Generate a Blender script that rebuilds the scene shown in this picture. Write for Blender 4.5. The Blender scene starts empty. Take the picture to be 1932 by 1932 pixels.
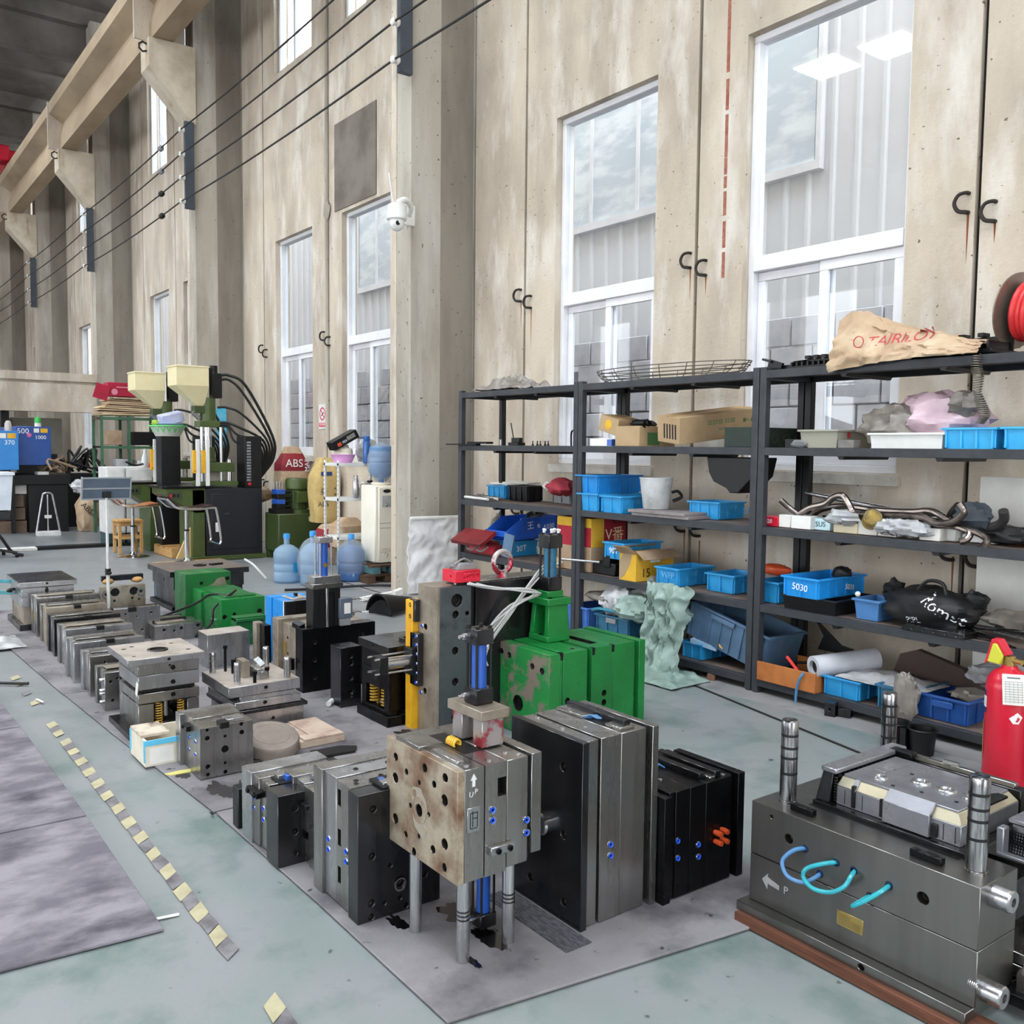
import bpy, bmesh, math, random
from math import sin, cos, pi, radians as rad
from mathutils import Vector, Matrix, geometry, noise
RN = random.Random(11)
SC = bpy.context.scene
COL = SC.collection
# ------------------------------------------------------------------ camera
FPX = 1750.0; EYE = Vector((0, 0, 1.5))
YAW, PIT, ROL = rad(53.4263), rad(3.994), rad(0.5954)
FW = Vector((-sin(YAW)*cos(PIT), cos(YAW)*cos(PIT), -sin(PIT)))
_r = Vector((cos(YAW), sin(YAW), 0)); _u = _r.cross(FW)
RT = cos(ROL)*_r + sin(ROL)*_u; UP = -sin(ROL)*_r + cos(ROL)*_u
cd = bpy.data.cameras.new('camera'); cam = bpy.data.objects.new('camera', cd); COL.objects.link(cam)
cd.sensor_width = 36.0; cd.lens = FPX/1932*36.0; cd.clip_start = .05; cd.clip_end = 300
M = Matrix((RT, UP, -FW)).transposed().to_4x4(); M.translation = EYE; cam.matrix_world = M
SC.camera = cam
# ------------------------------------------------------------------ world: bright overcast sky
W = bpy.data.worlds.new('sky'); SC.world = W; W.use_nodes = True
nt = W.node_tree; bg = nt.nodes['Background']
bg.inputs[0].default_value = (0.90, 0.95, 1.0, 1); bg.inputs[1].default_value = 6.0
# ------------------------------------------------------------------ exposure
vs = SC.view_settings; vs.view_transform = 'Standard'; vs.look = 'None'; vs.gamma = 1.0; vs.use_curve_mapping = False
vs.exposure = 0.22
SC.cycles.use_denoising = True
SC.cycles.max_bounces = 7; SC.cycles.diffuse_bounces = 4; SC.cycles.glossy_bounces = 4
SC.cycles.transparent_max_bounces = 12; SC.cycles.caustics_reflective = False; SC.cycles.caustics_refractive = False
SC.cycles.sample_clamp_indirect = 6.0

def area(name, loc, sx, sy, power, rot=(0, 0, 0), col=(1, 1, 1)):
    l = bpy.data.lights.new(name, 'AREA'); l.shape = 'RECTANGLE'; l.size = sx; l.size_y = sy; l.energy = power; l.color = col
    o = bpy.data.objects.new(name, l); COL.objects.link(o); o.location = loc; o.rotation_euler = rot; return o
# added area lamps boosting the sky at the skylight strips, opposite windows and near gate
for i, x in enumerate((1.8, -4.4, -10.6, -16.8, -23.0)):
    area('skylight_fill', (x, -1.2, 10.9), 2.2, 7.0, 280, col=(.95, .98, 1))
area('window_fill', (-9.0, -13.6, 4.0), 30.0, 4.5, 380, (rad(90), 0, 0), col=(.93, .97, 1))
area('gate_fill', (11.0, 0.0, 3.2), 6.0, 4.5, 130, (rad(90), 0, rad(90)), col=(.95, .98, 1))

# ------------------------------------------------------------------ pixel <-> place helpers (1932 px frame)
def ray(x, y): return FW + RT*((x-966)/FPX) - UP*((y-966)/FPX)
def fl(x, y, z=0.0):
    d = ray(x, y)
    if abs(z-1.5) < .05:            # a shelf at eye height: take the point at its front edge
        p = EYE+d*(4.61/d.y); p.z = z; return p
    return EYE + d*((z-1.5)/d.z)
def wy(x, y, Y):
    d = ray(x, y); return EYE + d*(Y/d.y)
def wx(x, y, X):
    d = ray(x, y); return EYE + d*(X/d.x)
def pr(p):
    d = Vector(p)-EYE; z = d.dot(FW); return (966+FPX*d.dot(RT)/z, 966-FPX*d.dot(UP)/z)
def hz(y, X, Y):
    lo, hi = -1.0, 12.0
    for _ in range(40):
        m = (lo+hi)/2
        if pr((X, Y, m))[1] > y: lo = m
        else: hi = m
    return lo
def spec(xc, yb, yt, xl, xr, z0=0.0):
    """near corner (max X, min Y) standing on height z0 -> X, Y, length along -X, depth along +Y, height"""
    c = fl(xc, yb, z0); ym = (yb+yt)/2
    return c.x, c.y, c.x-wy(xl, ym, c.y).x, wx(xr, ym, c.x).y-c.y, hz(yt, c.x, c.y)-z0

# ------------------------------------------------------------------ materials
def lin(h):
    h = h.lstrip('#'); v = [int(h[i:i+2], 16)/255 for i in (0, 2, 4)]
    return tuple((c/12.92 if c <= .04045 else ((c+.055)/1.055)**2.4) for c in v)+(1.0,)
MATS = {}
def mat(name, c1, c2=None, rough=.5, metal=0.0, scale=6.0, lo=.4, hi=.65, bump=0.0, bscale=40.0, stretch=(1, 1, 1), rvar=0.0, spec=.5, c3=None, s3=2.0, lo3=.55, hi3=.7, st3=(1, 1, 1), detail=6.0, emit=0, pits=None, alpha=None, trans=0.0, coat=0.0):
    if name in MATS: return MATS[name]
    m = bpy.data.materials.new(name); m.use_nodes = True; n = m.node_tree.nodes; L = m.node_tree.links
    p = n['Principled BSDF']; p.inputs['Roughness'].default_value = rough; p.inputs['Metallic'].default_value = metal
    p.inputs['Specular IOR Level'].default_value = spec; p.inputs['Base Color'].default_value = lin(c1)
    if coat: p.inputs['Coat Weight'].default_value = coat; p.inputs['Coat Roughness'].default_value = .15
    if trans: p.inputs['Transmission Weight'].default_value = trans
    if alpha is not None: p.inputs['Alpha'].default_value = alpha
    if emit: p.inputs['Emission Color'].default_value = lin(c1); p.inputs['Emission Strength'].default_value = emit
    if c2 or bump or rvar or c3:
        tc = n.new('ShaderNodeTexCoord')
        def nz(sc, st, det=detail, ro=.6):
            mp = n.new('ShaderNodeMapping'); mp.inputs['Scale'].default_value = st; L.new(tc.outputs['Object'], mp.inputs[0])
            t = n.new('ShaderNodeTexNoise'); t.inputs['Scale'].default_value = sc; t.inputs['Detail'].default_value = det; t.inputs['Roughness'].default_value = ro
            L.new(mp.outputs[0], t.inputs['Vector']); return t
        def ramp(t, a, b):
            r = n.new('ShaderNodeMapRange'); r.inputs['From Min'].default_value = a; r.inputs['From Max'].default_value = b; L.new(t.outputs['Fac'], r.inputs['Value']); return r
        t1 = None
        if c2 or rvar: t1 = nz(scale, stretch)
        if c2:
            r = ramp(t1, lo, hi); mx = n.new('ShaderNodeMix'); mx.data_type = 'RGBA'
            L.new(r.outputs[0], mx.inputs[0]); mx.inputs[6].default_value = lin(c1); mx.inputs[7].default_value = lin(c2); out = mx.outputs[2]
            if c3:
                t3 = nz(s3, st3); r3 = ramp(t3, lo3, hi3); m3 = n.new('ShaderNodeMix'); m3.data_type = 'RGBA'
                L.new(r3.outputs[0], m3.inputs[0]); L.new(out, m3.inputs[6]); m3.inputs[7].default_value = lin(c3); out = m3.outputs[2]
            if pits:
                t4 = nz(pits[1], (1, 1, 1), 2.0, .5); r4 = ramp(t4, pits[2], pits[2]+.05); m4 = n.new('ShaderNodeMix'); m4.data_type = 'RGBA'
                L.new(r4.outputs[0], m4.inputs[0]); L.new(out, m4.inputs[6]); m4.inputs[7].default_value = lin(pits[0]); out = m4.outputs[2]
            L.new(out, p.inputs['Base Color'])
        if rvar:
            rr = n.new('ShaderNodeMapRange'); rr.inputs['From Min'].default_value = .3; rr.inputs['From Max'].default_value = .7
            rr.inputs['To Min'].default_value = max(.05, rough-rvar); rr.inputs['To Max'].default_value = min(1, rough+rvar)
            L.new(t1.outputs['Fac'], rr.inputs['Value']); L.new(rr.outputs[0], p.inputs['Roughness'])
        if bump:
            tb = nz(bscale, (1, 1, 1)); b = n.new('ShaderNodeBump'); b.inputs['Strength'].default_value = bump; b.inputs['Distance'].default_value = .01
            L.new(tb.outputs['Fac'], b.inputs['Height']); L.new(b.outputs[0], p.inputs['Normal'])
    MATS[name] = m; return m
concrete = mat('concrete wall', '#c6b9a8', '#a89c8e', .88, scale=1.9, lo=.40, hi=.68, bump=.5, bscale=26, stretch=(1, 1, .35), c3='#d2cbc1', s3=3.5, lo3=.50, hi3=.68, st3=(1, 1, .3), spec=.25, pits=('#6d655b', 30, .70))
concrete_col = mat('concrete column', '#aea79c', '#8f887e', .85, scale=2.2, lo=.42, hi=.66, bump=.4, bscale=26, stretch=(1, 1, .25), c3='#c2beb7', s3=2.4, lo3=.5, hi3=.7, st3=(1, 1, .14), spec=.25, pits=('#665f56', 24, .69))
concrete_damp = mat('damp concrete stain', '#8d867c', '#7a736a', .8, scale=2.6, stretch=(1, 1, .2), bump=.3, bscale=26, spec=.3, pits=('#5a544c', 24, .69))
concrete_beam = mat('concrete beam', '#a8957d', '#877562', .85, scale=1.2, lo=.4, hi=.7, bump=.25, bscale=15, stretch=(.4, 1, 1), spec=.2)
concrete_dark = mat('dark roof slab', '#7a7570', '#57524c', .9, scale=.8, lo=.35, hi=.65, bump=.2, bscale=9, spec=.2)
cement_patch = mat('grey cement patch', '#7f7770', '#6a625b', .85, scale=2.5, bump=.3, bscale=30, spec=.2)
joint = mat('dark joint', '#1c1a18', rough=.9)
floor_m = mat('teal floor paint', '#858f8e', '#8f9194', .42, scale=1.9, lo=.38, hi=.62, bump=.08, bscale=55, rvar=.12, c3='#59706c', s3=3.0, lo3=.50, hi3=.76, pits=('#4c5553', 16, .72), spec=.45)
floor_dark = mat('dark grey floor paint', '#6c6f72', '#85878a', .4, scale=1.2, rvar=.1, stretch=(.4, 1, 1))
_fn = floor_m.node_tree; _mx = [l.from_socket for l in _fn.links if l.to_socket.name == 'Base Color'][0]; _p = _fn.nodes['Principled BSDF']
_tc = _fn.nodes.new('ShaderNodeTexCoord'); _sx = _fn.nodes.new('ShaderNodeSeparateXYZ'); _mr = _fn.nodes.new('ShaderNodeMapRange'); _nz = _fn.nodes.new('ShaderNodeTexNoise'); _ad = _fn.nodes.new('ShaderNodeMath'); _m5 = _fn.nodes.new('ShaderNodeMix'); _m5.data_type = 'RGBA'
_fn.links.new(_tc.outputs['Object'], _sx.inputs[0]); _fn.links.new(_tc.outputs['Object'], _nz.inputs['Vector']); _nz.inputs['Scale'].default_value = .9; _nz.inputs['Detail'].default_value = 5
_ad.operation = 'MULTIPLY_ADD'; _ad.inputs[1].default_value = 3.5; _fn.links.new(_nz.outputs['Fac'], _ad.inputs[0]); _fn.links.new(_sx.outputs['X'], _ad.inputs[2])
_mr.inputs['From Min'].default_value = -1.4; _mr.inputs['From Max'].default_value = -5.2; _mr.inputs['To Max'].default_value = .85; _fn.links.new(_ad.outputs[0], _mr.inputs['Value'])
_fn.links.new(_mr.outputs[0], _m5.inputs[0]); _fn.links.new(_mx, _m5.inputs[6]); _m5.inputs[7].default_value = lin('#87898c'); _fn.links.new(_m5.outputs[2], _p.inputs['Base Color'])   # grey dust lies thicker towards the far end
mat_m = mat('grey rubber mat', '#767377', '#8f8b8f', .7, scale=2.4, lo=.36, hi=.66, bump=.18, bscale=60, stretch=(1, .6, 1), c3='#46434a', s3=3.2, lo3=.50, hi3=.74, pits=('#3b3840', 20, .70), spec=.3)
mat_d = mat('dark rubber mat', '#6a6670', '#918c93', .7, scale=6, lo=.38, hi=.60, bump=.2, bscale=45, stretch=(1.0, .6, 1), c3='#3f3b45', s3=5.0, lo3=.50, hi3=.74, st3=(1.0, .5, 1), spec=.3)
bore = mat('oily shaded bore wall', '#353230', '#4a4643', .35, metal=.7, scale=30)  # oily wall tone with the shade of the hole's depth painted in
hole_shade = mat('shade black hole bottom', '#101012', '#1a1a1c', .4, metal=.4, scale=30)  # near-black hole bottoms, bolt heads included, painted to carry the deep shade
oil = mat('black oil', '#0b0b0d', rough=.18, spec=.6)
steel = mat('ground steel', '#aeacaa', '#8b8986', .27, metal=.95, scale=3.5, stretch=(3, 3, .14), lo=.32, hi=.68, rvar=.03)
steel_m = mat('grey oiled steel', '#8a8885', '#716f6c', .3, metal=.93, scale=3, stretch=(2, 2, .14), lo=.3, hi=.7, rvar=.03)
steel_b = mat('bright machined steel', '#bcbdc0', '#9fa0a4', .27, metal=.9, scale=5, stretch=(2, 2, .25), rvar=.03)
steel_d = mat('dark oiled steel', '#505053', '#2f2f32', .25, metal=.9, scale=3, stretch=(2, 2, .3), rvar=.1)
steel_k = mat('blackened steel', '#242427', '#151517', .30, metal=.8, scale=4, stretch=(2, 2, .4), rvar=.1)
steel_w = mat('dusty warm steel', '#a79d8f', '#7d7264', .46, metal=.6, scale=5, rvar=.1, bump=.05, c3='#5b5148', s3=9, lo3=.55, hi3=.75)
steel_t = mat('dusty top steel', '#b9afa6', '#9f958b', .6, metal=.25, scale=5, rvar=.1, c3='#7b6c61', s3=7, lo3=.58, hi3=.75)
rusty = mat('stained plate', '#b5aa98', '#a3937e', .5, metal=.45, scale=7, lo=.42, hi=.6, c3='#72543f', s3=7.5, lo3=.44, hi3=.64, rvar=.1)
chrome = mat('chrome', '#d5d6d8', rough=.14, metal=1.0)
chrome_s = mat('satin steel rod', '#c9c9cc', '#a9a9ad', .25, metal=.95, scale=8, stretch=(3, 3, .3), rvar=.08)
black_m = mat('black metal', '#0b0b0d', '#121214', .45, scale=9, spec=.35)
black_p = mat('black plastic', '#0c0c0e', '#131315', .42, scale=14, spec=.35)
rubber = mat('black rubber', '#0e0e10', rough=.5)
rack_m = mat('charcoal rack paint', '#383b40', '#303338', .5, scale=9, rvar=.08, spec=.35)
rack_u = mat('brown shelf board', '#6b5c53', '#554842', .8, scale=9)
green = mat('mould green paint', '#1b7c39', '#166a30', .34, scale=4, rvar=.12, spec=.5, bump=.05, bscale=25)
green_w = mat('worn green paint', '#1b7c39', '#277341', .45, scale=6, lo=.45, hi=.6, c3='#776b60', s3=5.5, lo3=.49, hi3=.55, bump=.12, bscale=22)
green_d = mat('dusty green paint', '#176a30', '#114f24', .42, scale=3, rvar=.1, c3='#7ba184', s3=5, lo3=.56, hi3=.8)
olive = mat('olive machine paint', '#4a5a2c', '#414f27', .4, scale=3, spec=.45)
olive_d = mat('dark olive tank paint', '#3a4a26', '#33411f', .42, scale=2)
cream = mat('cream hopper paint', '#e6dcb4', '#dccfa2', .45, scale=2.5)
yellow = mat('yellow paint', '#e8b322', '#d49a17', .5, scale=7, c3='#7a5a1c', s3=11, lo3=.64, hi3=.7)
bluep = mat('blue crate plastic', '#1b86cf', '#1577bd', .4, scale=5, spec=.45, bump=.04)
bluel = mat('light blue crate plastic', '#2f9bd8', '#2389c6', .42, scale=6, bump=.04, c3='#5fb4dc', s3=9, lo3=.6, hi3=.8)
blueg = mat('grey blue crate plastic', '#5a7796', '#4b6682', .45, scale=6)
bluev = mat('violet blue crate plastic', '#4a7bc8', '#3c69b3', .42, scale=6)
blued = mat('dark blue crate plastic', '#1d4c93', '#173f7d', .4, scale=6)
teal = mat('teal crate plastic', '#2b6a8c', '#1f526e', .45, scale=6, c3='#16323f', s3=8, lo3=.55, hi3=.75)
bluey = mat('royal blue bin plastic', '#2463d6', '#1f57bf', .38, scale=5)
bluecyl = mat('blue cylinder tube', '#1f57b5', '#1a4aa0', .3, scale=5, coat=.4)
bluecyl2 = mat('faded blue cylinder tube', '#2e7397', '#24607f', .45, scale=14, c3='#1d4a63', s3=18, lo3=.5, hi3=.7)
bluefit = mat('blue fitting', '#1f55d8', rough=.35)
bluemold = mat('sky blue mould paint', '#2492e0', '#1c7fd0', .4, scale=2)
bluemach = mat('deep blue machine paint', '#23509a', '#1c458c', .4, scale=2)
bluemach2 = mat('bright blue machine paint', '#2e86d0', '#2679c2', .35, scale=2)
red = mat('red paint', '#c9112f', '#b30d29', .35, scale=3, coat=.3)
redb = mat('red plastic', '#d81f3c', '#c01730', .4, scale=6)
redd = mat('dark red metal', '#7d1b20', '#641418', .45, scale=6)
redtube = mat('red hose', '#e0393b', '#c92f31', .4, scale=9)
orange = mat('orange plastic', '#d4552c', rough=.4)
white = mat('white plastic', '#e4e4e2', '#d6d6d3', .4, scale=4)
whitef = mat('white window frame', '#e6e6ea', '#d9d9dd', .4, scale=3)
whitem = mat('white powder coat', '#dcdcda', '#c9c9c8', .5, scale=6)
ivory = mat('ivory dispenser plastic', '#efe9dc', '#e4ddcd', .4, scale=2)
greyp = mat('grey plastic', '#8b8d8f', '#7b7d80', .45, scale=7)
greyl = mat('light grey plastic', '#b9bbba', '#a9aba9', .45, scale=7, c3='#7f817e', s3=9, lo3=.58, hi3=.75)
card = mat('brown cardboard', '#b59b7a', '#a68c6b', .85, scale=5, spec=.2)
cardd = mat('dirty cardboard', '#ab937b', '#957d66', .88, scale=7, spec=.2)
cardy = mat('yellow printed carton', '#e0b13c', '#d2a32f', .7, scale=8, spec=.3)
cardr = mat('red printed carton', '#a8293a', '#932131', .7, scale=5, spec=.3)
paper = mat('white paper', '#e9e8e3', '#dddbd5', .85, scale=8, spec=.2)
kraft = mat('kraft paper bag', '#bfa589', '#ad9378', .85, scale=7, spec=.2, bump=.3, bscale=14, c3='#cdb99e', s3=5, lo3=.5, hi3=.7)
kraftl = mat('pale woven sack', '#c9b078', '#b79d65', .8, scale=8, spec=.2, bump=.3, bscale=16)
wood = mat('pale wood', '#c9a06a', '#b58a55', .7, scale=6, stretch=(1, 6, 6), spec=.3)
woodr = mat('reddish beam wood', '#6a4536', '#4a3025', .8, scale=5, stretch=(.6, 8, 14), spec=.2, bump=.3, bscale=30)
woodd = mat('dark pallet wood', '#5f4a3c', '#45352b', .85, scale=6, spec=.2)
woodo = mat('orange brown plywood', '#b9743f', '#9f5e30', .75, scale=6, spec=.25)
tealwood = mat('teal painted wood', '#4c7277', '#3c5c61', .7, scale=6)
plastic_sheet = mat('cloudy plastic sheet', '#c2c3c6', '#a2a3a7', .22, scale=6, spec=.6, bump=.4, bscale=18)
grey_sheet = mat('grey plastic sheet', '#8d857e', '#6b645e', .3, scale=7, spec=.6, bump=.4, bscale=20)
pink_sheet = mat('pink plastic bag', '#d5b9c4', '#bda2ae', .25, scale=6, spec=.6, bump=.4, bscale=18)
weave = mat('pale green woven bag', '#98ada5', '#778c84', .55, scale=6, spec=.4, bump=.35, bscale=20)
weave_d = mat('dark green cloth', '#34463f', '#26342e', .7, scale=6)
whitefoil = mat('white crumpled wrap', '#eeeef0', '#dcdcdf', .45, scale=5, spec=.5, bump=.5, bscale=14)
cloth_r = mat('red cloth', '#b23b4a', '#94303d', .8, scale=8)
nylon = mat('black nylon', '#1d1d20', '#151517', .5, scale=10, bump=.15, bscale=30)
pinkp = mat('pink basin plastic', '#d79bd0', rough=.35)
ink_w = mat('white ink', '#eceff2', rough=.6); ink_k = mat('black ink', '#151517', rough=.6)
ink_r = mat('red ink', '#b9484a', rough=.7); ink_g = mat('green ink', '#4d7a4a', rough=.7)
brass = mat('brass plate', '#b39b5c', '#a08849', .35, metal=.7, scale=9)
spring_y = mat('yellow spring', '#e3b53a', rough=.4)
cyan = mat('cyan hose', '#35b0bd', '#2a9aa8', .3, scale=9, coat=.3)
hoseb = mat('blue hose', '#4a7fb0', rough=.35)
metalsheet = mat('white corrugated sheet', '#dcdde1', '#d3d5da', .5, scale=.7, spec=.4)
blockm = mat('grey concrete block', '#bcbdc4', '#a9aab2', .9, scale=4, bump=.3, bscale=25, spec=.2)
outglass = mat('building window glass', '#c2ccd6', '#dfe5ea', .22, scale=1.5, lo=.45, hi=.6, spec=.7, stretch=(1, 1, 3))  # reflected sky painted in as pale bluish streaks
tapey = mat('worn yellow tape', '#bdb596', '#aaa184', .7, scale=12, spec=.3)
tapek = mat('worn dark tape', '#89868a', '#5d5a5e', .7, scale=8, spec=.3)
rust = mat('rust run', '#7d4a2a', '#a3744d', .9, scale=9, spec=.2, stretch=(1, 1, .3))
gauze = mat('pale tan terracotta', '#c6b5a6', '#b39a8b', .85, scale=6, spec=.2, c3='#8d7568', s3=7)
stone = mat('grey grinding stone', '#8e847c', '#7a7169', .8, scale=5, spec=.2, bump=.3, bscale=25, stretch=(1, 1, 3))
# thin window glass: mostly clear, mirror-like at glancing angles
def glass_mat(name, tint, refl):
    m = bpy.data.materials.new(name); m.use_nodes = True; n = m.node_tree.nodes; L = m.node_tree.links; n.remove(n['Principled BSDF'])
    t = n.new('ShaderNodeBsdfTransparent'); t.inputs[0].default_value = tint
    g = n.new('ShaderNodeBsdfGlossy'); g.inputs['Roughness'].default_value = .02
    f = n.new('ShaderNodeLayerWeight'); f.inputs['Blend'].default_value = .5; pw = n.new('ShaderNodeMath'); pw.operation = 'POWER'; pw.inputs[1].default_value = 5.0; L.new(f.outputs['Facing'], pw.inputs[0]); ad = n.new('ShaderNodeMath'); ad.operation = 'MULTIPLY_ADD'; ad.inputs[1].default_value = .95; ad.inputs[2].default_value = .035; L.new(pw.outputs[0], ad.inputs[0])
    mu = n.new('ShaderNodeMath'); mu.operation = 'MULTIPLY'; mu.inputs[1].default_value = refl; L.new(ad.outputs[0], mu.inputs[0])
    mx = n.new('ShaderNodeMixShader'); L.new(mu.outputs[0], mx.inputs[0]); L.new(t.outputs[0], mx.inputs[1]); L.new(g.outputs[0], mx.inputs[2])
    L.new(mx.outputs[0], n['Material Output'].inputs[0]); return m
glass = glass_mat('window glass', (.95, .97, .98, 1), 1.0)
def plastic_clear(name, c, a, rough=.15):
    m = bpy.data.materials.new(name); m.use_nodes = True; n = m.node_tree.nodes; L = m.node_tree.links; p = n['Principled BSDF']
    p.inputs['Base Color'].default_value = lin(c); p.inputs['Roughness'].default_value = rough
    t = n.new('ShaderNodeBsdfTransparent'); t.inputs[0].default_value = lin(c)
    mx = n.new('ShaderNodeMixShader'); mx.inputs[0].default_value = a
    L.new(t.outputs[0], mx.inputs[1]); L.new(p.outputs[0], mx.inputs[2]); L.new(mx.outputs[0], n['Material Output'].inputs[0]); return m
bottle_l = plastic_clear('light blue clear plastic', '#b3d0e8', .45)
bottle_d = plastic_clear('deep blue clear plastic', '#4d77b0', .7)
bottle_m = plastic_clear('mid blue clear plastic', '#7fa6d2', .6)
film = plastic_clear('wrinkled clear film', '#e2edf5', .22, .15)
bin_clear = plastic_clear('cloudy clear bin plastic', '#b5b3a4', .72, .3)
jar_clear = plastic_clear('jar glass', '#c9cbc8', .35, .08)

# ------------------------------------------------------------------ geometry builder
class G:
    def __init__(s): s.v = []; s.f = []; s.m = []; s.mi = 0
    def add(s, vs, fs):
        b = len(s.v); s.v += [tuple(p) for p in vs]
        for q in fs: s.f.append(tuple(b+i for i in q)); s.m.append(s.mi)
        return s
    def box(s, x0, x1, y0, y1, z0, z1, holes=None):
        A = (x0, y0, z0); B = (x1, y1, z1)
        vs = [(x0, y0, z0), (x1, y0, z0), (x1, y1, z0), (x0, y1, z0), (x0, y0, z1), (x1, y0, z1), (x1, y1, z1), (x0, y1, z1)]
        F = {'-z': (0, 3, 2, 1), '+z': (4, 5, 6, 7), '-y': (0, 1, 5, 4), '+x': (1, 2, 6, 5), '+y': (2, 3, 7, 6), '-x': (3, 0, 4, 7)}
        if not holes: return s.add(vs, F.values())
        key = {}; V = []; FS = []; FL = []; WL = []
        def vi(p):
            k = (round(p[0], 6), round(p[1], 6), round(p[2], 6))
            if k not in key: key[k] = len(V); V.append(p)
            return key[k]
        for nm, q in F.items():
            hs = holes.get(nm)
            if not hs: FS.append(tuple(vi(vs[i]) for i in q)); continue
            ax = 'xyz'.index(nm[1]); sg = 1 if nm[0] == '+' else -1; pl = (B if sg > 0 else A)[ax]
            ia, ib = [i for i in range(3) if i != ax]
            def P(a, b, d=0):
                p = [0, 0, 0]; p[ax] = pl-sg*d; p[ia] = a; p[ib] = b; return tuple(p)
            a0, a1, b0, b1 = A[ia], B[ia], A[ib], B[ib]
            polys = [[Vector((a0, b0, 0)), Vector((a1, b0, 0)), Vector((a1, b1, 0)), Vector((a0, b1, 0))]]; dep = []; good = []
            for h in hs:
                a, b, r, d = h; d = min(d, B[ax]-A[ax]-.001)
                if isinstance(r, tuple):
                    w, t = r[0]/2, r[1]/2; lp = [(a-w, b-t), (a+w, b-t), (a+w, b+t), (a-w, b+t)]; mx = max(w, 1e-9); ok = a-w > a0 and a+w < a1 and b-t > b0 and b+t < b1
                else:
                    k = 20 if r > .02 else 12; lp = [(a+r*cos(2*pi*i/k), b+r*sin(2*pi*i/k)) for i in range(k)]; ok = a-r > a0 and a+r < a1 and b-r > b0 and b+r < b1
                if not ok: continue
                polys.append([Vector((u, w_, 0)) for u, w_ in lp]); dep.append(d); good.append(h)
            flat = []; eds = []
            for pl_ in polys:
                b_ = len(flat); k = len(pl_); flat += [Vector((p.x, p.y)) for p in pl_]; eds += [(b_+i, b_+(i+1) % k) for i in range(k)]
            vo, _e, fo, _a, _b, _c = geometry.delaunay_2d_cdt(flat, eds, [], 0, 1e-7)
            for t in fo:
                c = (vo[t[0]]+vo[t[1]]+vo[t[2]])/3; inside = False
                for h in hs:
                    if isinstance(h[2], tuple): inside = abs(c.x-h[0]) < h[2][0]/2 and abs(c.y-h[1]) < h[2][1]/2 and (h in good)
                    else: inside = (c.x-h[0])**2+(c.y-h[1])**2 < h[2]**2*.985 and (h in good)
                    if inside: break
                if not inside: FS.append(tuple(vi(P(vo[i].x, vo[i].y)) for i in t))
            for lp, d in zip(polys[1:], dep):
                k = len(lp); o = [vi(P(p.x, p.y)) for p in lp]; i_ = [vi(P(p.x, p.y, d)) for p in lp]
                for j in range(k): WL.append(len(FS)); FS.append((o[j], o[(j+1) % k], i_[(j+1) % k], i_[j]))
                FL.append(len(FS))
                FS.append(tuple(i_))
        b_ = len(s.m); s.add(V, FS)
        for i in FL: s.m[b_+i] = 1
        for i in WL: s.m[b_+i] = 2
        return s
    def rbox(s, c, size, rot):
        M_ = rot if isinstance(rot, Matrix) else Matrix.Rotation(rot[2], 3, 'Z') @ Matrix.Rotation(rot[1], 3, 'Y') @ Matrix.Rotation(rot[0], 3, 'X')
        h = [q/2 for q in size]; vs = [Vector(c)+M_ @ Vector((a*h[0], b*h[1], d*h[2])) for d in (-1, 1) for a, b in ((-1, -1), (1, -1), (1, 1), (-1, 1))]
        return s.add(vs, [(0, 3, 2, 1), (4, 5, 6, 7), (0, 1, 5, 4), (1, 2, 6, 5), (2, 3, 7, 6), (3, 0, 4, 7)])
    def cyl(s, p0, p1, r0, r1=None, seg=14, cap=True):
        r1 = r0 if r1 is None else r1; p0 = Vector(p0); p1 = Vector(p1); d = (p1-p0).normalized()
        a = d.orthogonal().normalized(); b = d.cross(a); vs = []
        for p, r in ((p0, r0), (p1, r1)): vs += [p+a*r*cos(2*pi*i/seg)+b*r*sin(2*pi*i/seg) for i in range(seg)]
        fs = [(i, (i+1) % seg, seg+(i+1) % seg, seg+i) for i in range(seg)]
        if cap: fs += [tuple(range(seg))[::-1], tuple(range(seg, 2*seg))]
        return s.add(vs, fs)
    def tube(s, pts, r, seg=8, closed=False, sub=0):
        P = [Vector(p) for p in pts]
        if sub:
            Q = []; n = len(P)
            for i in range(n if closed else n-1):
                p0, p1, p2, p3 = (P[(i-1) % n], P[i], P[(i+1) % n], P[(i+2) % n]) if closed else (P[max(0, i-1)], P[i], P[i+1], P[min(n-1, i+2)])
                for k in range(sub):
                    t = k/sub; Q.append(.5*((2*p1)+(-p0+p2)*t+(2*p0-5*p1+4*p2-p3)*t*t+(-p0+3*p1-3*p2+p3)*t**3))
            if not closed: Q.append(P[-1])
            P = Q
        n = len(P); vs = []; a = None
        for i in range(n):
            d = (P[(i+1) % n]-P[i-1]) if closed else (P[min(n-1, i+1)]-P[max(0, i-1)]); d.normalize()
            if a is None: a = d.orthogonal()
            a = (a-d*a.dot(d)); a = a.normalized() if a.length > 1e-6 else d.orthogonal().normalized(); b = d.cross(a)
            rr = r(i/(n-1)) if callable(r) else r
            vs += [P[i]+a*rr*cos(2*pi*j/seg)+b*rr*sin(2*pi*j/seg) for j in range(seg)]
        fs = [(i*seg+j, i*seg+(j+1) % seg, ((i+1) % n)*seg+(j+1) % seg, ((i+1) % n)*seg+j) for i in range(n if closed else n-1) for j in range(seg)]
        if not closed: fs += [tuple(range(seg))[::-1], tuple(range((n-1)*seg, n*seg))]
        return s.add(vs, fs)
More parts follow.
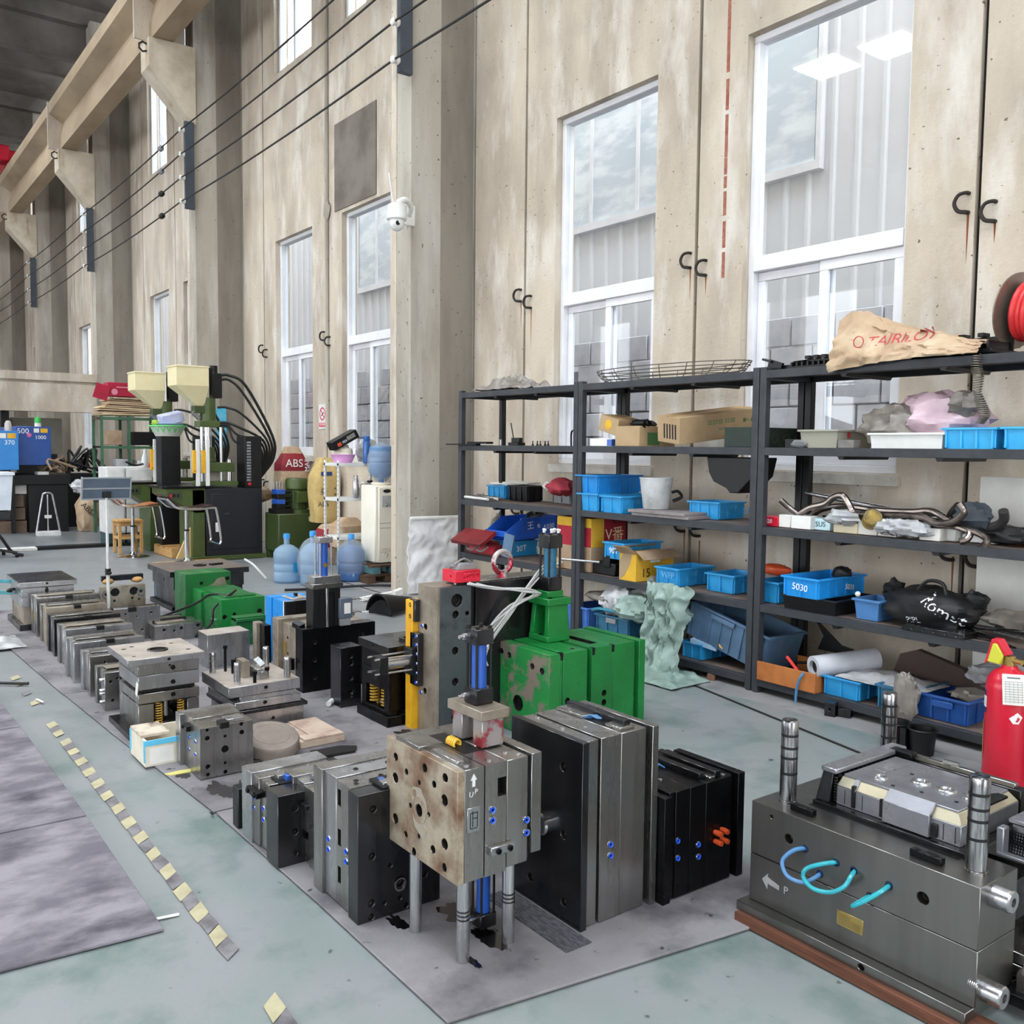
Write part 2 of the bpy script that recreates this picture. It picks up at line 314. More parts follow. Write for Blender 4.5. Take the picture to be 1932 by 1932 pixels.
    def lathe(s, prof, c=(0, 0, 0), axis='z', seg=20, sq=1.0, closed=False):
        vs = []; n = len(prof); c = Vector(c)
        for r, h in prof:
            for j in range(seg):
                u, w = r*cos(2*pi*j/seg), r*sin(2*pi*j/seg)*sq
                vs.append(c+Vector({'z': (u, w, h), 'x': (h, u, w), 'y': (u, h, w), '-y': (u, -h, w)}[axis]))
        fs = [(i*seg+j, i*seg+(j+1) % seg, ((i+1) % n)*seg+(j+1) % seg, ((i+1) % n)*seg+j) for i in range(n if closed else n-1) for j in range(seg)]
        if not closed: fs += [tuple(range(seg))[::-1], tuple(range((n-1)*seg, n*seg))]
        return s.add(vs, fs)
    def prism(s, poly, ax, a0, a1):
        """extrude a 2-D polygon: ax='x' poly is (y,z); 'y' -> (x,z); 'z' -> (x,y)"""
        k = len(poly); mk = {'x': lambda p, a: (a, p[0], p[1]), 'y': lambda p, a: (p[0], a, p[1]), 'z': lambda p, a: (p[0], p[1], a)}[ax]
        vs = [mk(p, a0) for p in poly]+[mk(p, a1) for p in poly]
        return s.add(vs, [tuple(range(k))[::-1], tuple(range(k, 2*k))]+[(i, (i+1) % k, k+(i+1) % k, k+i) for i in range(k)])
    def tub(s, x0, x1, y0, y1, z0, z1, t=.006, taper=.0):
        """open-topped box with walls, a bit narrower at its foot"""
        e = taper; o0 = [(x0+e, y0+e), (x1-e, y0+e), (x1-e, y1-e), (x0+e, y1-e)]; o1 = [(x0, y0), (x1, y0), (x1, y1), (x0, y1)]
        i1 = [(x0+t, y0+t), (x1-t, y0+t), (x1-t, y1-t), (x0+t, y1-t)]; i0 = [(x0+e+t, y0+e+t), (x1-e-t, y0+e+t), (x1-e-t, y1-e-t), (x0+e+t, y1-e-t)]
        vs = [(a, b, z0) for a, b in o0]+[(a, b, z1) for a, b in o1]+[(a, b, z1) for a, b in i1]+[(a, b, z0+t) for a, b in i0]
        fs = [(3, 2, 1, 0), (12, 13, 14, 15)]
        for k in (0, 4, 8): fs += [(k+i, k+(i+1) % 4, k+4+(i+1) % 4, k+4+i) for i in range(4)]
        return s.add(vs, fs)
    def blob(s, c, r, amp=.2, seed=0, nu=20, nv=12, flat=None, fr=2.2):
        vs = []; c = Vector(c)
        for i in range(nv+1):
            th = pi*i/nv
            for j in range(nu):
                ph = 2*pi*j/nu; d = Vector((sin(th)*cos(ph), sin(th)*sin(ph), cos(th)))
                k = 1+amp*noise.noise(d*fr+Vector((seed*7.3, seed*3.1, seed)))+amp*.5*noise.noise(d*fr*2.7+Vector((seed*1.3, 5, seed*2.1)))
                p = Vector((d.x*r[0], d.y*r[1], d.z*r[2]))*k
                if flat is not None and p.z < flat-c.z: p.z = flat-c.z
                vs.append(c+p)
        fs = [(i*nu+j, i*nu+(j+1) % nu, (i+1)*nu+(j+1) % nu, (i+1)*nu+j) for i in range(nv) for j in range(nu)]
        return s.add(vs, fs)
    def sheet(s, fn, nu, nv, t=.004):
        """a crumpled sheet with thickness: fn(u,v) -> point"""
        P = [[Vector(fn(i/nu, j/nv)) for j in range(nv+1)] for i in range(nu+1)]; vs = []; N = (nu+1)*(nv+1)
        for i in range(nu+1):
            for j in range(nv+1): vs.append(P[i][j])
        for i in range(nu+1):
            for j in range(nv+1):
                a = P[min(nu, i+1)][j]-P[max(0, i-1)][j]; b = P[i][min(nv, j+1)]-P[i][max(0, j-1)]; n_ = a.cross(b)
                n_ = n_.normalized() if n_.length > 1e-9 else Vector((0, 0, 1)); vs.append(P[i][j]-n_*t)
        ix = lambda i, j: i*(nv+1)+j
        fs = []
        for i in range(nu):
            for j in range(nv):
                q = (ix(i, j), ix(i+1, j), ix(i+1, j+1), ix(i, j+1)); fs.append(q); fs.append(tuple(N+k for k in q[::-1]))
        ed = [ix(i, 0) for i in range(nu+1)]+[ix(nu, j) for j in range(1, nv+1)]+[ix(i, nv) for i in range(nu-1, -1, -1)]+[ix(0, j) for j in range(nv-1, 0, -1)]
        for k in range(len(ed)):
            a, b = ed[k], ed[(k+1) % len(ed)]; fs.append((b, a, N+a, N+b))
        return s.add(vs, fs)
    def mesh(s, name, mats):
        me = bpy.data.meshes.new(name); me.from_pydata(s.v, [], s.f)
        for m in (mats if isinstance(mats, (list, tuple)) else [mats]): me.materials.append(m)
        if max(s.m, default=0): me.polygons.foreach_set('material_index', s.m)
        bm = bmesh.new(); bm.from_mesh(me); bmesh.ops.recalc_face_normals(bm, faces=bm.faces); bm.to_mesh(me); bm.free()
        me.polygons.foreach_set('use_smooth', [True]*len(me.polygons)); me.set_sharp_from_angle(angle=.62); me.update(); return me
    def build(s, name, mats, parent=None, bevel=0, label=None, loc=(0, 0, 0), rot=(0, 0, 0)):
        return link(name, s.mesh(name, mats), parent, bevel, label, loc, rot)
def link(name, me, parent=None, bevel=0, label=None, loc=(0, 0, 0), rot=(0, 0, 0)):
    o = bpy.data.objects.new(name, me); COL.objects.link(o); o.parent = parent; o.location = loc; o.rotation_euler = rot
    if label: o['label'] = label
    if bevel:
        b = o.modifiers.new('edge', 'BEVEL'); b.width = bevel; b.segments = 1; b.limit_method = 'ANGLE'; b.angle_limit = rad(50); b.use_clamp_overlap = True
    return o
def tag(o, label, cat, group=None):
    o['label'] = label; o['category'] = cat
    if group: o['group'] = group
    return o
def thing(name, label, cat, loc=(0, 0, 0), rz=0, group=None, rot=None):
    o = bpy.data.objects.new(name, None); COL.objects.link(o); o.location = loc; o.rotation_euler = rot or (0, 0, rz); o.empty_display_size = .05
    return tag(o, label, cat, group)
def one(g, name, mats, label, cat, loc=(0, 0, 0), rz=0, group=None, bevel=0, rot=None):
    return tag(g.build(name, mats, None, bevel, None, loc, rot or (0, 0, rz)), label, cat, group)
def struct(o): o['kind'] = 'structure'; return o
def sroot(name, loc=(0, 0, 0)):
    o = bpy.data.objects.new(name, None); COL.objects.link(o); o.location = loc; return struct(o)
def dup(root, loc, rz=None, label=None, group=None):
    r = root.copy(); COL.objects.link(r); r.location = loc
    if rz is not None: r.rotation_euler = (0, 0, rz)
    if label: r['label'] = label
    if group: r['group'] = group
    for ch in list(root.children):
        c = ch.copy(); COL.objects.link(c); c.parent = r
        for g in list(ch.children):
            d = g.copy(); COL.objects.link(d); d.parent = c
    return r
_TX = {}
def text(s, size, loc, face, m, parent, rot=0, ext=.0006, align='CENTER', name='lettering', shear=0, sx=1):
    """flat print on a face: '+x' reads along +Y, '-y' reads along +X, '+z' reads along +Y seen from +X"""
    k = (s, size, ext, align, shear, m.name)
    if k not in _TX:
        c = bpy.data.curves.new('print', 'FONT'); c.body = s; c.size = size; c.extrude = ext; c.align_x = align; c.align_y = 'CENTER'; c.shear = shear; c.resolution_u = 3
        o = bpy.data.objects.new('print', c); COL.objects.link(o); bpy.context.view_layer.update()
        me = bpy.data.meshes.new_from_object(o.evaluated_get(bpy.context.evaluated_depsgraph_get())); bpy.data.objects.remove(o); me.materials.clear(); me.materials.append(m); me.name = 'lettering'; _TX[k] = me
    R3 = {'+x': Matrix(((0, 0, 1), (1, 0, 0), (0, 1, 0))), '-y': Matrix(((1, 0, 0), (0, 0, -1), (0, 1, 0))), '+z': Matrix(((0, -1, 0), (1, 0, 0), (0, 0, 1)))}[face]
    o = link(name, _TX[k], parent, loc=loc); o.rotation_euler = (R3 @ Matrix.Rotation(rot, 3, 'Z')).to_euler(); o.scale = (sx, 1, 1); return o
_SH = {}
def shared(key, fn):
    if key not in _SH: _SH[key] = fn()
    return _SH[key]
AXR = {'+x': (0, pi/2, 0), '-y': (pi/2, 0, 0), '+z': (0, 0, 0), '-x': (0, -pi/2, 0), '+y': (-pi/2, 0, 0)}
def fitting(parent, face, p, r=.010):
    def mk():
        g = G(); g.lathe([(r*.42, -.004), (r*.42, .003), (r*.8, .0045), (r*.86, -.001)], seg=14); g.mi = 1; g.lathe([(r*.86, -.001), (r*.9, .002), (r*1.12, .0022), (r*1.2, 0)], seg=14)
        g.mi = 2; g.lathe([(r*.42, .0005), (.0001, .0005)], seg=10); return g.mesh('water_fitting', [bluefit, chrome, black_m])
    return link('water_fitting', shared(('fit', r), mk), parent, loc=p, rot=AXR[face])
def bolt(parent, face, p, r=.009, m=None, h=.006):
    m = m or steel_k
    def mk():
        g = G(); g.lathe([(r, 0), (r, h*.85), (r*.88, h), (r*.5, h), (r*.5, h*.4), (.0001, h*.4)], seg=12); return g.mesh('bolt', m)
    return link('bolt', shared(('bolt', r, h, m.name), mk), parent, loc=p, rot=AXR[face])
def conform(o, tgt, m_inv=None):
    """lay flat lettering onto the curved front (-y side) of a sheet or bag"""
    from mathutils.bvhtree import BVHTree
    me = o.data.copy(); o.data = me; t = BVHTree.FromPolygons([v.co.copy() for v in tgt.vertices], [tuple(p.vertices) for p in tgt.polygons])
    R_ = o.rotation_euler.to_matrix()
    for v in me.vertices:
        w = o.location+R_ @ Vector((v.co.x*o.scale.x, v.co.y, 0)); h = t.ray_cast(w+Vector((0, -.5, 0)), Vector((0, 1, 0)))
        if h[0] is not None: v.co = w+(h[0]+Vector((0, -.0015, 0))-w)
        else: v.co = w
    o.location = (0, 0, 0); o.rotation_euler = (0, 0, 0); o.scale = (1, 1, 1); return o
def plate(root, x0, x1, y0, y1, z0, z1, m, holes=None, name='plate', bev=.0016, label=None):
    if holes and any(isinstance(h[2], tuple) for hs in holes.values() for h in hs): bev = 0
    return G().box(x0, x1, y0, y1, z0, z1, holes).build(name, [m, hole_shade, bore] if holes else m, root, bev, label)
def spring(c, r, h, turns, wr):
    g = G(); n = int(turns*9); g.tube([(c[0]+r*cos(2*pi*i/9), c[1]+r*sin(2*pi*i/9), c[2]+h*i/n) for i in range(n+1)], wr, 5); return g
# ================================================================== THE SETTING
YB = 9.0; KO = YB/7.0          # neighbouring building, across a yard
WY0, WY1 = 5.46, 5.68
MOD = 6.545; NB = 6
fl_o = sroot('floor'); 
FX0, FX1, FY0, FY1 = -46.0, 14.0, -15.0, 5.7
G().box(FX0, FX1, FY0, FY1, -.12, -.004).build('floor_paint', floor_m, fl_o)
# darker apron under the rack, its saw-cut joint, and the grey zone at the far end
G().box(-9.3, 2.0, 4.44, 5.46, -.004, .0005).build('grey_apron', mat('grey apron paint', '#8c8b8c', '#9c9b9c', .55, scale=3, rvar=.1, c3='#77767a', s3=5), fl_o)
G().tube([(-9.3, 4.55, .001), (-6.0, 4.47, .001), (-4.085, 4.43, .001), (-2.04, 3.97, .001), (0.5, 3.5, .001)], .006, 6).build('saw_cut', joint, fl_o)
G().box(-46, -14.4, -15, 5.46, -.004, .002).build('far_floor_paint', floor_dark, fl_o)
# strip edging where the far zone starts
tr = sroot('trim_1')
G().box(-14.45, -14.25, -1.0, 2.35, 0, .035).build('white_edging', paper, tr); G().box(-14.45, -14.25, 2.35, 3.6, 0, .04).build('black_edging', black_m, tr)
# ---- the far wall (right of the photograph): precast panels between columns
wr = sroot('wall_right')
def panel(x0, x1, wins, nm='panel'):
    g = G(); x0 += .017; x1 -= .017; zt = 10.2
    if wins is None: g.box(x0, x1, WY0, WY1, 0, zt)
    else:
        a, b = wins; g.box(x0, a, WY0, WY1, 0, zt); g.box(b, x1, WY0, WY1, 0, zt)
        for z0, z1 in ((0, 1.353), (4.485, 6.86), (9.4, zt)): g.box(a, b, WY0, WY1, z0, z1)
    return g.build(nm, concrete, wr)
def window(n, a, b, z0, z1, tz, low=True):
    w = sroot('window_%d' % n); f = .05; Yg = 5.575
    def frame(x0, x1, q0, q1, y0, y1, t, nm, par):
        g = G(); g.box(x0, x1, y0, y1, q0, q0+t); g.box(x0, x1, y0, y1, q1-t, q1); g.box(x0, x0+t, y0, y1, q0+t, q1-t); g.box(x1-t, x1, y0, y1, q0+t, q1-t); return g.build(nm, whitef, par, .004)
    def pane(x0, x1, q0, q1, y, par): return G().box(x0, x1, y, y+.006, q0, q1).build('pane', glass, par)
    frame(a, b, z0, z1, 5.53, 5.63, f, 'window_frame', w)
    if low:
        G().box(a+f, b-f, 5.525, 5.625, tz-.05, tz+.06).build('transom', whitef, w, .004)
        pane(a+f, b-f, tz+.06, z1-f, Yg, w)
        m = (a+b)/2; q0, q1 = z0+f, tz-.05
        s1 = frame(a+f, m+.05, q0, q1, 5.585, 5.615, .065, 'sash', w); pane(a+f+.06, m-.01, q0+.06, q1-.06, 5.598, s1)
        s2 = frame(m-.04, b-f, q0, q1, 5.55, 5.58, .07, 'sash', w); pane(m+.02, b-f-.06, q0+.06, q1-.06, 5.562, s2)
        G().box(a-.03, b+.03, 5.43, 5.53, z0-.075, z0-.005).build('sill', mat('pale sill render', '#d8d3ca', '#bdb6ab', .8, scale=6, c3='#6c655d', s3=5, lo3=.6, hi3=.75), w)
    else:
        m = a+(b-a)*.42
        G().box(m-.03, m+.03, 5.54, 5.62, z0+f, z1-f).build('mullion', whitef, w, .003); pane(a+f, m-.03, z0+f, z1-f, Yg, w); pane(m+.03, b-f, z0+f, z1-f, Yg, w)
wn = 1
for k in range(NB):
    d = -MOD*k
    panel(-8.057+d, -7.19+d, None)
    panel(-7.19+d, -5.01+d, (-6.736+d, -5.457+d)); panel(-5.01+d, -2.83+d, (-4.558+d, -3.279+d))
    panel(-2.83+d, -1.91+d, None)
    for a in (-6.736+d, -4.558+d):
        if k < 5: window(wn, a, a+1.279, 1.353, 4.485, 2.85); wn += 1
        if 0 < k < 4: window(wn, a, a+1.279, 6.86, 9.4, 8, False); wn += 1
for x0, x1 in ((-1.51, .6), (.6, 2.78), (2.78, 5.0), (5.0, 9.0), (9, 14)): panel(x0, x1, None)
bk = G()
for k in range(NB):
    for x in (-7.19, -5.01, -2.83): bk.box(x-MOD*k-.03, x-MOD*k+.03, 5.50, 5.56, 0, 10.2)
    bk.box(-8.10-MOD*k, -8.02-MOD*k, 5.50, 5.56, 0, 10.2)
bk.build('joint_sealant', joint, wr)
# rusty lifting hooks left in the panels, with the runs below them
hk = G(); hk.tube([(.012, 0, .055), (.006, -.03, .056), (-.03, -.045, .045), (-.05, -.05, 0), (-.03, -.045, -.045), (.006, -.03, -.056), (.012, 0, -.055)], .012, 6, sub=4)
hm = hk.mesh('lifting_hook', mat('rusty black iron', '#1d1815', '#33241b', .7, scale=20))
for k in range(2):
    for j, x in enumerate((-7.19, -5.01, -2.83)):
        for dx, dz in ((-.065, .02), (.095, -.06)):
            for z in (2.94, .90):
                link('lifting_hook', hm, wr, loc=(x-MOD*k+dx, WY0, z+(dz if z > 1 else dz*.3)))
                if k == 0:
                    ln = RN.uniform(.10, .42); zz = z+dz-.05; xx = x+dx+.01
                    G().prism([(xx-.007, zz), (xx+.008, zz), (xx+.004, zz-ln*.6), (xx, zz-ln), (xx-.004, zz-ln*.5)], 'y', WY0-.0012, WY0+.001).build('rust_run', rust, wr)
# a long rust-red stain beside the second joint, a grey cement patch beyond the first column, dirt under the sills
zz = 4.95; 
while zz > 2.95:
    l = RN.uniform(.08, .3); G().box(-4.752, -4.722, WY0-.001, WY0+.001, zz-l, zz).build('red_stain', mat('faded red stain', '#a06a58', '#8c4c3e', .9, scale=20), wr); zz -= l+RN.uniform(.0, .05)
G().box(-11.29, -10.16, WY0-.012, WY0, 4.53, 5.63).build('cement_patch', cement_patch, wr)
cg = G(); cg.tube([(-11.50, 5.44, 10), (-11.50, 5.44, 1.5)], .03, 8); cg.blob((-11.5, 5.44, 4.6), (.09, .03, .12), .25, 3, 10, 8); cg.build('filled_joint', concrete_col, wr)
# ---- columns with corbels
for k in range(NB):
    X = -8.057-MOD*k
    c = struct(G().box(X-.39, X-.02, 4.72, 5.52, 0, 10.2).build('column', concrete_col)); 
    G().prism([(4.06, 7.5), (4.06, 7.09), (4.70, 6.36), (4.74, 6.36), (4.74, 7.5)], 'x', X-.42, X+.01).build('corbel', mat('pale corbel concrete', '#c3b7a6', '#ada08d', .85, scale=3, c3='#a08366', s3=6, lo3=.58, hi3=.72, st3=(1, 1, .2), spec=.2), c)
    if k: G().tube([(X-.1, 4.06, 7.42), (X-.1, 4.0, 7.44), (X-.1, 3.95, 7.40), (X-.1, 3.95, 7.34), (X-.1, 4.0, 7.30), (X-.1, 4.06, 7.32)], .015, 6).build('lifting_hook', rubber, c)
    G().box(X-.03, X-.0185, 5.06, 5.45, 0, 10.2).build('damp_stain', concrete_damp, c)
    G().box(X-.397, X-.30, 4.712, 4.74, 0, 6.4).build('render_strip', concrete, c)
# ---- crane beam on the corbels and its rail, the roof
cb = struct(G().prism([(4.12, 7.51), (4.42, 7.51), (4.42, 7.75), (4.36, 8.05), (4.62, 8.2), (4.62, 8.42), (3.93, 8.42), (3.93, 8.2), (4.19, 8.05), (4.12, 7.75)], 'x', -46, 9).build('crane_beam', concrete_beam))
G().box(-46, 9, 4.21, 4.33, 8.42, 8.58).build('crane_rail', black_m, cb)
for k in range(NB+1):
    X = -8.25-MOD*k; G().box(X-.02, X+.02, 3.90, 4.64, 7.5, 8.43).build('beam_joint', concrete, cb)
ct = thing('crane_end_truck', 'red crane end truck riding on the beam rail', 'crane', (-28.6, 4.27, 8.58))
G().box(-1.4, 1.4, -.22, .18, .12, .36).build('carriage', red, ct, .02); G().box(1.0, 1.5, -.55, -.2, .05, .45).build('motor_box', red, ct, .03)
for x in (-1.1, 1.1): G().cyl((x, -.12, .13), (x, .12, .13), .13, seg=16).build('wheel', black_m, ct)
G().box(-.6, .1, -1.2, -.2, .35, .75).build('girder', red, ct, .02)
ce = sroot('ceiling')
for i in range(18):
    x1 = 9.5-i*3.1
    if i % 2 == 1 and i < 12:
        G().box(x1-3.0, x1, -5.2, 5.7, 10.5, 10.62).build('roof_slab', concrete_dark, ce)
        G().box(x1-3.0, x1, -15, -5.2, 10.5, 10.62).build('roof_slab', concrete_dark, ce)
    else:
        if i < 12: G().box(x1-2.9, x1-.05, -4.9, 2.5, 10.55, 10.56).build('skylight_pane', glass, ce)
        G().box(x1-3.0, x1, 2.4, 5.7, 10.5, 10.62).build('roof_slab', concrete_dark, ce)
        G().box(x1-3.0, x1, -15, -4.8, 10.5, 10.62).build('roof_slab', concrete_dark, ce)
        if i >= 12: G().box(x1-3.0, x1, -4.8, 2.4, 10.5, 10.62).build('roof_slab', concrete_dark, ce)
    G().box(x1-.06, x1+.14, -15, 5.7, 10.15, 10.62).build('roof_rib', concrete_dark, ce)
for k in range(NB+1):
    X = 1.5-6.2*k-4.6
    G().box(X-.15, X+.15, -15, 5.6, 9.5, 10.14).build('roof_girder', concrete_dark, ce)
# ---- opposite wall with its window row, far end wall, near end with an open gate
wl = sroot('wall_left'); G().box(-46, 14, -14.3, -14.0, 0, 1.6).build('lower_band', concrete, wl); G().box(-46, 14, -14.3, -14.0, 6.4, 10.5).build('upper_band', concrete, wl)
for i in range(19): G().box(-46+i*3.27, -44.8+i*3.27, -14.3, -14.0, 1.6, 6.4).build('pier', concrete, wl)
we = sroot('wall_far'); G().box(-46.3, -46, -14.3, 5.7, 0, 10.5).build('end_panel', concrete, we)
wn_ = sroot('wall_near'); G().box(13.7, 14, -14.3, -3.2, 0, 10.5).build('end_panel', concrete, wn_); G().box(13.7, 14, 3.2, 5.7, 0, 10.5).build('end_panel', concrete, wn_); G().box(13.7, 14, -3.2, 3.2, 5.0, 10.5).build('gate_lintel', concrete, wn_)
# ceiling lamps that mirror in the window panes
for x, y, nm in ((-9.9, -2.75, 'square white ceiling lamp nearer to the first column'), (-8.75, -2.85, 'square white ceiling lamp nearer to the camera')):
    t = thing('ceiling_lamp', nm, 'lamp', (x, y, 8.0))
    G().box(-.42, .42, -.42, .42, .0, .05).build('lamp_housing', whitem, t, .004); G().box(-.39, .39, -.39, .39, -.006, 0).build('lamp_diffuser', mat('lit diffuser', '#fff3d6', emit=14), t)
    G().tube([(0, 0, .05), (0, 0, 2.14)], .012, 6).build('lamp_rod', whitem, t)
    area('ceiling_lamp_light', (x, y, 7.985), .78, .78, 60, col=(1, .95, .85))
# ---- outside: ground, the neighbouring sheet-metal building with its window strips, and a block wall
og = struct(G().box(-46, 14, 5.7, 40, -.2, -.1).build('ground_outside', mat('yard concrete', '#a8a8a6', '#979795', .9)))
ob = sroot('exterior_building'); g = G(); rx = -34.0; poly = []
while rx < 2:
    poly += [(rx, YB), (rx+.23, YB), (rx+.245, YB-.035), (rx+.29, YB-.035), (rx+.305, YB)]; rx += .305
vs = []; 
for p in poly: vs += [(p[0], p[1], 0), (p[0], p[1], 8.6)]
g.add(vs, [(2*i, 2*i+2, 2*i+3, 2*i+1) for i in range(len(poly)-1)]); g.box(-34, 2, YB+.02, YB+.1, 0, 8.6)
g.build('metal_cladding', metalsheet, ob)
def outwin(x0, x1, z0, z1, n):
    g = G(); t = .06
    for a, b, c, d in ((x0-t, x1+t, z0-t-.04, z0), (x0-t, x1+t, z1, z1+t), (x0-t, x0, z0, z1), (x1, x1+t, z0, z1)): g.box(a, b, YB-.10, YB, c, d)
    for i in range(1, n): xx = x0+(x1-x0)*i/n; g.box(xx-.03, xx+.03, YB-.09, YB, z0, z1)
    g.build('window_trim', whitef, ob); 
    for i in range(n): G().box(x0+(x1-x0)*i/n+.03, x0+(x1-x0)*(i+1)/n-.03, YB-.07, YB-.06, z0, z1).build('pane', outglass, ob)
zb = 1.5+2.49*KO
outwin(-9.4*KO, -5.02*KO, zb, zb+2.0, 6); a = wy(683, 540, YB).x; outwin(a, a+5.4, zb, zb+2.0, 7)
bw = sroot('block_wall'); zt_ = 1.5+1.16*KO; rowh = zt_/9
G().box(-31, -2.0, YB-.25, YB-.2, 0, zt_-rowh*1.2).build('mortar_core', mat('mortar', '#7d7e86', rough=.95), bw); 
bms = [G().box(0, .545, -.06, .0, 0, rowh-.018).build('brick', blockm, bw, .008) for _ in range(1)]; bm0 = bms[0].data; bpy.data.objects.remove(bms[0])
for x0, x1 in ((wy(1070, 800, YB-.27).x, wy(1700, 800, YB-.27).x), (wy(530, 800, YB-.27).x, wy(750, 800, YB-.27).x)):
    for r in range(3, 9):
        x = x0+(.28 if r % 2 else 0)
        while x < x1:
            if not (r == 8 and RN.random() < .22): 
                o = link('brick', bm0, bw, .01, loc=(x, YB-.27+RN.uniform(-.012, .012), r*rowh+RN.uniform(-.004, .004))); o.scale = (RN.uniform(.97, 1), 1, 1)
            x += .56
# ================================================================== MATS, TAPE
def sheet_mat(pts, h, m, label, cat='mat', group=None):
    t = one(G().prism(pts, 'z', 0.0005, h), 'rubber_mat', m, label, cat, group=group, bevel=.002); return t
fm = sheet_mat([(-1.95, 1.255), (-1.80, 2.30), (-1.86, 2.62), (-3.62, 2.72), (-3.66, 1.235), (-2.72, 1.252)], .009, mat_m, 'grey rubber mat under the steel mould on chrome legs')
mm = sheet_mat([(-3.675, 1.23), (-3.635, 2.8), (-5.9, 2.95), (-5.93, 1.105), (-5.0, 1.15)], .009, mat_m, 'grey rubber mat under the mould with yellow springs and pale top')
sheet_mat([(-5.945, 1.10), (-5.91, 2.9), (-9.2, 2.9), (-9.25, .98), (-7.0, 1.06)], .009, mat_m, 'grey rubber mat under the far row of small moulds')
sheet_mat([(-2.85, .795), (-2.885, .34), (-2.95, -.9), (-3.93, -.9), (-3.91, .80)], .010, mat_d, 'dark scuffed rubber mat with the exposed corner by the tape')
sheet_mat([(-3.925, .80), (-3.945, -.9), (-5.37, -.9), (-5.36, .785)], .010, mat_d, 'dark scuffed rubber mat, second one along the tape')
sheet_mat([(-5.375, .785), (-5.385, -.9), (-7.6, -.9), (-7.6, .72), (-6.4, .76)], .010, mat_d, 'grey dusty rubber mat farthest along the tape')
tp = thing('hazard_tape', 'worn yellow and grey striped floor tape along the mats', 'tape', (0, 0, 0))
y0, w, st = .893, .050, .087
def stripe(x, m, nm):
    cut = .022; j = lambda: RN.uniform(-.004, .004)
    yy = y0+(.0+.006*(x+2.2))*-1*.6
    G().prism([(x+cut+j(), yy+j()), (x+st+cut+j(), yy+j()), (x+st-cut+j(), yy+w+j()), (x-cut+j(), yy+w+j())], 'z', .0006, .0016).build(nm, m, tp)
x = -6.6; i = 0
while x < -1.95:
    if x < -2.60:
        ok = not (x < -5.0 and RN.random() < .25) and not (-5.75 < x < -5.45)
        if ok: stripe(x, tapey if i % 2 == 0 else tapek, 'stripe')
    x += st; i += 1
for n in range(5): stripe(-2.325+st*n, tapey if n % 2 == 0 else tapek, 'stripe')
# oil spills on the mat by the legs of the nearest mould
def spill(par, cx, cy, rx, ry, sd, z=.0094, m=oil):
    n = 36; p = []
    for k in range(n):
        a = 2*pi*k/n; q = 1+.55*noise.noise(Vector((cos(a)*2.2, sin(a)*2.2, sd)))+RN.uniform(-.10, .10); p.append((cx+rx*q*cos(a), cy+ry*q*sin(a)))
    G().prism(p, 'z', z-.0006, z).build('oil_spill', m, par)
for px, py, rx, ry, sd in ((750, 1740, .05, .022, 1), (868, 1722, .075, .055, 2), (925, 1770, .08, .035, 3), (893, 1815, .04, .012, 4), (400, 1535, .02, .006, 5)):
    c = fl(px, py, .009); spill(fm, c.x, c.y, rx, ry, sd)
for px, py, rx, ry, sd in ((415, 1490, .10, .05, 6), (345, 1462, .05, .03, 7), (620, 1430, .06, .03, 8), (770, 1385, .08, .05, 9)):
    c = fl(px, py, .009); spill(mm, c.x, c.y, rx, ry, sd, m=mat('dried oil film', '#2b282a', '#3a3638', .5, scale=9))
# ================================================================== MOULDS ON THE MATS (local frame: near corner at 0, length along -x, depth along +y)
ZM = .009
def hq(root, px, py, face):
    """hole / fitting position on the near faces, in the mould's own frame"""
    o = root.location
    q = wx(px, py, o.x) if face == '+x' else (wy(px, py, o.y) if face == '-y' else None)
    return q-o
def cyl_unit(name, label, p, z0, z1, w, m, tubes=4, cat='cylinder', port=True):
    """square hydraulic / air cylinder: end blocks, barrel, tie rods, ports"""
    t = thing(name, label, cat, (p[0], p[1], z0)); H = z1-z0; h = w/2; e = w*.75
    G().box(-h, h, -h, h, 0, e).build('end_block', steel_d, t, .003); G().box(-h, h, -h, h, H-e, H).build('end_block', steel_d, t, .003)
    G().cyl((0, 0, e), (0, 0, H-e), h*.72, seg=18).build('barrel', m, t)
    for a, b in ((-1, -1), (1, -1), (1, 1), (-1, 1)):
        G().cyl((a*h*.78, b*h*.78, e*.5), (a*h*.78, b*h*.78, H-e*.5), h*.13, seg=8).build('tie_rod', black_m, t)
        G().cyl((a*h*.7, b*h*.7, H), (a*h*.7, b*h*.7, H+.008), h*.2, seg=6).build('tie_nut', black_m, t)
    if port:
        for z in (e*.5, H-e*.5): G().cyl((-h*.3, -h, z), (-h*.3, -h-.02, z), .010, seg=10).cyl((-h*.3, -h-.02, z), (-h*.3, -h-.035, z), .006, seg=8).build('port_fitting', chrome_s, t)
    return t
# ---------------------------------------------------------------- A1: mould standing on chrome rods, arrow and UP on its side
A1 = thing('injection_mould', 'steel mould standing on thin rods, stained tan face, arrow and UP on its side', 'mould', (-2.13, 1.40, 0))
q1 = [(230,372,.012),(418,445,.013),(552,510,.013),(228,510,.016),(300,470,.009),(480,552,.010),(548,655,.016),(382,540,.007),(325,688,.007),(445,748,.007),(228,775,.016),(228,915,.011),(295,878,.010),(380,888,.007),(548,940,.016),(472,975,.012),(348,990,.012),(545,1092,.012)]
hl = []
for cx, cy, r in q1:
    p = hq(A1, 680+cx/3.45, 1320+cy/3.45, '-y'); hl.append((p.x, p.z, r, .02))
pc = hq(A1, 680+385/3.45, 1320+720/3.45, '-y'); hl.append((pc.x, pc.z, .020, .06))
za, zb_ = .258, .588
plate(A1, -.41, 0, 0, .024, za, zb_, rusty, {'-y': [(a, b, r, .022) for a, b, r, d in hl]}, 'clamp_plate')
pp = []
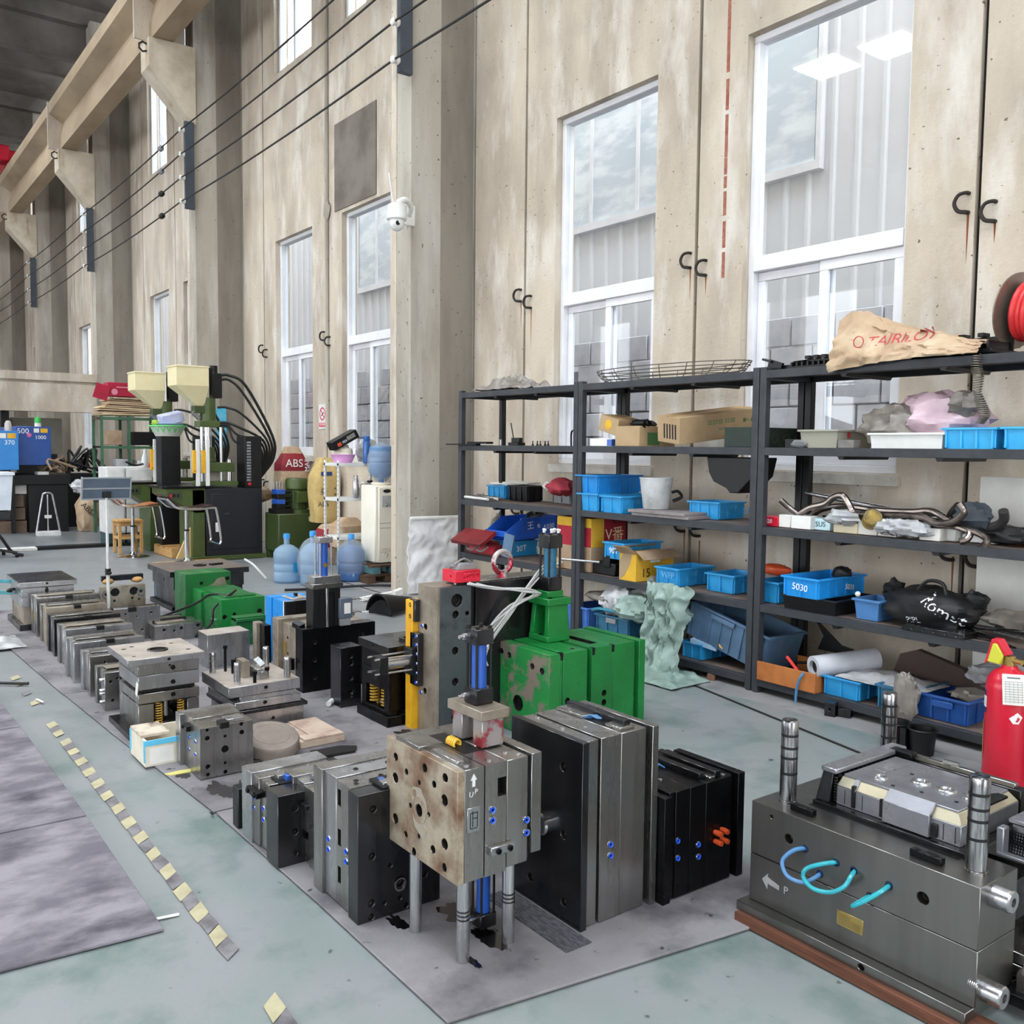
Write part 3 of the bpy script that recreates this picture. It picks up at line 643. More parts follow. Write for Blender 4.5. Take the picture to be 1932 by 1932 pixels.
for i in range(44):
    a = 2*pi*i/44; q = .062*(1+.22*noise.noise(Vector((cos(a)*1.6, sin(a)*1.6, 3)))+.25*abs(cos(a*1+.9))**8); pp.append((pc.x+q*.72*cos(a), pc.z+q*1.05*sin(a)))
g = G(); k = len(pp); ri = [(pc.x+.0205*cos(2*pi*i/44), pc.z+.0205*sin(2*pi*i/44)) for i in range(44)]; g.add([(x, -.0009, z) for x, z in pp]+[(x, -.0009, z) for x, z in ri], [(i, (i+1) % k, k+(i+1) % k, k+i) for i in range(k)]); g.build('clean_patch', mat('clean pale steel', '#b9b1a2', '#aea595', .45, metal=.45, scale=9), A1)
plate(A1, -.40, -.001, .0245, .093, za, zb_, steel)
plate(A1, -.40, -.001, .0955, .171, za, zb_, steel, {'+x': [(.155, .515, (.03, .055), .03)]})
plate(A1, -.40, -.001, .1735, .250, za+.008, zb_, steel)
plate(A1, -.41, .002, .262, .300, za+.03, zb_+.004, steel, name='clamp_plate')
plate(A1, -.395, -.01, .250, .262, za+.01, zb_-.004, steel_d)
G().lathe([(.0205, .0), (.040, .0), (.0405, -.003), (.0205, -.003)], (pc.x, 0, pc.z), 'y', 24, closed=True).build('locating_ring', rusty, A1)
for i, (dx, dz) in enumerate(((-.03, .045), (.03, -.05))): G().cyl((pc.x+dx, .001, pc.z+dz), (pc.x+dx, -.003, pc.z+dz), .012, seg=12).build('ring_screw', rusty, A1)
for px, py in ((929, 1528), (929, 1548), (993, 1547), (993, 1571)): p = hq(A1, px, py, '+x'); fitting(A1, '+x', (0, p.y, p.z), .0105)
p = hq(A1, 894, 1470, '+x'); G().prism([(p.y-.011, p.z-.003), (p.y-.005, p.z-.003), (p.y-.005, p.z-.022), (p.y+.005, p.z-.022), (p.y+.005, p.z-.003), (p.y+.011, p.z-.003), (p.y, p.z+.016)], 'x', -.002, .0006).build('arrow_mark', mat('engraved mark', '#d5d6d8', rough=.4), A1)
text('U', .022, (.0006, p.y-.009, p.z-.044), '+x', MATS['engraved mark'], A1, -.15); text('P', .022, (.0006, p.y+.008, p.z-.038), '+x', MATS['engraved mark'], A1, -.15)
p = hq(A1, 893, 1546, '+x'); np_ = G().box(-.002, .003, p.y-.022, p.y+.022, p.z-.036, p.z+.036).build('name_plate', steel_b, A1, .001)
g = G()
for yy, z0, z1 in ((-.012, -.025, .02), (-.004, -.02, .025), (.012, -.022, .022)): g.box(.003, .0036, p.y+yy-.0012, p.y+yy+.0012, p.z+z0, p.z+z1)
for zz_, y0_, y1_ in ((.02, -.012, .012), (-.025, -.012, .012), (.004, -.004, .012)): g.box(.003, .0036, p.y+y0_, p.y+y1_, p.z+zz_-.0012, p.z+zz_+.0012)
g.build('engraved_lines', steel_d, np_)
p = hq(A1, 945, 1598, '+x'); lk = G().box(-.001, .016, p.y-.045, p.y+.04, p.z-.014, p.z+.012).build('safety_strap', steel_b, A1, .002); bolt(lk, '+x', (.016, p.y-.02, p.z-.002), .009); bolt(lk, '+x', (.016, p.y+.022, p.z-.002), .009)
for i, (x, y) in enumerate(((-.035, .045), (-.262, .02), (-.045, .215), (-.28, .225))):
    g = G().cyl((x, y, .008), (x, y, .262), .0195, seg=18); o = g.build('rod_leg', chrome_s, A1)
    if i in (0, 2):
        g = G(); [g.lathe([(.0197, z), (.0201, z+.001), (.0201, z+.005), (.0197, z+.006)], (x, y, 0), seg=18) for z in (.135, .147, .159)]; g.build('grip_rings', steel_d, o)
# top: pocket with spring, side slides
plate(A1, -.36, -.22, .005, .09, zb_-.002, zb_+.012, steel, name='slide'); plate(A1, -.19, -.05, .03, .055, zb_-.002, zb_+.010, steel_b, name='slide')
G().box(-.33, -.12, .10, .165, zb_-.001, zb_+.0008).build('slide_pocket', black_m, A1); spring((0, 0, 0), .014, .05, 5, .004).build('spring', spring_y, A1, loc=(-.24, .125, zb_+.006), rot=(0, rad(90), 0))
for x, y in ((-.37, .045), (-.03, .05), (-.03, .13), (-.06, .21), (-.03, .235)): bolt(A1, '+z', (x, y, zb_), .008, chrome_s, .003)
# its two cylinders: one on top on a bridge, one hanging beneath
c0 = fl(935, 1408, zb_+.002)
br = thing('cylinder_bridge', 'steel bridge block with red paint on top of the rod-legged mould', 'bracket', (c0.x-.035, c0.y-.02, zb_+.004))
G().box(-.13, -.075, -.03, .05, 0, .085).build('post', mat('red smeared steel', '#b8b2b2', '#9b9698', .35, metal=.7, scale=5, c3='#b04550', s3=12, lo3=.5, hi3=.58), br, .002); G().box(-.015, .035, -.03, .05, 0, .085).build('post', MATS['red smeared steel'], br, .002)
G().cyl((-.05, .01, 0), (-.05, .01, .085), .012, seg=14).build('piston_rod', chrome, br); G().box(-.145, .045, -.04, .065, .085, .115).build('bridge_plate', steel_w, br, .002)
cyl_unit('hydraulic_cylinder', 'blue cylinder with dark end blocks upright on the rod-legged mould', (c0.x-.085, c0.y-.005, 0), zb_+.12, zb_+.12+.235, .066, bluecyl)
cyl_unit('hydraulic_cylinder', 'blue cylinder hanging between the rod legs under the mould', (-2.285, 1.60, 0), .02, .262, .060, bluecyl)
# ---------------------------------------------------------------- B1: tall bright steel block
B1 = thing('injection_mould', 'tallest bright steel mould, dark back face, standing behind the rod-legged one', 'mould', (-2.085, 1.825, ZM)); zb1 = .594
hb = []
for px, py in ((1062, 1447), (1063, 1575), (1063, 1702), (1000, 1420), (1000, 1655)): p = hq(B1, px, py, '-y'); hb.append((p.x, p.z, .014, .018))
plate(B1, -.365, 0, 0, .026, 0, zb1, steel_d, {'-y': hb}, 'clamp_plate'); plate(B1, -.345, -.012, .026, .074, .004, zb1-.002, steel); plate(B1, -.335, -.03, .074, .082, .01, zb1-.03, black_m, name='parting_gap')
plate(B1, -.345, -.008, .082, .168, .004, zb1, steel); plate(B1, -.345, -.010, .1695, .278, .004, zb1, steel); plate(B1, -.335, -.035, .278, .298, .006, zb1-.006, steel_d); plate(B1, -.365, 0, .298, .326, 0, zb1+.002, steel, name='clamp_plate')
for px, py in ((1104, 1605), (1104, 1630), (1155, 1595), (1155, 1616)): p = hq(B1, px, py, '+x'); fitting(B1, '+x', (-.008 if px > 1120 else -.011, p.y, p.z), .0105)
for x, y in ((-.16, .05), (-.13, .12), (-.30, .06)): bolt(B1, '+z', (x, y, zb1-.002), .010, chrome_s, .003)
p = hq(B1, 1033, 1552, '-y'); G().lathe([(.001, .03), (.030, .03), (.036, .024), (.036, 0)], (p.x-.005, 0, p.z), '-y', 24).build('locating_ring', chrome, B1)
plate(B1, -.335, -.20, .17, .27, zb1, zb1+.010, steel, name='slide'); plate(B1, -.335, -.05, .215, .245, zb1, zb1+.022, steel_d, name='guide_rail'); plate(B1, -.10, -.03, .18, .245, zb1, zb1+.010, steel, name='slide')
G().box(-.20, -.10, .175, .212, zb1, zb1+.001).build('slide_pocket', black_m, B1)
for i in range(4): G().tube([(-.20+.004*i, .176+.006*i, zb1+.002), (-.185+.004*i, .19+.006*i, zb1+.014), (-.165+.004*i, .205+.004*i, zb1+.003)], .0022, 5).build('blue_hose', hoseb, B1)
# ---------------------------------------------------------------- B2: black block with red plugs
B2 = thing('injection_mould', 'black steel mould with four red plugs beside the tallest bright one', 'mould', (-2.055, 2.155, ZM)); zb2 = .366
plate(B2, -.31, 0, 0, .034, 0, zb2-.008, steel_k, name='clamp_plate'); plate(B2, -.30, -.012, .034, .058, .004, zb2, steel_k)
for a, b in ((.0595, .127), (.1285, .205), (.2065, .338)): plate(B2, -.30, -.008, a, b, .004, zb2, steel_k)
plate(B2, -.29, -.03, .338, .362, .006, zb2-.004, steel_k); plate(B2, -.31, 0, .362, .396, 0, zb2+.003, steel_k, name='clamp_plate')
for px, py in ((1282, 1588), (1282, 1621), (1321, 1595), (1321, 1618)): p = hq(B2, px, py, '+x'); fitting(B2, '+x', (-.008, p.y, p.z), .010)
rp = G(); rp.cyl((-.004, 0, 0), (.03, 0, 0), .0085, seg=12); rp.cyl((.006, 0, 0), (.024, 0, 0), .0100, seg=12); rpm = rp.mesh('red_plug', orange)
for px, py in ((1352, 1571), (1364, 1566), (1352, 1588), (1364, 1584)): p = hq(B2, px, py, '+x'); link('red_plug', rpm, B2, loc=(-.006, p.y, p.z))
plate(B2, -.31, -.25, .16, .33, zb2, zb2+.012, steel_d, name='slide'); plate(B2, -.30, -.02, .262, .292, zb2, zb2+.024, steel_d, name='guide_rail'); plate(B2, -.29, -.04, .205, .235, zb2, zb2+.022, steel_d, name='guide_rail'); plate(B2, -.075, -.02, .235, .275, zb2, zb2+.010, steel, name='slide')
G().box(-.27, -.04, .236, .260, zb2, zb2+.001).build('slide_pocket', black_m, B2)
for i in range(5):
    G().tube([(-.255+.012*i, .165, zb2+.004), (-.25+.012*i, .178, zb2+.016), (-.235+.012*i, .19, zb2+.004)], .0022, 5).build('blue_hose', hoseb, B2)
for x, y in ((-.12, .10), (-.03, .315), (-.26, .05)): bolt(B2, '+z', (x, y, zb2), .008, chrome_s, .003)
p = hq(B2, 1255, 1690, '+x'); text('\u2193', .03, (.0004, p.y, p.z), '+x', black_m, B2)
# ---------------------------------------------------------------- B3, B4, B5: the row of plate stacks on the near mat (plates stacked along x)
def xstack(root, spans, W, H, mats, holes=None, wide=()):
    """spans: list of (x0, x1, inset_front, top drop)"""
    out = []
    for i, (x0, x1, ins, dz) in enumerate(spans):
        out.append(plate(root, x0, x1, ins, W-ins, 0 if ins < .001 else .005, H-dz, mats[i % len(mats)], (holes or {}).get(i), 'clamp_plate' if i in wide else 'plate'))
    return out
B3 = thing('injection_mould', 'broad steel mould with dark holed face left of the rod legs', 'mould', (-2.518, 1.288, ZM)); W3, H3 = .30, .418
hh = []
for cx, cy, r in ((1205, 705, .008), (1205, 820, .012), (1195, 1210, .012), (1345, 1285, .008), (1425, 1420, .018), (1190, 1600, .012), (1295, 1598, .008), (1190, 1715, .010), (1425, 1555, .008), (1475, 1620, .009)):
    p = hq(B3, 430+cx/4.392, 1340+cy/4.392, '+x'); hh.append((p.y, p.z, r, .02))
pk = []
for cy in (730, 1060, 1370): p = hq(B3, 430+900/4.392, 1340+cy/4.392, '-y'); pk.append((p.x, p.z, (.022, .055), .03))
hh += [(.24, .10, .012, .02), (.26, .30, .012, .02), (.2, .2, .008, .02)]
xs = [(-.323, -.256, 0, -.004), (-.256, -.170, .010, 0), (-.169, -.068, .010, .004), (-.067, 0, 0, .006)]
xstack(B3, xs, W3, H3, [steel, steel_b, steel, steel_d], {3: {'+x': hh}, 2: {'-y': pk}}, (0, 3))
for px, py in ((615, 1584), (615, 1604), (648, 1608), (648, 1627)): p = hq(B3, px, py, '-y'); fitting(B3, '-y', (p.x, .0095, p.z), .0105)
p = hq(B3, 755, 1668, '+x'); G().lathe([(.017, -.01), (.017, .003), (.022, .003), (.022, -.002)], (0, p.y, p.z), 'x', 20, closed=True).build('bush_ring', chrome, B3)
for x, y in ((-.21, .10), (-.11, .14), (-.21, .22), (-.11, .05)): bolt(B3, '+z', (x, y, H3), .009, steel_d, .003)
plate(B3, -.10, -.005, .09, .24, H3-.006, H3+.003, black_m, name='slide_pocket'); plate(B3, -.055, -.02, .10, .20, H3-.006, H3+.010, steel_b, name='slide'); plate(B3, -.03, .0, .12, .16, H3-.012, H3+.006, black_m, name='clamp'); plate(B3, -.08, -.06, .11, .13, H3, H3+.008, bluecyl, name='hose_end')
B4 = thing('injection_mould', 'narrow steel mould with a small arrow, squeezed between two larger ones', 'mould', (-2.93, 1.335, ZM)); H4 = .284
p4 = hq(B4, 578, 1585, '-y')
xs = [(-.272, -.19, 0, -.002), (-.19, -.115, .012, .004), (-.114, -.055, .006, .008), (-.054, 0, 0, 0)]
xstack(B4, xs, .30, H4, [steel, steel_b, steel, steel], {2: {'-y': [(-.088, .10, (.03, .03), .015)]}}, (0, 3))
G().box(-.10, -.055, -.012, .02, .205, .222).build('safety_strap', black_m, B4, .002)
p = hq(B4, 561, 1510, '-y'); G().prism([(p.x-.012, p.z-.003), (p.x-.006, p.z-.003), (p.x-.006, p.z-.04), (p.x+.006, p.z-.04), (p.x+.006, p.z-.003), (p.x+.012, p.z-.003), (p.x, p.z+.014)], 'y', .0114, .0125).build('arrow_mark', MATS['engraved mark'], B4)
plate(B4, -.18, -.06, .06, .26, H4-.004, H4+.002, black_m, name='slide_pocket'); plate(B4, -.16, -.12, .05, .24, H4, H4+.014, steel_b, name='slide'); plate(B4, -.10, -.06, .08, .24, H4, H4+.010, steel_b, name='slide')
B5 = thing('injection_mould', 'steel plate mould with black clamp bolts, first of the nearest row', 'mould', (-3.03, 1.243, ZM)); H5 = .262
hh = [(.06, .205, .012, .02), (.06, .12, .012, .02), (.06, .04, .009, .02), (.2, .2, .012, .02), (.2, .05, .012, .02)]
xs = [(-.36, -.262, 0, -.006), (-.262, -.205, .008, .0), (-.204, -.13, .016, .004), (-.106, 0, -.004, .002)]
xstack(B5, xs, .31, H5, [steel_b, steel, steel, steel_d], {3: {'+x': hh}}, (0, 3))
plate(B5, -.128, -.108, .02, .29, .006, H5-.05, black_m, name='parting_gap'); plate(B5, -.20, -.11, .05, .28, H5-.004, H5+.002, black_m, name='slide_pocket'); plate(B5, -.19, -.15, .06, .1, H5, H5+.016, steel_b, name='slide'); plate(B5, -.17, -.12, .12, .27, H5, H5+.012, steel_b, name='slide'); plate(B5, -.15, -.12, .08, .11, H5, H5+.02, bluecyl, name='hose_end')
st_ = G().box(-.27, -.17, -.018, .016, .198, .222).build('safety_strap', steel_k, B5, .003); bolt(st_, '-y', (-.25, -.018, .21), .010); bolt(st_, '-y', (-.19, -.018, .21), .010)
for px, py in ((475, 1505), (475, 1524), (493, 1526), (493, 1547)): p = hq(B5, px, py, '-y'); fitting(B5, '-y', (p.x, .0085, p.z), .010)
for x, y in ((-.24, .10), (-.24, .22), (-.31, .16)): bolt(B5, '+z', (x, y, H5), .008, chrome_s, .003)
rb = one(G().box(-.06, 0, 0, .22, 0, .16), 'rubber_block', rubber, 'black block behind the first mould of the nearest row', 'block', (-3.44, 1.245, ZM), bevel=.004)
# ---------------------------------------------------------------- C1: small holed mould lying upright by the taped box
C1 = thing('injection_mould', 'small upright steel mould with a big centre hole, beside the taped box', 'mould', (-4.045, 1.286, ZM)); H1 = .240
hh = []
for cx, cy, r in ((850, 1440, .008), (850, 1503, .011), (985, 1410, .008), (1110, 1393, .009), (1112, 1455, .011), (985, 1485, .007), (985, 1583, .017), (985, 1688, .007), (855, 1718, .011), (855, 1778, .009), (988, 1755, .009)):
    p = hq(C1, 180+cx/4.026, 1020+cy/4.026, '+x'); hh.append((p.y, p.z, r, .02))
xs = [(-.32, -.255, 0, 0), (-.255, -.135, .02, -.004), (-.134, 0, .01, .006)]
xstack(C1, xs, .262, H1, [steel_b, steel, steel], {2: {'+x': hh}}, (0,))
for px, py in ((349, 1392), (349, 1415), (365, 1400), (365, 1424)): p = hq(C1, px, py, '-y'); fitting(C1, '-y', (p.x, .0195 if px < 355 else .0095, p.z), .009)
sl = G().box(-.20, -.13, -.01, .03, .19, .215).build('safety_strap', steel_k, C1, .002); bolt(sl, '-y', (-.18, -.01, .205), .009)
plate(C1, -.05, .008, .10, .14, H1-.02, H1+.008, black_m, name='clamp'); plate(C1, -.09, -.02, .14, .22, H1-.006, H1+.010, steel_b, name='slide'); G().cyl((-.05, .03, .012), (-.05, .30, .012), .016, seg=12).build('roller', steel_d, C1)
# ---------------------------------------------------------------- C2: open mould with pale top and yellow springs
X, Y = -4.80, 1.185
C2 = thing('injection_mould', 'large stacked steel mould with pale dusty top, round hole and yellow springs', 'mould', (X, Y, ZM)); L, D = .415, .385
plate(C2, -L, 0, 0, D, 0, .030, steel_d, name='base_plate'); b0, b1 = .05, D-.03
plate(C2, -L+.03, -.335, b0, b1, .030, .178, steel, name='spacer_block')
# ejector box open to the +x side
plate(C2, -.335, -.012, b0, b0+.075, .030, .170, steel, name='spacer_block'); plate(C2, -.335, -.012, b1-.06, b1, .030, .170, steel, name='spacer_block'); plate(C2, -.30, -.03, b0+.09, b1-.075, .032, .062, steel_d, name='ejector_plate')
for y in (b0+.105, b1-.09): spring((-.03, y, .062), .016, .105, 8, .0032).build('spring', mat('ochre spring', '#c39a3f', rough=.4), C2)
G().cyl((-.05, (b0+b1)/2-.01, .09), (-.05, (b0+b1)/2-.01, .17), .013, seg=12).build('ejector_pin', chrome_s, C2)
plate(C2, -L+.03, -.006, b0, b1, .176, .226, steel, {'+x': [((b0+b1)/2+.02, .203, .012, .02)]}); plate(C2, -L+.05, -.02, b0+.02, b1-.02, .228, .246, black_m, name='parting_gap')
plate(C2, -L+.03, -.006, b0, b1, .247, .318, steel_b, {'+x': [((b0+b1)/2+.02, .27, .012, .02)]}); plate(C2, -L+.03, -.006, b0, b1, .320, .376, steel, {'+x': [((b0+b1)/2+.02, .345, .012, .02), ((b0+b1)/2+.005, .358, .006, .01)]})
plate(C2, -L+.002, -.002, .002, D-.002, .4078, .4092, steel_t, {'+z': [(-.17, D/2, .048, .03), (-.32, .1, .013, .01), (-.28, .05, .013, .01), (-.30, .30, .013, .01), (-.10, .33, .013, .01), (-.08, .05, .01, .01)]}, 'dusty_top', bev=0)
plate(C2, -L, 0, .0, D, .376, .408, steel_b, {'+x': [((b0+b1)/2, .392, .008, .01)]}, 'clamp_plate')
G().lathe([(.040, .002), (.040, .008), (.052, .008), (.054, .001)], (-.17, D/2, .407), seg=24, closed=True).build('locating_ring', steel_d, C2)
sp = G().rbox((-.012, b0-.006, .255), (.03, .004, .07), (0, .35, 0)).build('tag_strip', paper, C2); G().box(-.2, -.15, b1, b1+.012, .25, .39).build('safety_strap', steel_k, C2)
# ---------------------------------------------------------------- C3: half mould with four guide pillars
X = -4.80; C3 = thing('injection_mould', 'open half mould with upright guide pillars, beside the pale topped mould', 'mould', (-4.62, 1.66, ZM)); 
plate(C3, -.42, 0.02, .02, .37, 0, .10, steel_b, {'+x': [(.2, .055, .009, .01)]}, 'base_block'); plate(C3, -.44, .03, .0, .39, .10, .118, steel_d, name='base_plate')
plate(C3, -.42, -.01, .02, .035, .118, .175, steel_d); plate(C3, -.41, .01, .00, .36, .120, .160, steel_b, {'+x': [(.16, .142, .010, .012)]}); plate(C3, -.40, -.005, .03, .33, .160, .185, steel_b, {'+x': [(.17, .178, .008, .01)]}); plate(C3, -.42, .0, -.03, .36, .188, .242, steel_b, {'+x': [(.17, .218, .010, .012)]}, 'clamp_plate'); plate(C3, -.418, -.002, -.028, .358, .242, .2435, steel_t, name='dusty_top', bev=0)
def pillar(root, x, y, z0, h, r, m=chrome_s, rings=3):
    g = G(); pf = [(r*.97, 0)]
    for i in range(rings):
        z = h*(i+1)/(rings+.8); pf += [(r, z-.003), (r*.9, z-.002), (r*.9, z+.002), (r, z+.003)]
    pf += [(r, h-.006), (r*.85, h)]; g.lathe(pf, (x, y, z0), seg=20); return g.build('guide_pillar', m, root)
for x, y in ((-.055, .035), (-.03, .30), (-.36, .01), (-.34, .305)): pillar(C3, x, y, .243, .115, .018, rings=4)
for x, y, h in ((-.03, .12, .045), (-.10, .215, .04)): G().cyl((x, y, .243), (x, y, .243+h), .009, seg=10).cyl((x, y, .243+h), (x, y, .243+h+.018), .013, seg=10).build('cap_screw', steel_k, C3)
plate(C3, -.25, -.15, .10, .14, .243, .335, steel_w, name='core_insert'); plate(C3, -.20, -.08, .15, .19, .243, .30, steel_b, name='core_insert'); plate(C3, -.14, -.07, .17, .21, .243, .285, steel, name='core_insert'); plate(C3, -.30, -.28, .09, .12, .243, .32, steel_k, name='core_insert'); G().rbox((-.19, .21, .31), (.10, .03, .012), (.5, .2, 0)).build('core_insert', steel_b, C3); G().cyl((-.36, .08, .243), (-.36, .08, .37), .008, seg=8).cyl((-.36, .08, .37), (-.36, .08, .388), .012, seg=8).build('cap_screw', steel_k, C3)
# ---------------------------------------------------------------- generic blocks placed by their near floor corner
def block(name, label, s, nx=0, ny=0, m=steel, m2=None, holes_x=(), holes_y=(), holes_z=(), top=None, flange=True, z0=ZM, cat='mould', group=None):
    X, Y, L, D, H = spec(*s, z0=z0) if s[0] > 0 else s
    t = thing(name, label, cat, (X, Y, z0), group=group)
    def H_(hs, A, B): return [(a*A, b*B, r, .015) for a, b, r in hs]
    if nx:
        for i in range(nx):
            a, b = -L+L*i/nx, -L+L*(i+1)/nx-.0015; fl_ = flange and i in (0, nx-1); ins = 0 if fl_ else .012; last = i == nx-1
            hol = {}
            if last and holes_x: hol['+x'] = H_(holes_x, D, H)
            plate(t, a, b, ins, D-ins, 0 if fl_ else .004, H-(0 if fl_ else .004), (m2 if (m2 and i % 2) else m), hol or None, 'clamp_plate' if fl_ else 'plate')
    elif ny:
        for i in range(ny):
            a, b = D*i/ny, D*(i+1)/ny-.0015; fl_ = flange and i in (0, ny-1); ins = 0 if fl_ else .012
            hol = {}
            if i == 0 and holes_y: hol['-y'] = [(-u*L, v*H, r, .015) for u, v, r in holes_y]
            plate(t, -L+ins, -ins, a, b, 0 if fl_ else .004, H-(0 if fl_ else .004), (m2 if (m2 and i % 2) else m), hol or None, 'clamp_plate' if fl_ else 'plate')
    else:
        hol = {}
        if holes_x: hol['+x'] = H_(holes_x, D, H)
        if holes_y: hol['-y'] = [(-u*L, v*H, r, .015) for u, v, r in holes_y]
        if holes_z: hol['+z'] = [(-u*L, v*D, r, .02) for u, v, r in holes_z]
        plate(t, -L, 0, 0, D, 0, H, m, hol or None, 'body')
    if top: plate(t, -L, 0, 0, D, H, H+.004, top, name='top_film')
    return t, X, Y, L, D, H
R6 = ((.12, .75, .009), (.25, .82, .007), (.5, .72, .008), (.8, .8, .009), (.85, .5, .008), (.3, .45, .007), (.15, .25, .009), (.6, .3, .008), (.85, .2, .009))
# C4: the receding row of small moulds along the mat edge
rowX = [-5.42, -5.78, -6.16, -6.58, -7.02, -7.42, -7.80]; rowL = [.24, .25, .27, .29, .26, .26, .25]; rowD = [.27, .34, .42, .42, .44, .42, .46]; rowH = [.215, .238, .25, .262, .262, .28, .30]; rowY = [1.215, 1.215, 1.205, 1.24, 1.25, 1.27, 1.27]
labs = ['small upright mould with side screws, next to the pale topped mould', 'small mould with dark clamp on top, second in the far row', 'mould with bright holed end plate, third in the far row', 'mould with silvery end and dark screws, fourth in the far row', 'dark ended small mould, fifth in the far row', 'brownish topped mould, sixth in the far row', 'small mould with a brass coloured label, last before the black topped stack']
for i in range(7):
    X, Y, L, D, H = rowX[i], rowY[i], rowL[i], rowD[i], rowH[i]
    t, *_ = block('injection_mould', labs[i], (X, Y, L, D, H), nx=4 if i % 2 else 5, m=[steel, steel_b, steel_b, steel, steel_d, steel, steel][i], m2=[steel_d, steel, steel, steel_b, steel, steel_w, steel_b][i], holes_x=R6 if i not in (4,) else ((.3, .7, .01), (.7, .7, .01)), group='far row of small moulds')
    plate(t, -.03, .006, D*.45, D*.45+.05, H-.02, H+.006, black_m, name='clamp'); plate(t, -L*.7, -L*.4, .03, D-.03, H, H+.006, steel_w if i % 3 == 0 else steel, name='cover_plate')
    for z in (.35, .6): fitting(t, '-y', (-L*.35, .012, H*z), .008)
    if i == 0:
        for z in (.2, .42, .5, .78): bolt(t, '-y', (-.05, .0, H*z), .010, chrome_s, .018)
    if i == 6: G().box(-.2, -.17, .010, .0125, .1, .17).build('brass_label', brass, t)
block('injection_mould', 'pale aluminium block behind the open mould with guide pillars', (392, 1262, 1199, 374, 471), m=steel_b, holes_x=((.68, .18, .011),), top=steel_t)
# C5: black topped stack at the far left
X, Y = -8.10, 1.20; C5 = thing('injection_mould', 'stacked mould with black top plate at the far end of the mats', 'mould', (X, Y, ZM)); L, D = .62, .42
plate(C5, -L, -.02, 0, D, 0, .05, steel_d, name='base_plate'); plate(C5, -L+.04, -.03, .03, D-.03, .05, .19, steel_w, name='spacer_block'); plate(C5, -L+.04, -.02, .02, D-.02, .19, .265, steel_b); plate(C5, -L+.04, -.02, .02, D-.02, .268, .34, steel_b, {'+x': [(.2, .31, .014, .01), (.2, .33, .008, .01)]})
plate(C5, -L, 0, 0, D, .345, .385, steel_b, {'+x': [(.2, .37, .009, .01)]}, 'clamp_plate'); plate(C5, -L+.002, -.002, .002, D-.002, .385, .388, steel_k, {'+z': [(-.3, .21, .05, .002)]}, 'top_film')
for z in (.33, .345, .235, .25): G().tube([(-.5, .02, z), (-.5, -.12, z+.01), (-.52, -.26, z-.01), (-.6, -.45, z-.12)], .006, 6, sub=3).build('water_hose', cyan, C5)
G().tube([(-.3, .015, .30), (-.3, -.02, .30), (-.36, -.03, .28), (-.4, .0, .27)], .012, 6, sub=3).build('black_handle', black_m, C5)
# C6 group
t, X, Y, L, D, H = block('injection_mould', 'pale grey mould with two large bores near the board stand', (191, 1182, 1108, 188, 275), ny=0, m=steel_w, holes_x=((.32, .84, .034), (.74, .84, .034), (.12, .8, .012), (.9, .82, .012), (.3, .62, .01), (.36, .42, .008), (.7, .66, .01), (.64, .46, .008), (.15, .62, .009), (.85, .62, .009)))
for y in (.12, .9): G().lathe([(.022, .001), (.022, .004), (.034, .004), (.034, .001)], (0, D*y, H*.8), 'x', 18, closed=True).build('guide_ring', chrome_s, t)
hd = thing('pull_bar', 'dark bar with two round tan knobs on the pale bored mould', 'handle', (X-.12, Y+D*.55, H+ZM)); G().box(-.02, .02, -.16, .17, .03, .075).build('bar', steel_d, hd, .003)
for y in (-.11, .12): G().blob((.0, y, .028), (.05, .05, .028), .05, 2, 14, 8, flat=0).build('knob', wood, hd)
t, X, Y, L, D, H = block('injection_mould', 'dark steel mould with a black clamp standing before the pale bored one', (216, 1212, 1150, 208, 303), nx=4, m=steel_d, m2=steel, holes_x=R6); plate(t, -.02, .006, D*.3, D*.48, H-.03, H+.004, black_m, name='clamp'); plate(t, -.05, -.01, D*.5, D*.6, H*.55, H*.9, chrome_s, name='slide')
t, X, Y, L, D, H = block('injection_mould', 'low mould with brown plate edges behind the silver ended low one', (262, 1206, 1172, 252, 352), nx=5, m=steel_d, m2=steel_w)
t, X, Y, L, D, H = block('injection_mould', 'low mould with a silvery holed end beside the green moulds', (292, 1212, 1182, 272, 383), nx=3, m=steel, m2=steel_b, holes_x=((.2, .7, .012), (.55, .72, .012), (.9, .8, .012), (.4, .6, .008))); plate(t, -L*.6, -L*.3, .04, D-.1, H, H+.006, steel_w, name='cover_plate')
# C7: big dark mould behind
X, Y, L, D, H = spec(325, 1156, 1079, 283, 465); C7 = thing('injection_mould', 'big dark mould with brown flat top near the bar stools', 'mould', (X, Y, 0)); 
plate(C7, -L, 0, 0, D, 0, .05, steel_k, name='base_plate'); plate(C7, -L+.03, -.02, .03, .12, .05, .2, steel_d, name='spacer_block'); plate(C7, -L+.03, -.02, D-.12, D-.03, .05, .2, steel_d, name='spacer_block'); plate(C7, -L+.06, -L+.16, .12, D-.12, .05, .2, steel_d, name='spacer_block')
spring((-L+.09, .06, .06), .03, .12, 6, .008).build('spring', hoseb, C7); plate(C7, -L+.02, -.01, .02, D-.02, .2, .315, steel_d, {'-y': [(-.3, .26, .014, .01)]}); plate(C7, -L+.02, -.01, .02, D-.02, .318, H-.05, steel_d, {'-y': [(-.45, .38, .012, .01), (-.2, .38, .012, .01), (-.32, .38, .02, .01)]})
plate(C7, -L, 0.02, -.02, D+.02, H-.048, H, steel_d, name='clamp_plate'); plate(C7, -L+.001, 0.019, -.019, D+.019, H, H+.002, mat('brown dusty top', '#6b5f57', '#5a4f48', .7, scale=4), {'+z': [(-.3, D*.5, .05, .002)]}, 'top_film')
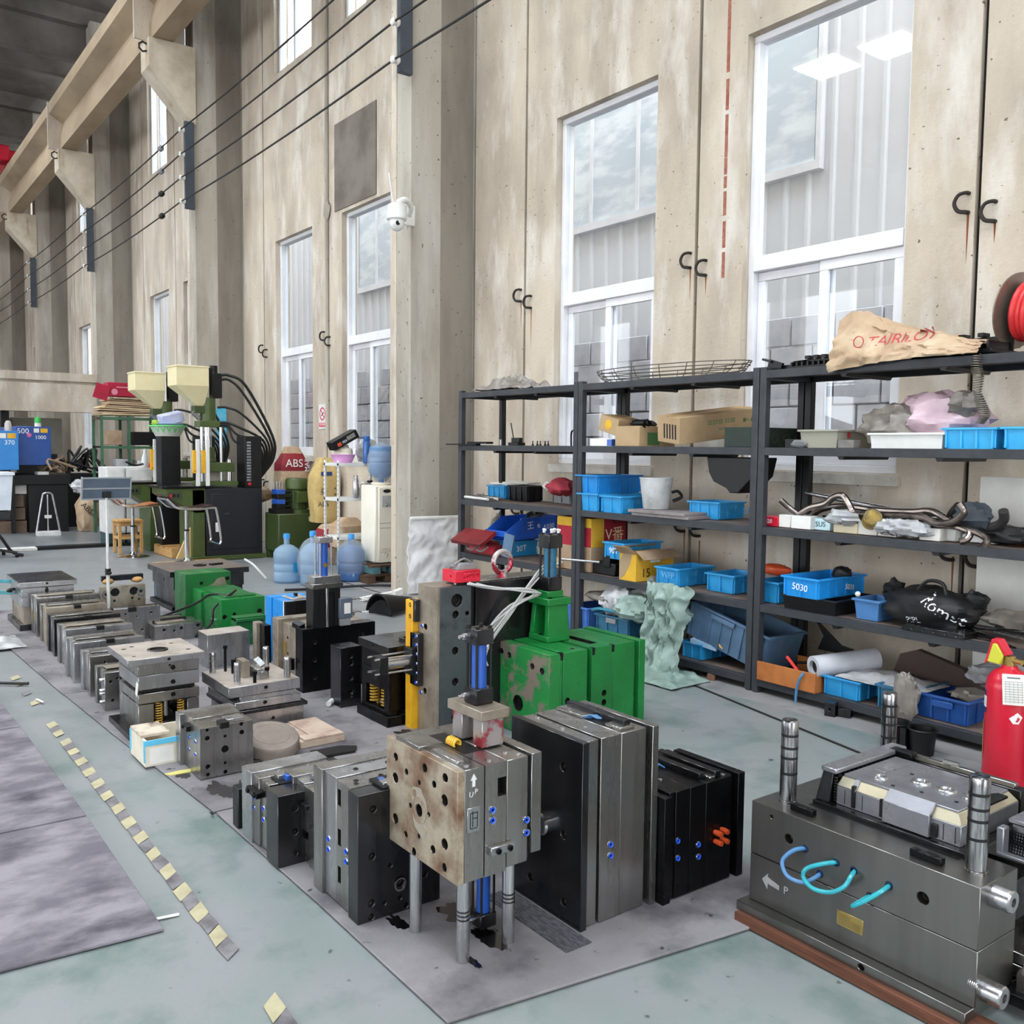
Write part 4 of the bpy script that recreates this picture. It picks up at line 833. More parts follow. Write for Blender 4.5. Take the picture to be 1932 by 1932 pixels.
G().lathe([(.03, 0), (.03, .012), (.06, .012), (.06, 0)], (-.28, D*.5, H+.001), seg=18, closed=True).build('locating_ring', steel_k, C7); G().rbox((-.27, D*.72, H+.01), (.05, .12, .015), (0, 0, .3)).build('loose_clamp', black_m, C7)
# C8: three green moulds
def gmould(label, s, m, nx, holes=(), grease=True):
    X, Y, L, D, H = spec(*s, z0=0); t = thing('injection_mould', label, 'mould', (X, Y, 0), group='green painted moulds')
    for i in range(nx):
        a, b = -L+L*i/nx, -L+L*(i+1)/nx-.004; fl_ = i in (0, nx-1); ins = 0 if fl_ else .02
        plate(t, a, b, ins, D-ins, 0, H-(0 if fl_ else .01), m, {'+x': [(u*D, v*H, r, .02) for u, v, r in holes]} if i == nx-1 and holes else None, 'plate')
    return t, X, Y, L, D, H
t, X, Y, L, D, H = gmould('green painted mould with a bare metal port patch against the big dark one', (351, 1180, 1084, 330, 436), green_d, 2, ((.68, .72, .028), (.84, .78, .022), (.56, .66, .016), (.76, .64, .014), (.93, .86, .018), (.35, .8, .014)))
G().prism([(D*.45, H*.62), (D*.5, H*.75), (D*.6, H*.78), (D*.7, H*.88), (D*.85, H*.9), (D*.92, H*.7), (D*.75, H*.55), (D*.55, H*.52)], 'x', -.002, .0012).build('bare_metal_patch', steel_w, t)
t, X, Y, L, D, H = gmould('green painted mould with a black cable over its top', (418, 1206, 1132, 362, 500), green, 3, ((.08, .55, .018), (.3, .6, .014), (.88, .62, .02)))
plate(t, -L+.05, -.06, .05, D-.05, H-.01, H+.012, green_d, name='slide_bed'); bolt(t, '-y', (-.18, 0, .12), .016, chrome_s, .02)
g = G(); g.tube([(-.12, D*.3, H+.01), (-.3, D*.05, H+.0), (-.42, -.05, H*.75), (-.62, -.22, H*.4), (-.85, -.4, .03)], .010, 6, sub=5); g.build('black_cable', rubber, t); G().tube([(-.12, D*.3, H+.01), (-.1, .15, H+.05), (-.06, -.03, H*.8), (-.05, -.06, H*.4), (-.12, -.16, .02)], .010, 6, sub=5).build('black_cable', rubber, t)
t, X, Y, L, D, H = gmould('lowest green painted block in front of the cable draped one', (446, 1222, 1166, 436, 502), green_d, 2); plate(t, -.10, .02, .0, D*.9, H-.03, H-.01, green_d, name='step')
block('steel_plate', 'bright thin steel plate standing beside the sky blue mould', (484, 1262, 1175, 477, 497), m=steel_w, cat='plate'); block('steel_plate', 'dark steel plate with side screws next to the sky blue mould', (496, 1266, 1180, 486, 515), nx=2, m=steel_k, cat='plate', flange=False)
# C9: sky blue mould
X, Y, L, D, H = spec(537, 1262, 1136, 501, 604); C9 = thing('injection_mould', 'sky blue painted mould with bare grey end face', 'mould', (X, Y, 0))
plate(C9, -L, -L+.10, 0, D, 0, H, bluemold, name='clamp_plate'); plate(C9, -L+.103, -.05, .012, D-.012, 0, H-.004, bluemold); plate(C9, -.048, -.03, .012, D-.012, 0, H-.002, white, name='white_edge'); plate(C9, -.028, 0, .01, D, 0, H, steel_d, {'+x': [(.25*D, .74*H, .022, .02)]})
plate(C9, -L*.7, -.06, .08, D-.06, H-.002, H+.008, steel_t, name='cover_plate'); plate(C9, -L*.6, -.10, .10, D*.5, H+.006, H+.016, bluemold, name='cover_plate'); plate(C9, -L*.4, -.15, D*.5, D*.6, H+.006, H+.03, black_m, name='clamp')
G().prism([(-L*.5, H*.8), (-L*.4, H*.8), (-L*.4, H*.5), (-L*.5, H*.55)], 'y', .0105, .0125).build('faded_mark', mat('faded blue mark', '#1d74b8', rough=.6), C9)
# C10: black mould with the tall cylinder on top
C10 = thing('injection_mould', 'black faced mould carrying the tall slim cylinder', 'mould', (-5.155, 2.270, ZM)); H = .388; D = .47
hh = [(.17*D, .78*H, .014, .015), (.17*D, .5*H, .014, .015), (.17*D, .22*H, .014, .015), (.84*D, .8*H, .016, .015), (.6*D, .5*H, .009, .015)]
plate(C10, -.39, -.30, -.03, D+.03, 0, H+.02, steel_w, name='clamp_plate'); plate(C10, -.298, -.20, .0, D, .004, H, steel_w, {'-y': [(-.22, .2, .010, .01), (-.22, .3, .010, .01)]}); plate(C10, -.198, -.105, .0, D, .004, H, steel_w, {'-y': [(-.16, .13, .010, .01)]}); plate(C10, -.10, 0, 0, D+.02, 0, H, steel_k, {'+x': hh}, 'clamp_plate')
bl_ = G().box(-.29, -.235, -.004, .0, .19, .27).build('brass_label', brass, C10); G().cyl((-.27, -.005, .155), (-.13, -.04, .165), .011, seg=12).build('side_pin', chrome_s, C10); G().box(-.2, -.12, -.02, 0, .12, .19).build('safety_strap', steel_k, C10)
g = G().rbox((-.1, .02, H+.01), (.06, .05, .03), (.2, .3, .4)); g.build('loose_clamp', steel_d, C10)
cc = fl(617, 1183, H+ZM); cy = thing('tall_cylinder', 'tall slim blue cylinder on a black bracket upright on the black faced mould', 'cylinder', (cc.x-.05, cc.y, H+ZM)); zt1 = hz(1110, cc.x, cc.y)-H-ZM; zt2 = hz(1014, cc.x, cc.y)-H-ZM
G().prism([(-.09, 0), (-.05, 0), (-.05, zt1-.03), (.05, zt1-.03), (.05, 0), (.09, 0), (.09, zt1), (-.09, zt1)], 'x', -.05, .05).build('bracket', black_m, cy, .003); G().box(-.055, .04, -.088, .088, 0, zt1-.005).build('bracket_web', black_m, cy)
G().box(-.06, .06, -.095, .105, zt1, zt1+.03).build('cross_plate', steel, cy, .002); G().box(-.05, .055, -.085, .095, zt1+.03, zt1+.075).build('end_block', steel_b, cy, .002)
G().cyl((.05, 0, 0), (.05, 0, zt1), .010, seg=12).build('piston_rod', chrome, cy); G().cyl((0, 0, zt1+.075), (0, 0, zt2-.03), .028, seg=16).build('barrel', bluecyl, cy); G().box(-.042, .042, -.045, .045, zt2-.035, zt2).build('end_block', steel_b, cy, .002)
for a, b in ((-1, -1), (1, -1), (1, 1), (-1, 1)): G().cyl((a*.034, b*.036, zt1+.07), (a*.034, b*.036, zt2+.006), .006, seg=8).build('tie_rod', chrome_s, cy)
G().cyl((.03, 0, zt1+(zt2-zt1)*.42), (.031, 0, zt1+(zt2-zt1)*.42), .001).lathe([(.014, 0), (.014, .001)], (.0285, 0, zt1+(zt2-zt1)*.45), 'x', 16).build('round_label', brass, cy)
lm = thing('limit_switch', 'grey limit switch box beside the tall slim cylinder', 'switch', (cc.x, cc.y+.115, H+ZM)); G().box(-.03, .02, -.035, .035, 0, .045).build('switch_base', greyp, lm, .002); G().box(-.03, .025, -.04, .045, .045, .17).build('switch_body', mat('slate switch body', '#5d6876', '#525c69', .4, scale=6), lm, .004); G().box(.025, .027, -.012, .03, .075, .14).build('switch_label', paper, lm)
for z in (.08, .16): G().cyl((0, .045, z), (0, .085, z), .010, seg=8).tube([(0, .085, z), (0, .12, z-.01), (.02, .15, z-.01)], .004, 5).build('plug', chrome_s, lm)
# C11 block, C12 springs mould
C11 = thing('steel_plate', 'plain dark plate standing on edge with a line of holes', 'plate', (-4.739, 2.317, ZM)); plate(C11, -.13, 0, 0, .13, 0, .345, steel_d, {'+x': [(.065, .29, .010, .01), (.065, .25, .015, .012), (.065, .165, .015, .012), (.065, .085, .015, .012), (.065, .06, .008, .01)]}, 'body')
one(G().cyl((0, 0, .018), (-.05, .05, .018), .016, seg=14), 'roller', white, 'white plastic roller lying by the plain dark plate', 'roller', (-4.80, 2.27, ZM))
C12 = thing('injection_mould', 'dark stacked mould with yellow springs left of the yellow bar', 'mould', (-4.277, 2.372, ZM)); L, D, H = .31, .27, .43
plate(C12, -L-.02, .02, -.02, D+.02, 0, .055, steel_k, name='base_plate'); plate(C12, -L, 0, .0, .05, .055, .075, steel_k, name='spacer_block'); plate(C12, -L, -L+.05, 0, D, .075, .185, steel_k, name='spacer_block'); plate(C12, -.055, 0, 0, D, .075, .185, steel_k, name='spacer_block'); plate(C12, -L+.04, -.04, .09, D, .075, .185, black_m, name='ejector_plate')
for x in (-.22, -.09): spring((x, .035, .08), .026, .10, 6, .005).build('spring', mat('ochre spring', '#c39a3f', rough=.4), C12)
plate(C12, -L, 0, 0, D, .185, .285, steel_k, {'-y': [(-.15, .235, .014, .01)]}); plate(C12, -L, 0, 0, D, .288, .385, steel_k, {'-y': [(-.15, .335, .014, .01)]}); plate(C12, -L-.015, .015, -.015, D+.015, .385, H, steel_d, {'-y': [(-.15, .41, .008, .01)]}, 'clamp_plate')
G().lathe([(.03, 0), (.03, .014), (.055, .014), (.055, 0)], (-.10, .18, H), seg=20, closed=True).build('locating_ring', steel_k, C12)
# ---------------------------------------------------------------- C13: tall slab mould with the yellow bar
C13 = thing('injection_mould', 'tall slab mould with warm front face, yellow side bar and red box on it', 'mould', (-3.975, 2.483, ZM)); H = .775
hh = []
for cx, cy, r in ((470, 590, .034), (460, 693, .02), (545, 683, .012), (458, 957, .020), (458, 1183, .020), (452, 1440, .020)): p = hq(C13, 740+cx/3.864, 980+cy/3.864, '+x'); hh.append((p.y, p.z, r, .03))
hy = []
for cx, cy, r in ((243, 783, .016), (238, 1250, .016)): p = hq(C13, 740+cx/3.864, 980+cy/3.864, '-y'); hy.append((p.x, p.z, r, .02))
plate(C13, -.19, -.032, 0, .205, 0, H, steel_w, {'-y': hy}, 'plate'); plate(C13, -.032, 0, 0, .012, 0, H, steel_w, None, 'plate', bev=0); plate(C13, -.032, .003, .012, .205, .003, H-.002, mat('blue grey oiled steel', '#5b6266', '#474d51', .38, metal=.6, scale=4, rvar=.1, c3='#33383b', s3=6), {'+x': hh}, 'face_plate')
plate(C13, -.18, -.02, .205, .24, .004, H-.01, black_m, name='parting_gap'); plate(C13, -.19, -.004, .24, .80, 0, H+.005, steel_d, {'+x': [(.34, .42, .012, .01), (.37, .46, .012, .01), (.45, .52, .01, .01)]}); plate(C13, -.19, -.03, .24, .80, H+.005, H+.012, steel, name='top_bar'); plate(C13, -.03, -.002, .10, .2, H-.018, H+.001, black_m, name='notch')
G().box(-.262, -.192, -.035, .03, -.004, H-.09).build('yellow_bar', yellow, C13, .003)
p0 = hq(C13, 783, 1180, '-y'); bk_ = G().box(-.23, -.17, -.03, 0, .575, .69).build('clamp_block', steel_d, C13, .003); bolt(bk_, '-y', (-.215, -.03, .66), .012); bolt(bk_, '-y', (-.215, -.03, .60), .012)
mf = G().box(-.215, -.135, -.035, 0, .24, .52).build('manifold', steel_d, C13, .003)
for z in (.27, .50): bolt(mf, '-y', (-.19, -.035, z), .010)
for z in (.26, .31, .36, .41, .46, .505): fitting(mf, '-y', (-.15, -.035, z), .009)
for z, x in ((.555, -.15), (.20, -.16)): fitting(C13, '-y', (x, 0, z), .011)
ac = G().box(-.23, -.15, -.065, -.035, .30, .44).build('cylinder_mount', black_m, C13, .003)
G().cyl((-.19, -.065, .37), (-.19, -.20, .37), .030, seg=16).build('cylinder_barrel', chrome_s, C13); G().box(-.235, -.145, -.25, -.20, .325, .415).build('cylinder_head', black_m, C13, .003)
for a, b in ((-.228, .332), (-.152, .332), (-.228, .408), (-.152, .408)): G().cyl((a, -.06, b), (a, -.275, b), .006, seg=8).build('tie_rod', chrome_s, C13)
G().lathe([(.001, -.012), (.03, -.01), (.055, 0)], (0, .10, .02), 'x', 16).build('port_boss', black_m, C13)
# red junction box, grey connector and lifting ring standing on it
q = fl(895, 1098, H+ZM); rbx = thing('junction_box', 'red perforated junction box on top of the tall slab mould', 'box', (-3.985, 2.60, H+ZM+.012))
g = G().box(-.13, 0, 0, .155, 0, .062, {'+x': [(.055, .022, .007, .01), (.072, .026, .007, .01), (.089, .03, .007, .01), (.125, .03, (.045, .022), .012)]+[(.055+.013*i, .05, (.007, .012), .004) for i in range(7)], '-y': [(-.05, .03, .008, .01)]}); g.build('box_body', redb, rbx, .002)
for y in (.03, .13): G().cyl((-.05, y, -.012), (-.05, y, .0), .008, seg=8).build('foot', chrome_s, rbx)
con = thing('cable_connector', 'grey metal cable connector lying on the red junction box', 'connector', (-4.04, 2.625, H+ZM+.074)); G().prism([(0, 0), (.12, 0), (.115, .03), (.02, .035)], 'x', -.025, .03).build('connector_body', greyp, con, .003); G().tube([(.0, .0, .03), (.0, .06, .055), (.0, .11, .03)], .006, 6, sub=4).build('connector_clip', chrome_s, con); G().cyl((0, -.005, .02), (0, -.035, .02), .012, seg=10).build('cable_entry', greyp, con)
er = thing('lifting_ring', 'large lifting eye ring with worn red paint on the tall slab mould', 'ring', (-4.06, 2.95, H+ZM+.012)); g = G(); g.tube([(.0, .058*cos(a), .08+.058*sin(a)) for a in [2*pi*i/24 for i in range(24)]], .015, 10, closed=True); g.build('ring', mat('worn red ring', '#b9b3b2', '#c8c3c2', .35, metal=.6, scale=9, c3='#a02b3d', s3=10, lo3=.45, hi3=.52), er); G().cyl((0, 0, 0), (0, 0, .025), .03, .022, seg=14).build('collar', MATS['worn red ring'], er)
wb = thing('cable_bundle', 'bundle of grey cables looping from the slab mould to the cylinders', 'cable', (0, 0, 0))
pa = [(-3.97, 2.66, .80), (-3.9, 2.75, .77), (-3.85, 2.95, .745), (-3.86, 3.02, .72), (-3.9, 2.9, .67), (-3.95, 2.78, .55), (-3.93, 2.70, .42), (-3.92, 2.72, .38)]; pb = [(-4.0, 3.28, .85), (-3.95, 3.14, .845), (-3.9, 3.0, .77), (-3.9, 2.88, .64), (-3.93, 2.77, .5), (-3.92, 2.70, .40), (-3.9, 2.71, .36)]
for i in range(4): G().tube([(x+RN.uniform(-.015, .015), y+RN.uniform(-.02, .02)+.01*i, z+RN.uniform(-.01, .01)) for x, y, z in pa], .0055, 6, sub=4).build('grey_cable', mat('grey cable', '#b9b9b8', '#a5a5a4', .45, scale=9), wb)
for i in range(4): G().tube([(x+RN.uniform(-.012, .012), y+.014*i, z+RN.uniform(-.01, .012)) for x, y, z in pb], .0055, 6, sub=4).build('grey_cable', MATS['grey cable'], wb)
# ---------------------------------------------------------------- C14: green mould with cone housing and tall cylinder
C14 = thing('injection_mould', 'large green mould with worn scratched face and cone housing on top', 'mould', (-3.56, 2.885, 0)); H = .462
p = hq(C14, 977, 1330, '-y'); z_ = max(p.z, .07)
plate(C14, -.455, 0, 0, .068, 0, H, green_w, {'-y': [(p.x, z_+.01, .042, .03), (-.06, .37, .018, .01), (-.14, .38, .016, .01), (-.34, .40, .016, .01), (-.41, .41, .016, .01)]}, 'clamp_plate'); G().cyl((p.x, .028, z_+.01), (p.x, .012, z_+.01), .022, seg=14).build('nozzle_seat', steel_d, C14)
plate(C14, -.445, -.004, .070, .088, .004, H-.012, green); plate(C14, -.445, -.004, .092, .256, .004, H, green, {'+x': [(.125, .21, .017, .02), (.125, .16, .017, .02)], '+z': [(-.06, .2, .014, .01)]}); plate(C14, -.43, -.03, .258, .282, .006, H-.006, black_m, name='parting_gap'); plate(C14, -.445, -.004, .284, .432, .004, H+.002, green, {'+x': [(.375, .215, .017, .02), (.375, .165, .017, .02)], '+z': [(-.23, .375, (.28, .055), .03)]}); plate(C14, -.445, -.004, .435, .590, .004, H+.002, green); plate(C14, -.43, -.03, .590, .620, .006, H-.004, green_d); plate(C14, -.455, 0, .622, .668, 0, H+.004, green, name='clamp_plate')
for y in (.083, .297, .4335): G().prism([(y-.008, H-.035), (y+.008, H-.035), (y+.010, H+.003), (y-.010, H+.003)], 'x', -.03, -.003).build('pry_slot', black_m, C14)
for i in range(6): G().tube([(-.35+.01*i, .38, H-.02), (-.355+.01*i, .365, H+.006), (-.36+.01*i, .35, H-.02)], .003, 5).build('spring', steel_d, C14)
cn = fl(1033, 1213, H+.003); CN = thing('cone_housing', 'green tapered cylinder housing with open sides on the large green mould', 'housing', (cn.x, cn.y, H+.002)); hc = hz(1132, cn.x, cn.y)-H; lw, dw = .165, .155
g = G()
def fr(z): k = .18*z/hc; return (-lw+lw*k*.5, -lw*k*.25, dw*k*.25, dw-dw*k*.4)
a, b = fr(0), fr(hc*.86); t_ = .032
for X0, X1, wi in ((-lw, -lw+t_, 0), (-t_, 0, 1)):
    xo = (lw*.09 if wi == 0 else -lw*.045)
    g.add([(X0, 0, 0), (X1, 0, 0), (X1, dw, 0), (X0, dw, 0), (X0+xo, .012, hc*.86), (X1+xo, .012, hc*.86), (X1+xo, dw-.012, hc*.86), (X0+xo, dw-.012, hc*.86)], [(0, 3, 2, 1), (4, 5, 6, 7), (0, 1, 5, 4), (1, 2, 6, 5), (2, 3, 7, 6), (3, 0, 4, 7)])
g.box(-lw, 0, 0, dw, 0, .03); g.box(-lw+.02, -.02, dw-.03, dw-.014, .03, hc*.86); g.build('housing_frame', green, CN, .003)
G().box(-lw-.002, .004, -.002, dw+.002, hc*.84, hc).build('top_flange', green, CN, .003); G().box(-lw+.03, -.03, .025, dw-.025, hc, hc+.035).build('cylinder_seat', green, CN, .003); bolt(CN, '+z', (-lw*.5, .02, .03), .012); bolt(CN, '+z', (-.02, .03, hc), .012)
cyl_unit('air_cylinder', 'tall faded blue cylinder with white fittings on the green cone housing', (cn.x-lw/2, cn.y+dw/2, 0), H+hc+.04, hz(1008, cn.x-.08, cn.y+.08), .095, bluecyl2, port=False)
for dx, dy, lb in ((-.03, -.02, 'front left'), (.01, .0, 'middle'), (.03, .03, 'rear right'), (-.01, .035, 'rear left')): one(G().cyl((0, 0, 0), (0, 0, .012), .008, seg=8).cyl((-.008, 0, .016), (.012, 0, .016), .007, seg=8), 'pipe_fitting', white, lb+' white pipe fitting on top of the tall faded blue cylinder', 'fitting', (cn.x-lw/2+dx, cn.y+dy+dw/2, hz(1008, cn.x-.08, cn.y+.08)+.008), group='white fittings on the faded blue cylinder')
# ---------------------------------------------------------------- small things among the moulds
bx = thing('taped_box', 'small white box with light blue edging under a stained lid', 'box', (-4.36, 1.145, ZM)); G().tub(-.25, 0, 0, .30, 0, .12, .012).build('box_body', mat('dirty white box', '#dcd6c6', '#c9c1ae', .8, scale=7), bx); G().box(-.25, -.06, -.002, .13, .12, .135).build('lid', mat('stained box lid', '#cfc5b5', '#a48e7d', .8, scale=7, c3='#5a473a', s3=8, lo3=.5, hi3=.62), bx, .002)
for x0, x1, y0_, y1_ in ((-.253, -.238, -.004, .0), (-.015, .002, -.004, .0), (-.003, .003, 0, .302)): G().box(x0, x1, y0_, y1_, .02 if y1_ < .1 else .098, .122).build('blue_edging', mat('light blue tape', '#5fc0e6', rough=.5), bx)
G().box(.0, .002, .02, .13, .01, .085).build('paper_label', paper, bx)
st_p = fl(522, 1438, ZM); gs = thing('grinding_wheel', 'big dusty round stone half hidden behind the nearest row', 'wheel', (st_p.x-.05, st_p.y+.02, ZM)); rr_ = .135
G().lathe([(rr_*.96, -.032), (rr_, -.028), (rr_, .02), (rr_*.95, .03), (rr_*.6, .036), (rr_*.3, .030), (.0001, .030)], seg=36).build('stone', stone, gs); G().lathe([(rr_*.62, .0345), (rr_*.64, .037), (rr_*.66, .0345)], seg=36, closed=True).build('wear_groove', stone, gs); gs.rotation_euler = (0, rad(16), 0); gs.location.z = ZM+.068; gs.location.x -= .07
sl_ = thing('stepped_slab', 'pale dusty slab with a stepped edge and iron eyelet on the mat', 'slab', (fl(567, 1414, ZM).x, fl(567, 1414, ZM).y, ZM)); G().box(-.34, 0, 0, .24, 0, .035).build('slab_body', gauze, sl_, .003); G().box(-.34, -.07, .08, .235, .035, .042).build('raised_panel', gauze, sl_, .002); G().box(-.07, 0, .02, .235, .035, .045).build('raised_edge', gauze, sl_, .002)
G().tube([(-.16, .02+.02*cos(a), .04+.022*sin(a)) for a in [pi*i/10 for i in range(11)]], .006, 6).build('eyelet', mat('rusty iron', '#4a352c', '#5d4437', .8, scale=20), sl_)
p = fl(470, 1478, ZM); one(G().cyl((0, 0, .018), (-.02, .16, .018), .016, seg=12).cyl((-.02, .16, .018), (-.024, .2, .018), .022, seg=12), 'steel_pin', steel, 'loose steel pin lying at the foot of the small holed mould', 'pin', (p.x+.03, p.y-.05, ZM))
p = fl(343, 1458, ZM); one(G().prism([(-.02, -.07), (.012, -.05), (.018, .02), (.006, .07), (-.018, .05), (-.026, 0)], 'z', 0, .004), 'yellow_scrap', mat('yellow scrap', '#d8cf7a', rough=.6), 'torn yellow scrap lying on the oily mat', 'scrap', (p.x, p.y, ZM+.0006))
p = fl(640, 1425, ZM); one(G().prism([(-.06, -.1), (.05, -.08), (.06, .08), (0, .12), (-.05, .05)], 'z', 0, .012), 'black_scrap', rubber, 'black rubber scrap on the mat behind the nearest row', 'scrap', (p.x-.05, p.y, ZM+.0006))
p = fl(1000, 1700, ZM); cs = one(G().box(-.42, .0, 0, .10, 0, .004), 'printed_board', mat('dark printed board', '#55545a', '#3b3a40', .7, scale=30, lo=.45, hi=.55, stretch=(1, 4, 1)), 'dark printed board lying under the tallest bright mould', 'board', (-2.02, 1.715, ZM+.0006))
# ================================================================== D1: the big open mould at the right, on a timber
D1 = thing('injection_mould', 'large open mould on a timber, cyan hoses, brass plate and thick guide pillars', 'mould', (-1.127, 2.34, .035)); dz = .035
tb = one(G().box(-.775, .06, -.065, .035, .0, .0355), 'timber_bearer', woodr, 'reddish brown timber lying under the large open mould', 'timber', (-1.09, 2.345, 0), bevel=.003)
one(G().box(-.775, .06, -.05, .05, .0, .0355), 'timber_bearer', woodr, 'rear brown timber under the large open mould', 'timber', (-1.09, 3.0, 0), bevel=.003)
D = .80
plate(D1, -.745, -.004, -.042, D+.03, 0, .030, steel_m, {'-y': [(-.30, .015, .010, .02)]}, 'base_plate')
hl = []
plate(D1, -.728, 0, 0, .20, .031, .182, steel_m, None, 'lower_block'); plate(D1, -.728, -.02, D-.2, D, .031, .182, steel_m, None, 'lower_block')
h2 = [(hq(D1, 1488, 1583, '-y').x, hq(D1, 1488, 1583, '-y').z, .015, .03), (hq(D1, 1741, 1695, '-y').x, hq(D1, 1741, 1695, '-y').z, .017, .03)]
prt = []
for cx, cy in ((455, 922), (540, 1065), (635, 1003), (735, 1047), (828, 1197), (938, 1133)):
    p = hq(D1, 1370+cx/3.057, 1300+cy/3.057, '-y'); prt.append(p); h2.append((p.x, p.z, .0105, .03))
h2 = [h for h in h2 if h[1] > .19]
p = hq(D1, 1370+262/3.057, 1300+737/3.057, '-y'); h2.append((p.x, p.z, .006, .01))
plate(D1, -.728, 0, 0, .20, .184, .352, steel_m, {'-y': h2}, 'upper_block'); plate(D1, -.728, -.16, .20, D, .184, .352, steel_m, None, 'upper_block'); plate(D1, -.16, -.02, D-.22, D, .184, .352, steel_m, None, 'upper_block')
for p in prt:
    G().lathe([(.0075, -.002), (.0075, .003), (.0105, .003), (.0105, -.002)], (p.x, 0, p.z), '-y', 16, closed=True).build('port_ring', mat('dark blue port ring', '#182a50', rough=.4), D1)
def hose(par, a, b, mids, m, r=.0065): G().tube([(a.x, .01, a.z)]+[tuple(q) for q in mids]+[(b.x, .01, b.z)], r, 9, sub=6).build('water_hose', m, par)
P_ = prt
def hm_(cx, cy, y): q = wy(1370+cx/3.057, 1300+cy/3.057, D1.location.y+y)-D1.location; return (q.x, y, q.z)
hose(D1, P_[0], P_[1], [hm_(390, 930, -.03), hm_(325, 990, -.05), hm_(350, 1075, -.055), hm_(435, 1115, -.045), hm_(500, 1095, -.025)], hoseb)
hose(D1, P_[2], P_[3], [hm_(560, 1008, -.03), hm_(465, 1035, -.055), hm_(445, 1085, -.06), hm_(500, 1150, -.06), hm_(600, 1172, -.055), hm_(680, 1140, -.045), hm_(720, 1080, -.025)], cyan)
hose(D1, P_[4], P_[5], [hm_(790, 1215, -.03), hm_(730, 1252, -.06), hm_(800, 1222, -.055), hm_(890, 1170, -.035)], cyan)
p = hq(D1, 1605, 1742, '-y'); bp = G().box(p.x-.045, p.x+.04, -.002, .001, p.z-.020, p.z+.024).build('name_plate', brass, D1, .0008)
g = G()
for i in range(6): g.box(p.x-.038, p.x+(.0 if i < 2 else .032), -.0026, -.002, p.z+.014-i*.0055, p.z+.0155-i*.0055)
g.build('engraved_lines', mat('dark engraving', '#5f5330', rough=.6), bp)
for dx, dz_ in ((-.041, -.016), (.036, -.016), (-.041, .020), (.036, .020)): G().lathe([(.002, 0), (.002, .001)], (p.x+dx, -.002, p.z+dz_), '-y', 8).build('plate_rivet', chrome_s, bp)
p = hq(D1, 1455, 1668, '-y'); cm = mat('chalk mark', '#a9aaac', rough=.8)
G().prism([(p.x-.035, p.z+.004), (p.x-.012, p.z+.03), (p.x-.014, p.z+.018), (p.x+.03, p.z+.006), (p.x+.03, p.z-.008), (p.x-.012, p.z-.004), (p.x-.014, p.z-.022)], 'y', -.0008, .0004).build('chalk_arrow', mat('faint chalk arrow', '#a09fa0', '#8d8c8d', .8, scale=40), D1); text('P', .034, (p.x+.055, -.0008, p.z+.0), '-y', cm, D1)
for x, y, h, nm in ((-.655, .085, .265, 0), (-.690, .705, .25, 1), (-.055, .085, .262, 2)):
    g = G(); r = .0265; pf = [(r*1.08, 0), (r*1.08, .008), (r*1.0, .009)]
    for f_ in (.36, .55, .67, .82): z = h*f_; pf += [(r, z-.004), (r*.93, z-.003), (r*.93, z+.003), (r, z+.004)]
    pf += [(r, h-.006), (r*.88, h), (.004, h), (.004, h-.003), (.0001, h-.003)]; g.lathe(pf, (x, y, .352), seg=28); gp = g.build('guide_pillar', mat('scored pillar steel', '#b5b5b7', '#4f4f52', .22, metal=.95, scale=14, stretch=(5, 5, .5), lo=.42, hi=.6), D1); [G().lathe([(r*.95, h*f_-.003), (r*1.012, h*f_-.0025), (r*1.012, h*f_+.0025), (r*.95, h*f_+.003)], (x, y, .352), seg=24, closed=True).build('oil_groove', rubber, gp) for f_ in (.03, .36, .55, .67, .82)]
for x0, x1 in ((-.61, -.53), (-.215, -.125)):
    k = G().box(x0, x1, .035, .060, .352, .372).build('locking_block', steel_k, D1, .002); bolt(k, '+z', (x0+.018, .047, .372), .007, black_m, .002); bolt(k, '+z', (x1-.018, .047, .372), .007, black_m, .002)
# parting slot, core slab, stepped core
G().box(-.60, -.12, .118, .135, .352, .3535).build('parting_slot', black_m, D1)
plate(D1, -.60, -.11, .135, .62, .352, .366, steel_d, name='core_slab')
lig = mat('pale cast core', '#9a9aa0', '#82838a', .32, metal=.65, scale=7, rvar=.1); bev = mat('cream machined chamfer', '#b9b29c', '#a8a18c', .35, metal=.6, scale=8)
def CP(x, y, z): return (x, y, z)
x0, x1, y0_, y1_ = -.535, -.14, .165, .50; zb3, zm, zt3 = .366, .425, .452
g = G(); g.box(x0, x1, y0_, y1_, zb3, zm); ci = G(); g.build('core_body', lig, D1, .002)
g = G(); t = .022; g.add([(x0, y0_, zm), (x1, y0_, zm), (x1, y1_, zm), (x0, y1_, zm), (x0+.006, y0_+t, zt3), (x1-.02, y0_+t, zt3), (x1-.02, y1_-.02, zt3), (x0+.006, y1_-.02, zt3)], [(0, 3, 2, 1), (0, 1, 5, 4), (1, 2, 6, 5), (2, 3, 7, 6), (3, 0, 4, 7), (4, 5, 6, 7)]); g.build('core_crown', bev, D1, .002)
G().box(x0+.008, x1-.022, y0_+t+.002, y1_-.022, zt3-.002, zt3+.006).build('core_top', lig, D1, .002)
for i, (x, y) in enumerate(((-.44, .25), (-.345, .315), (-.265, .315), (-.185, .315))):
    r = .026 if i else .020; G().lathe([(r*.55, .001), (r*.7, .007), (r, .008), (r*1.15, .004), (r*1.2, 0)], (x, y, zt3+.005), seg=22).build('boss_ring', steel_b, D1)
for x, y in ((-.40, .36), (-.30, .24), (-.20, .25), (-.38, .22)): G().lathe([(.006, 0), (.006, .0015)], (x, y, zt3+.006), seg=10).build('ejector_pin_tip', steel_d, D1)
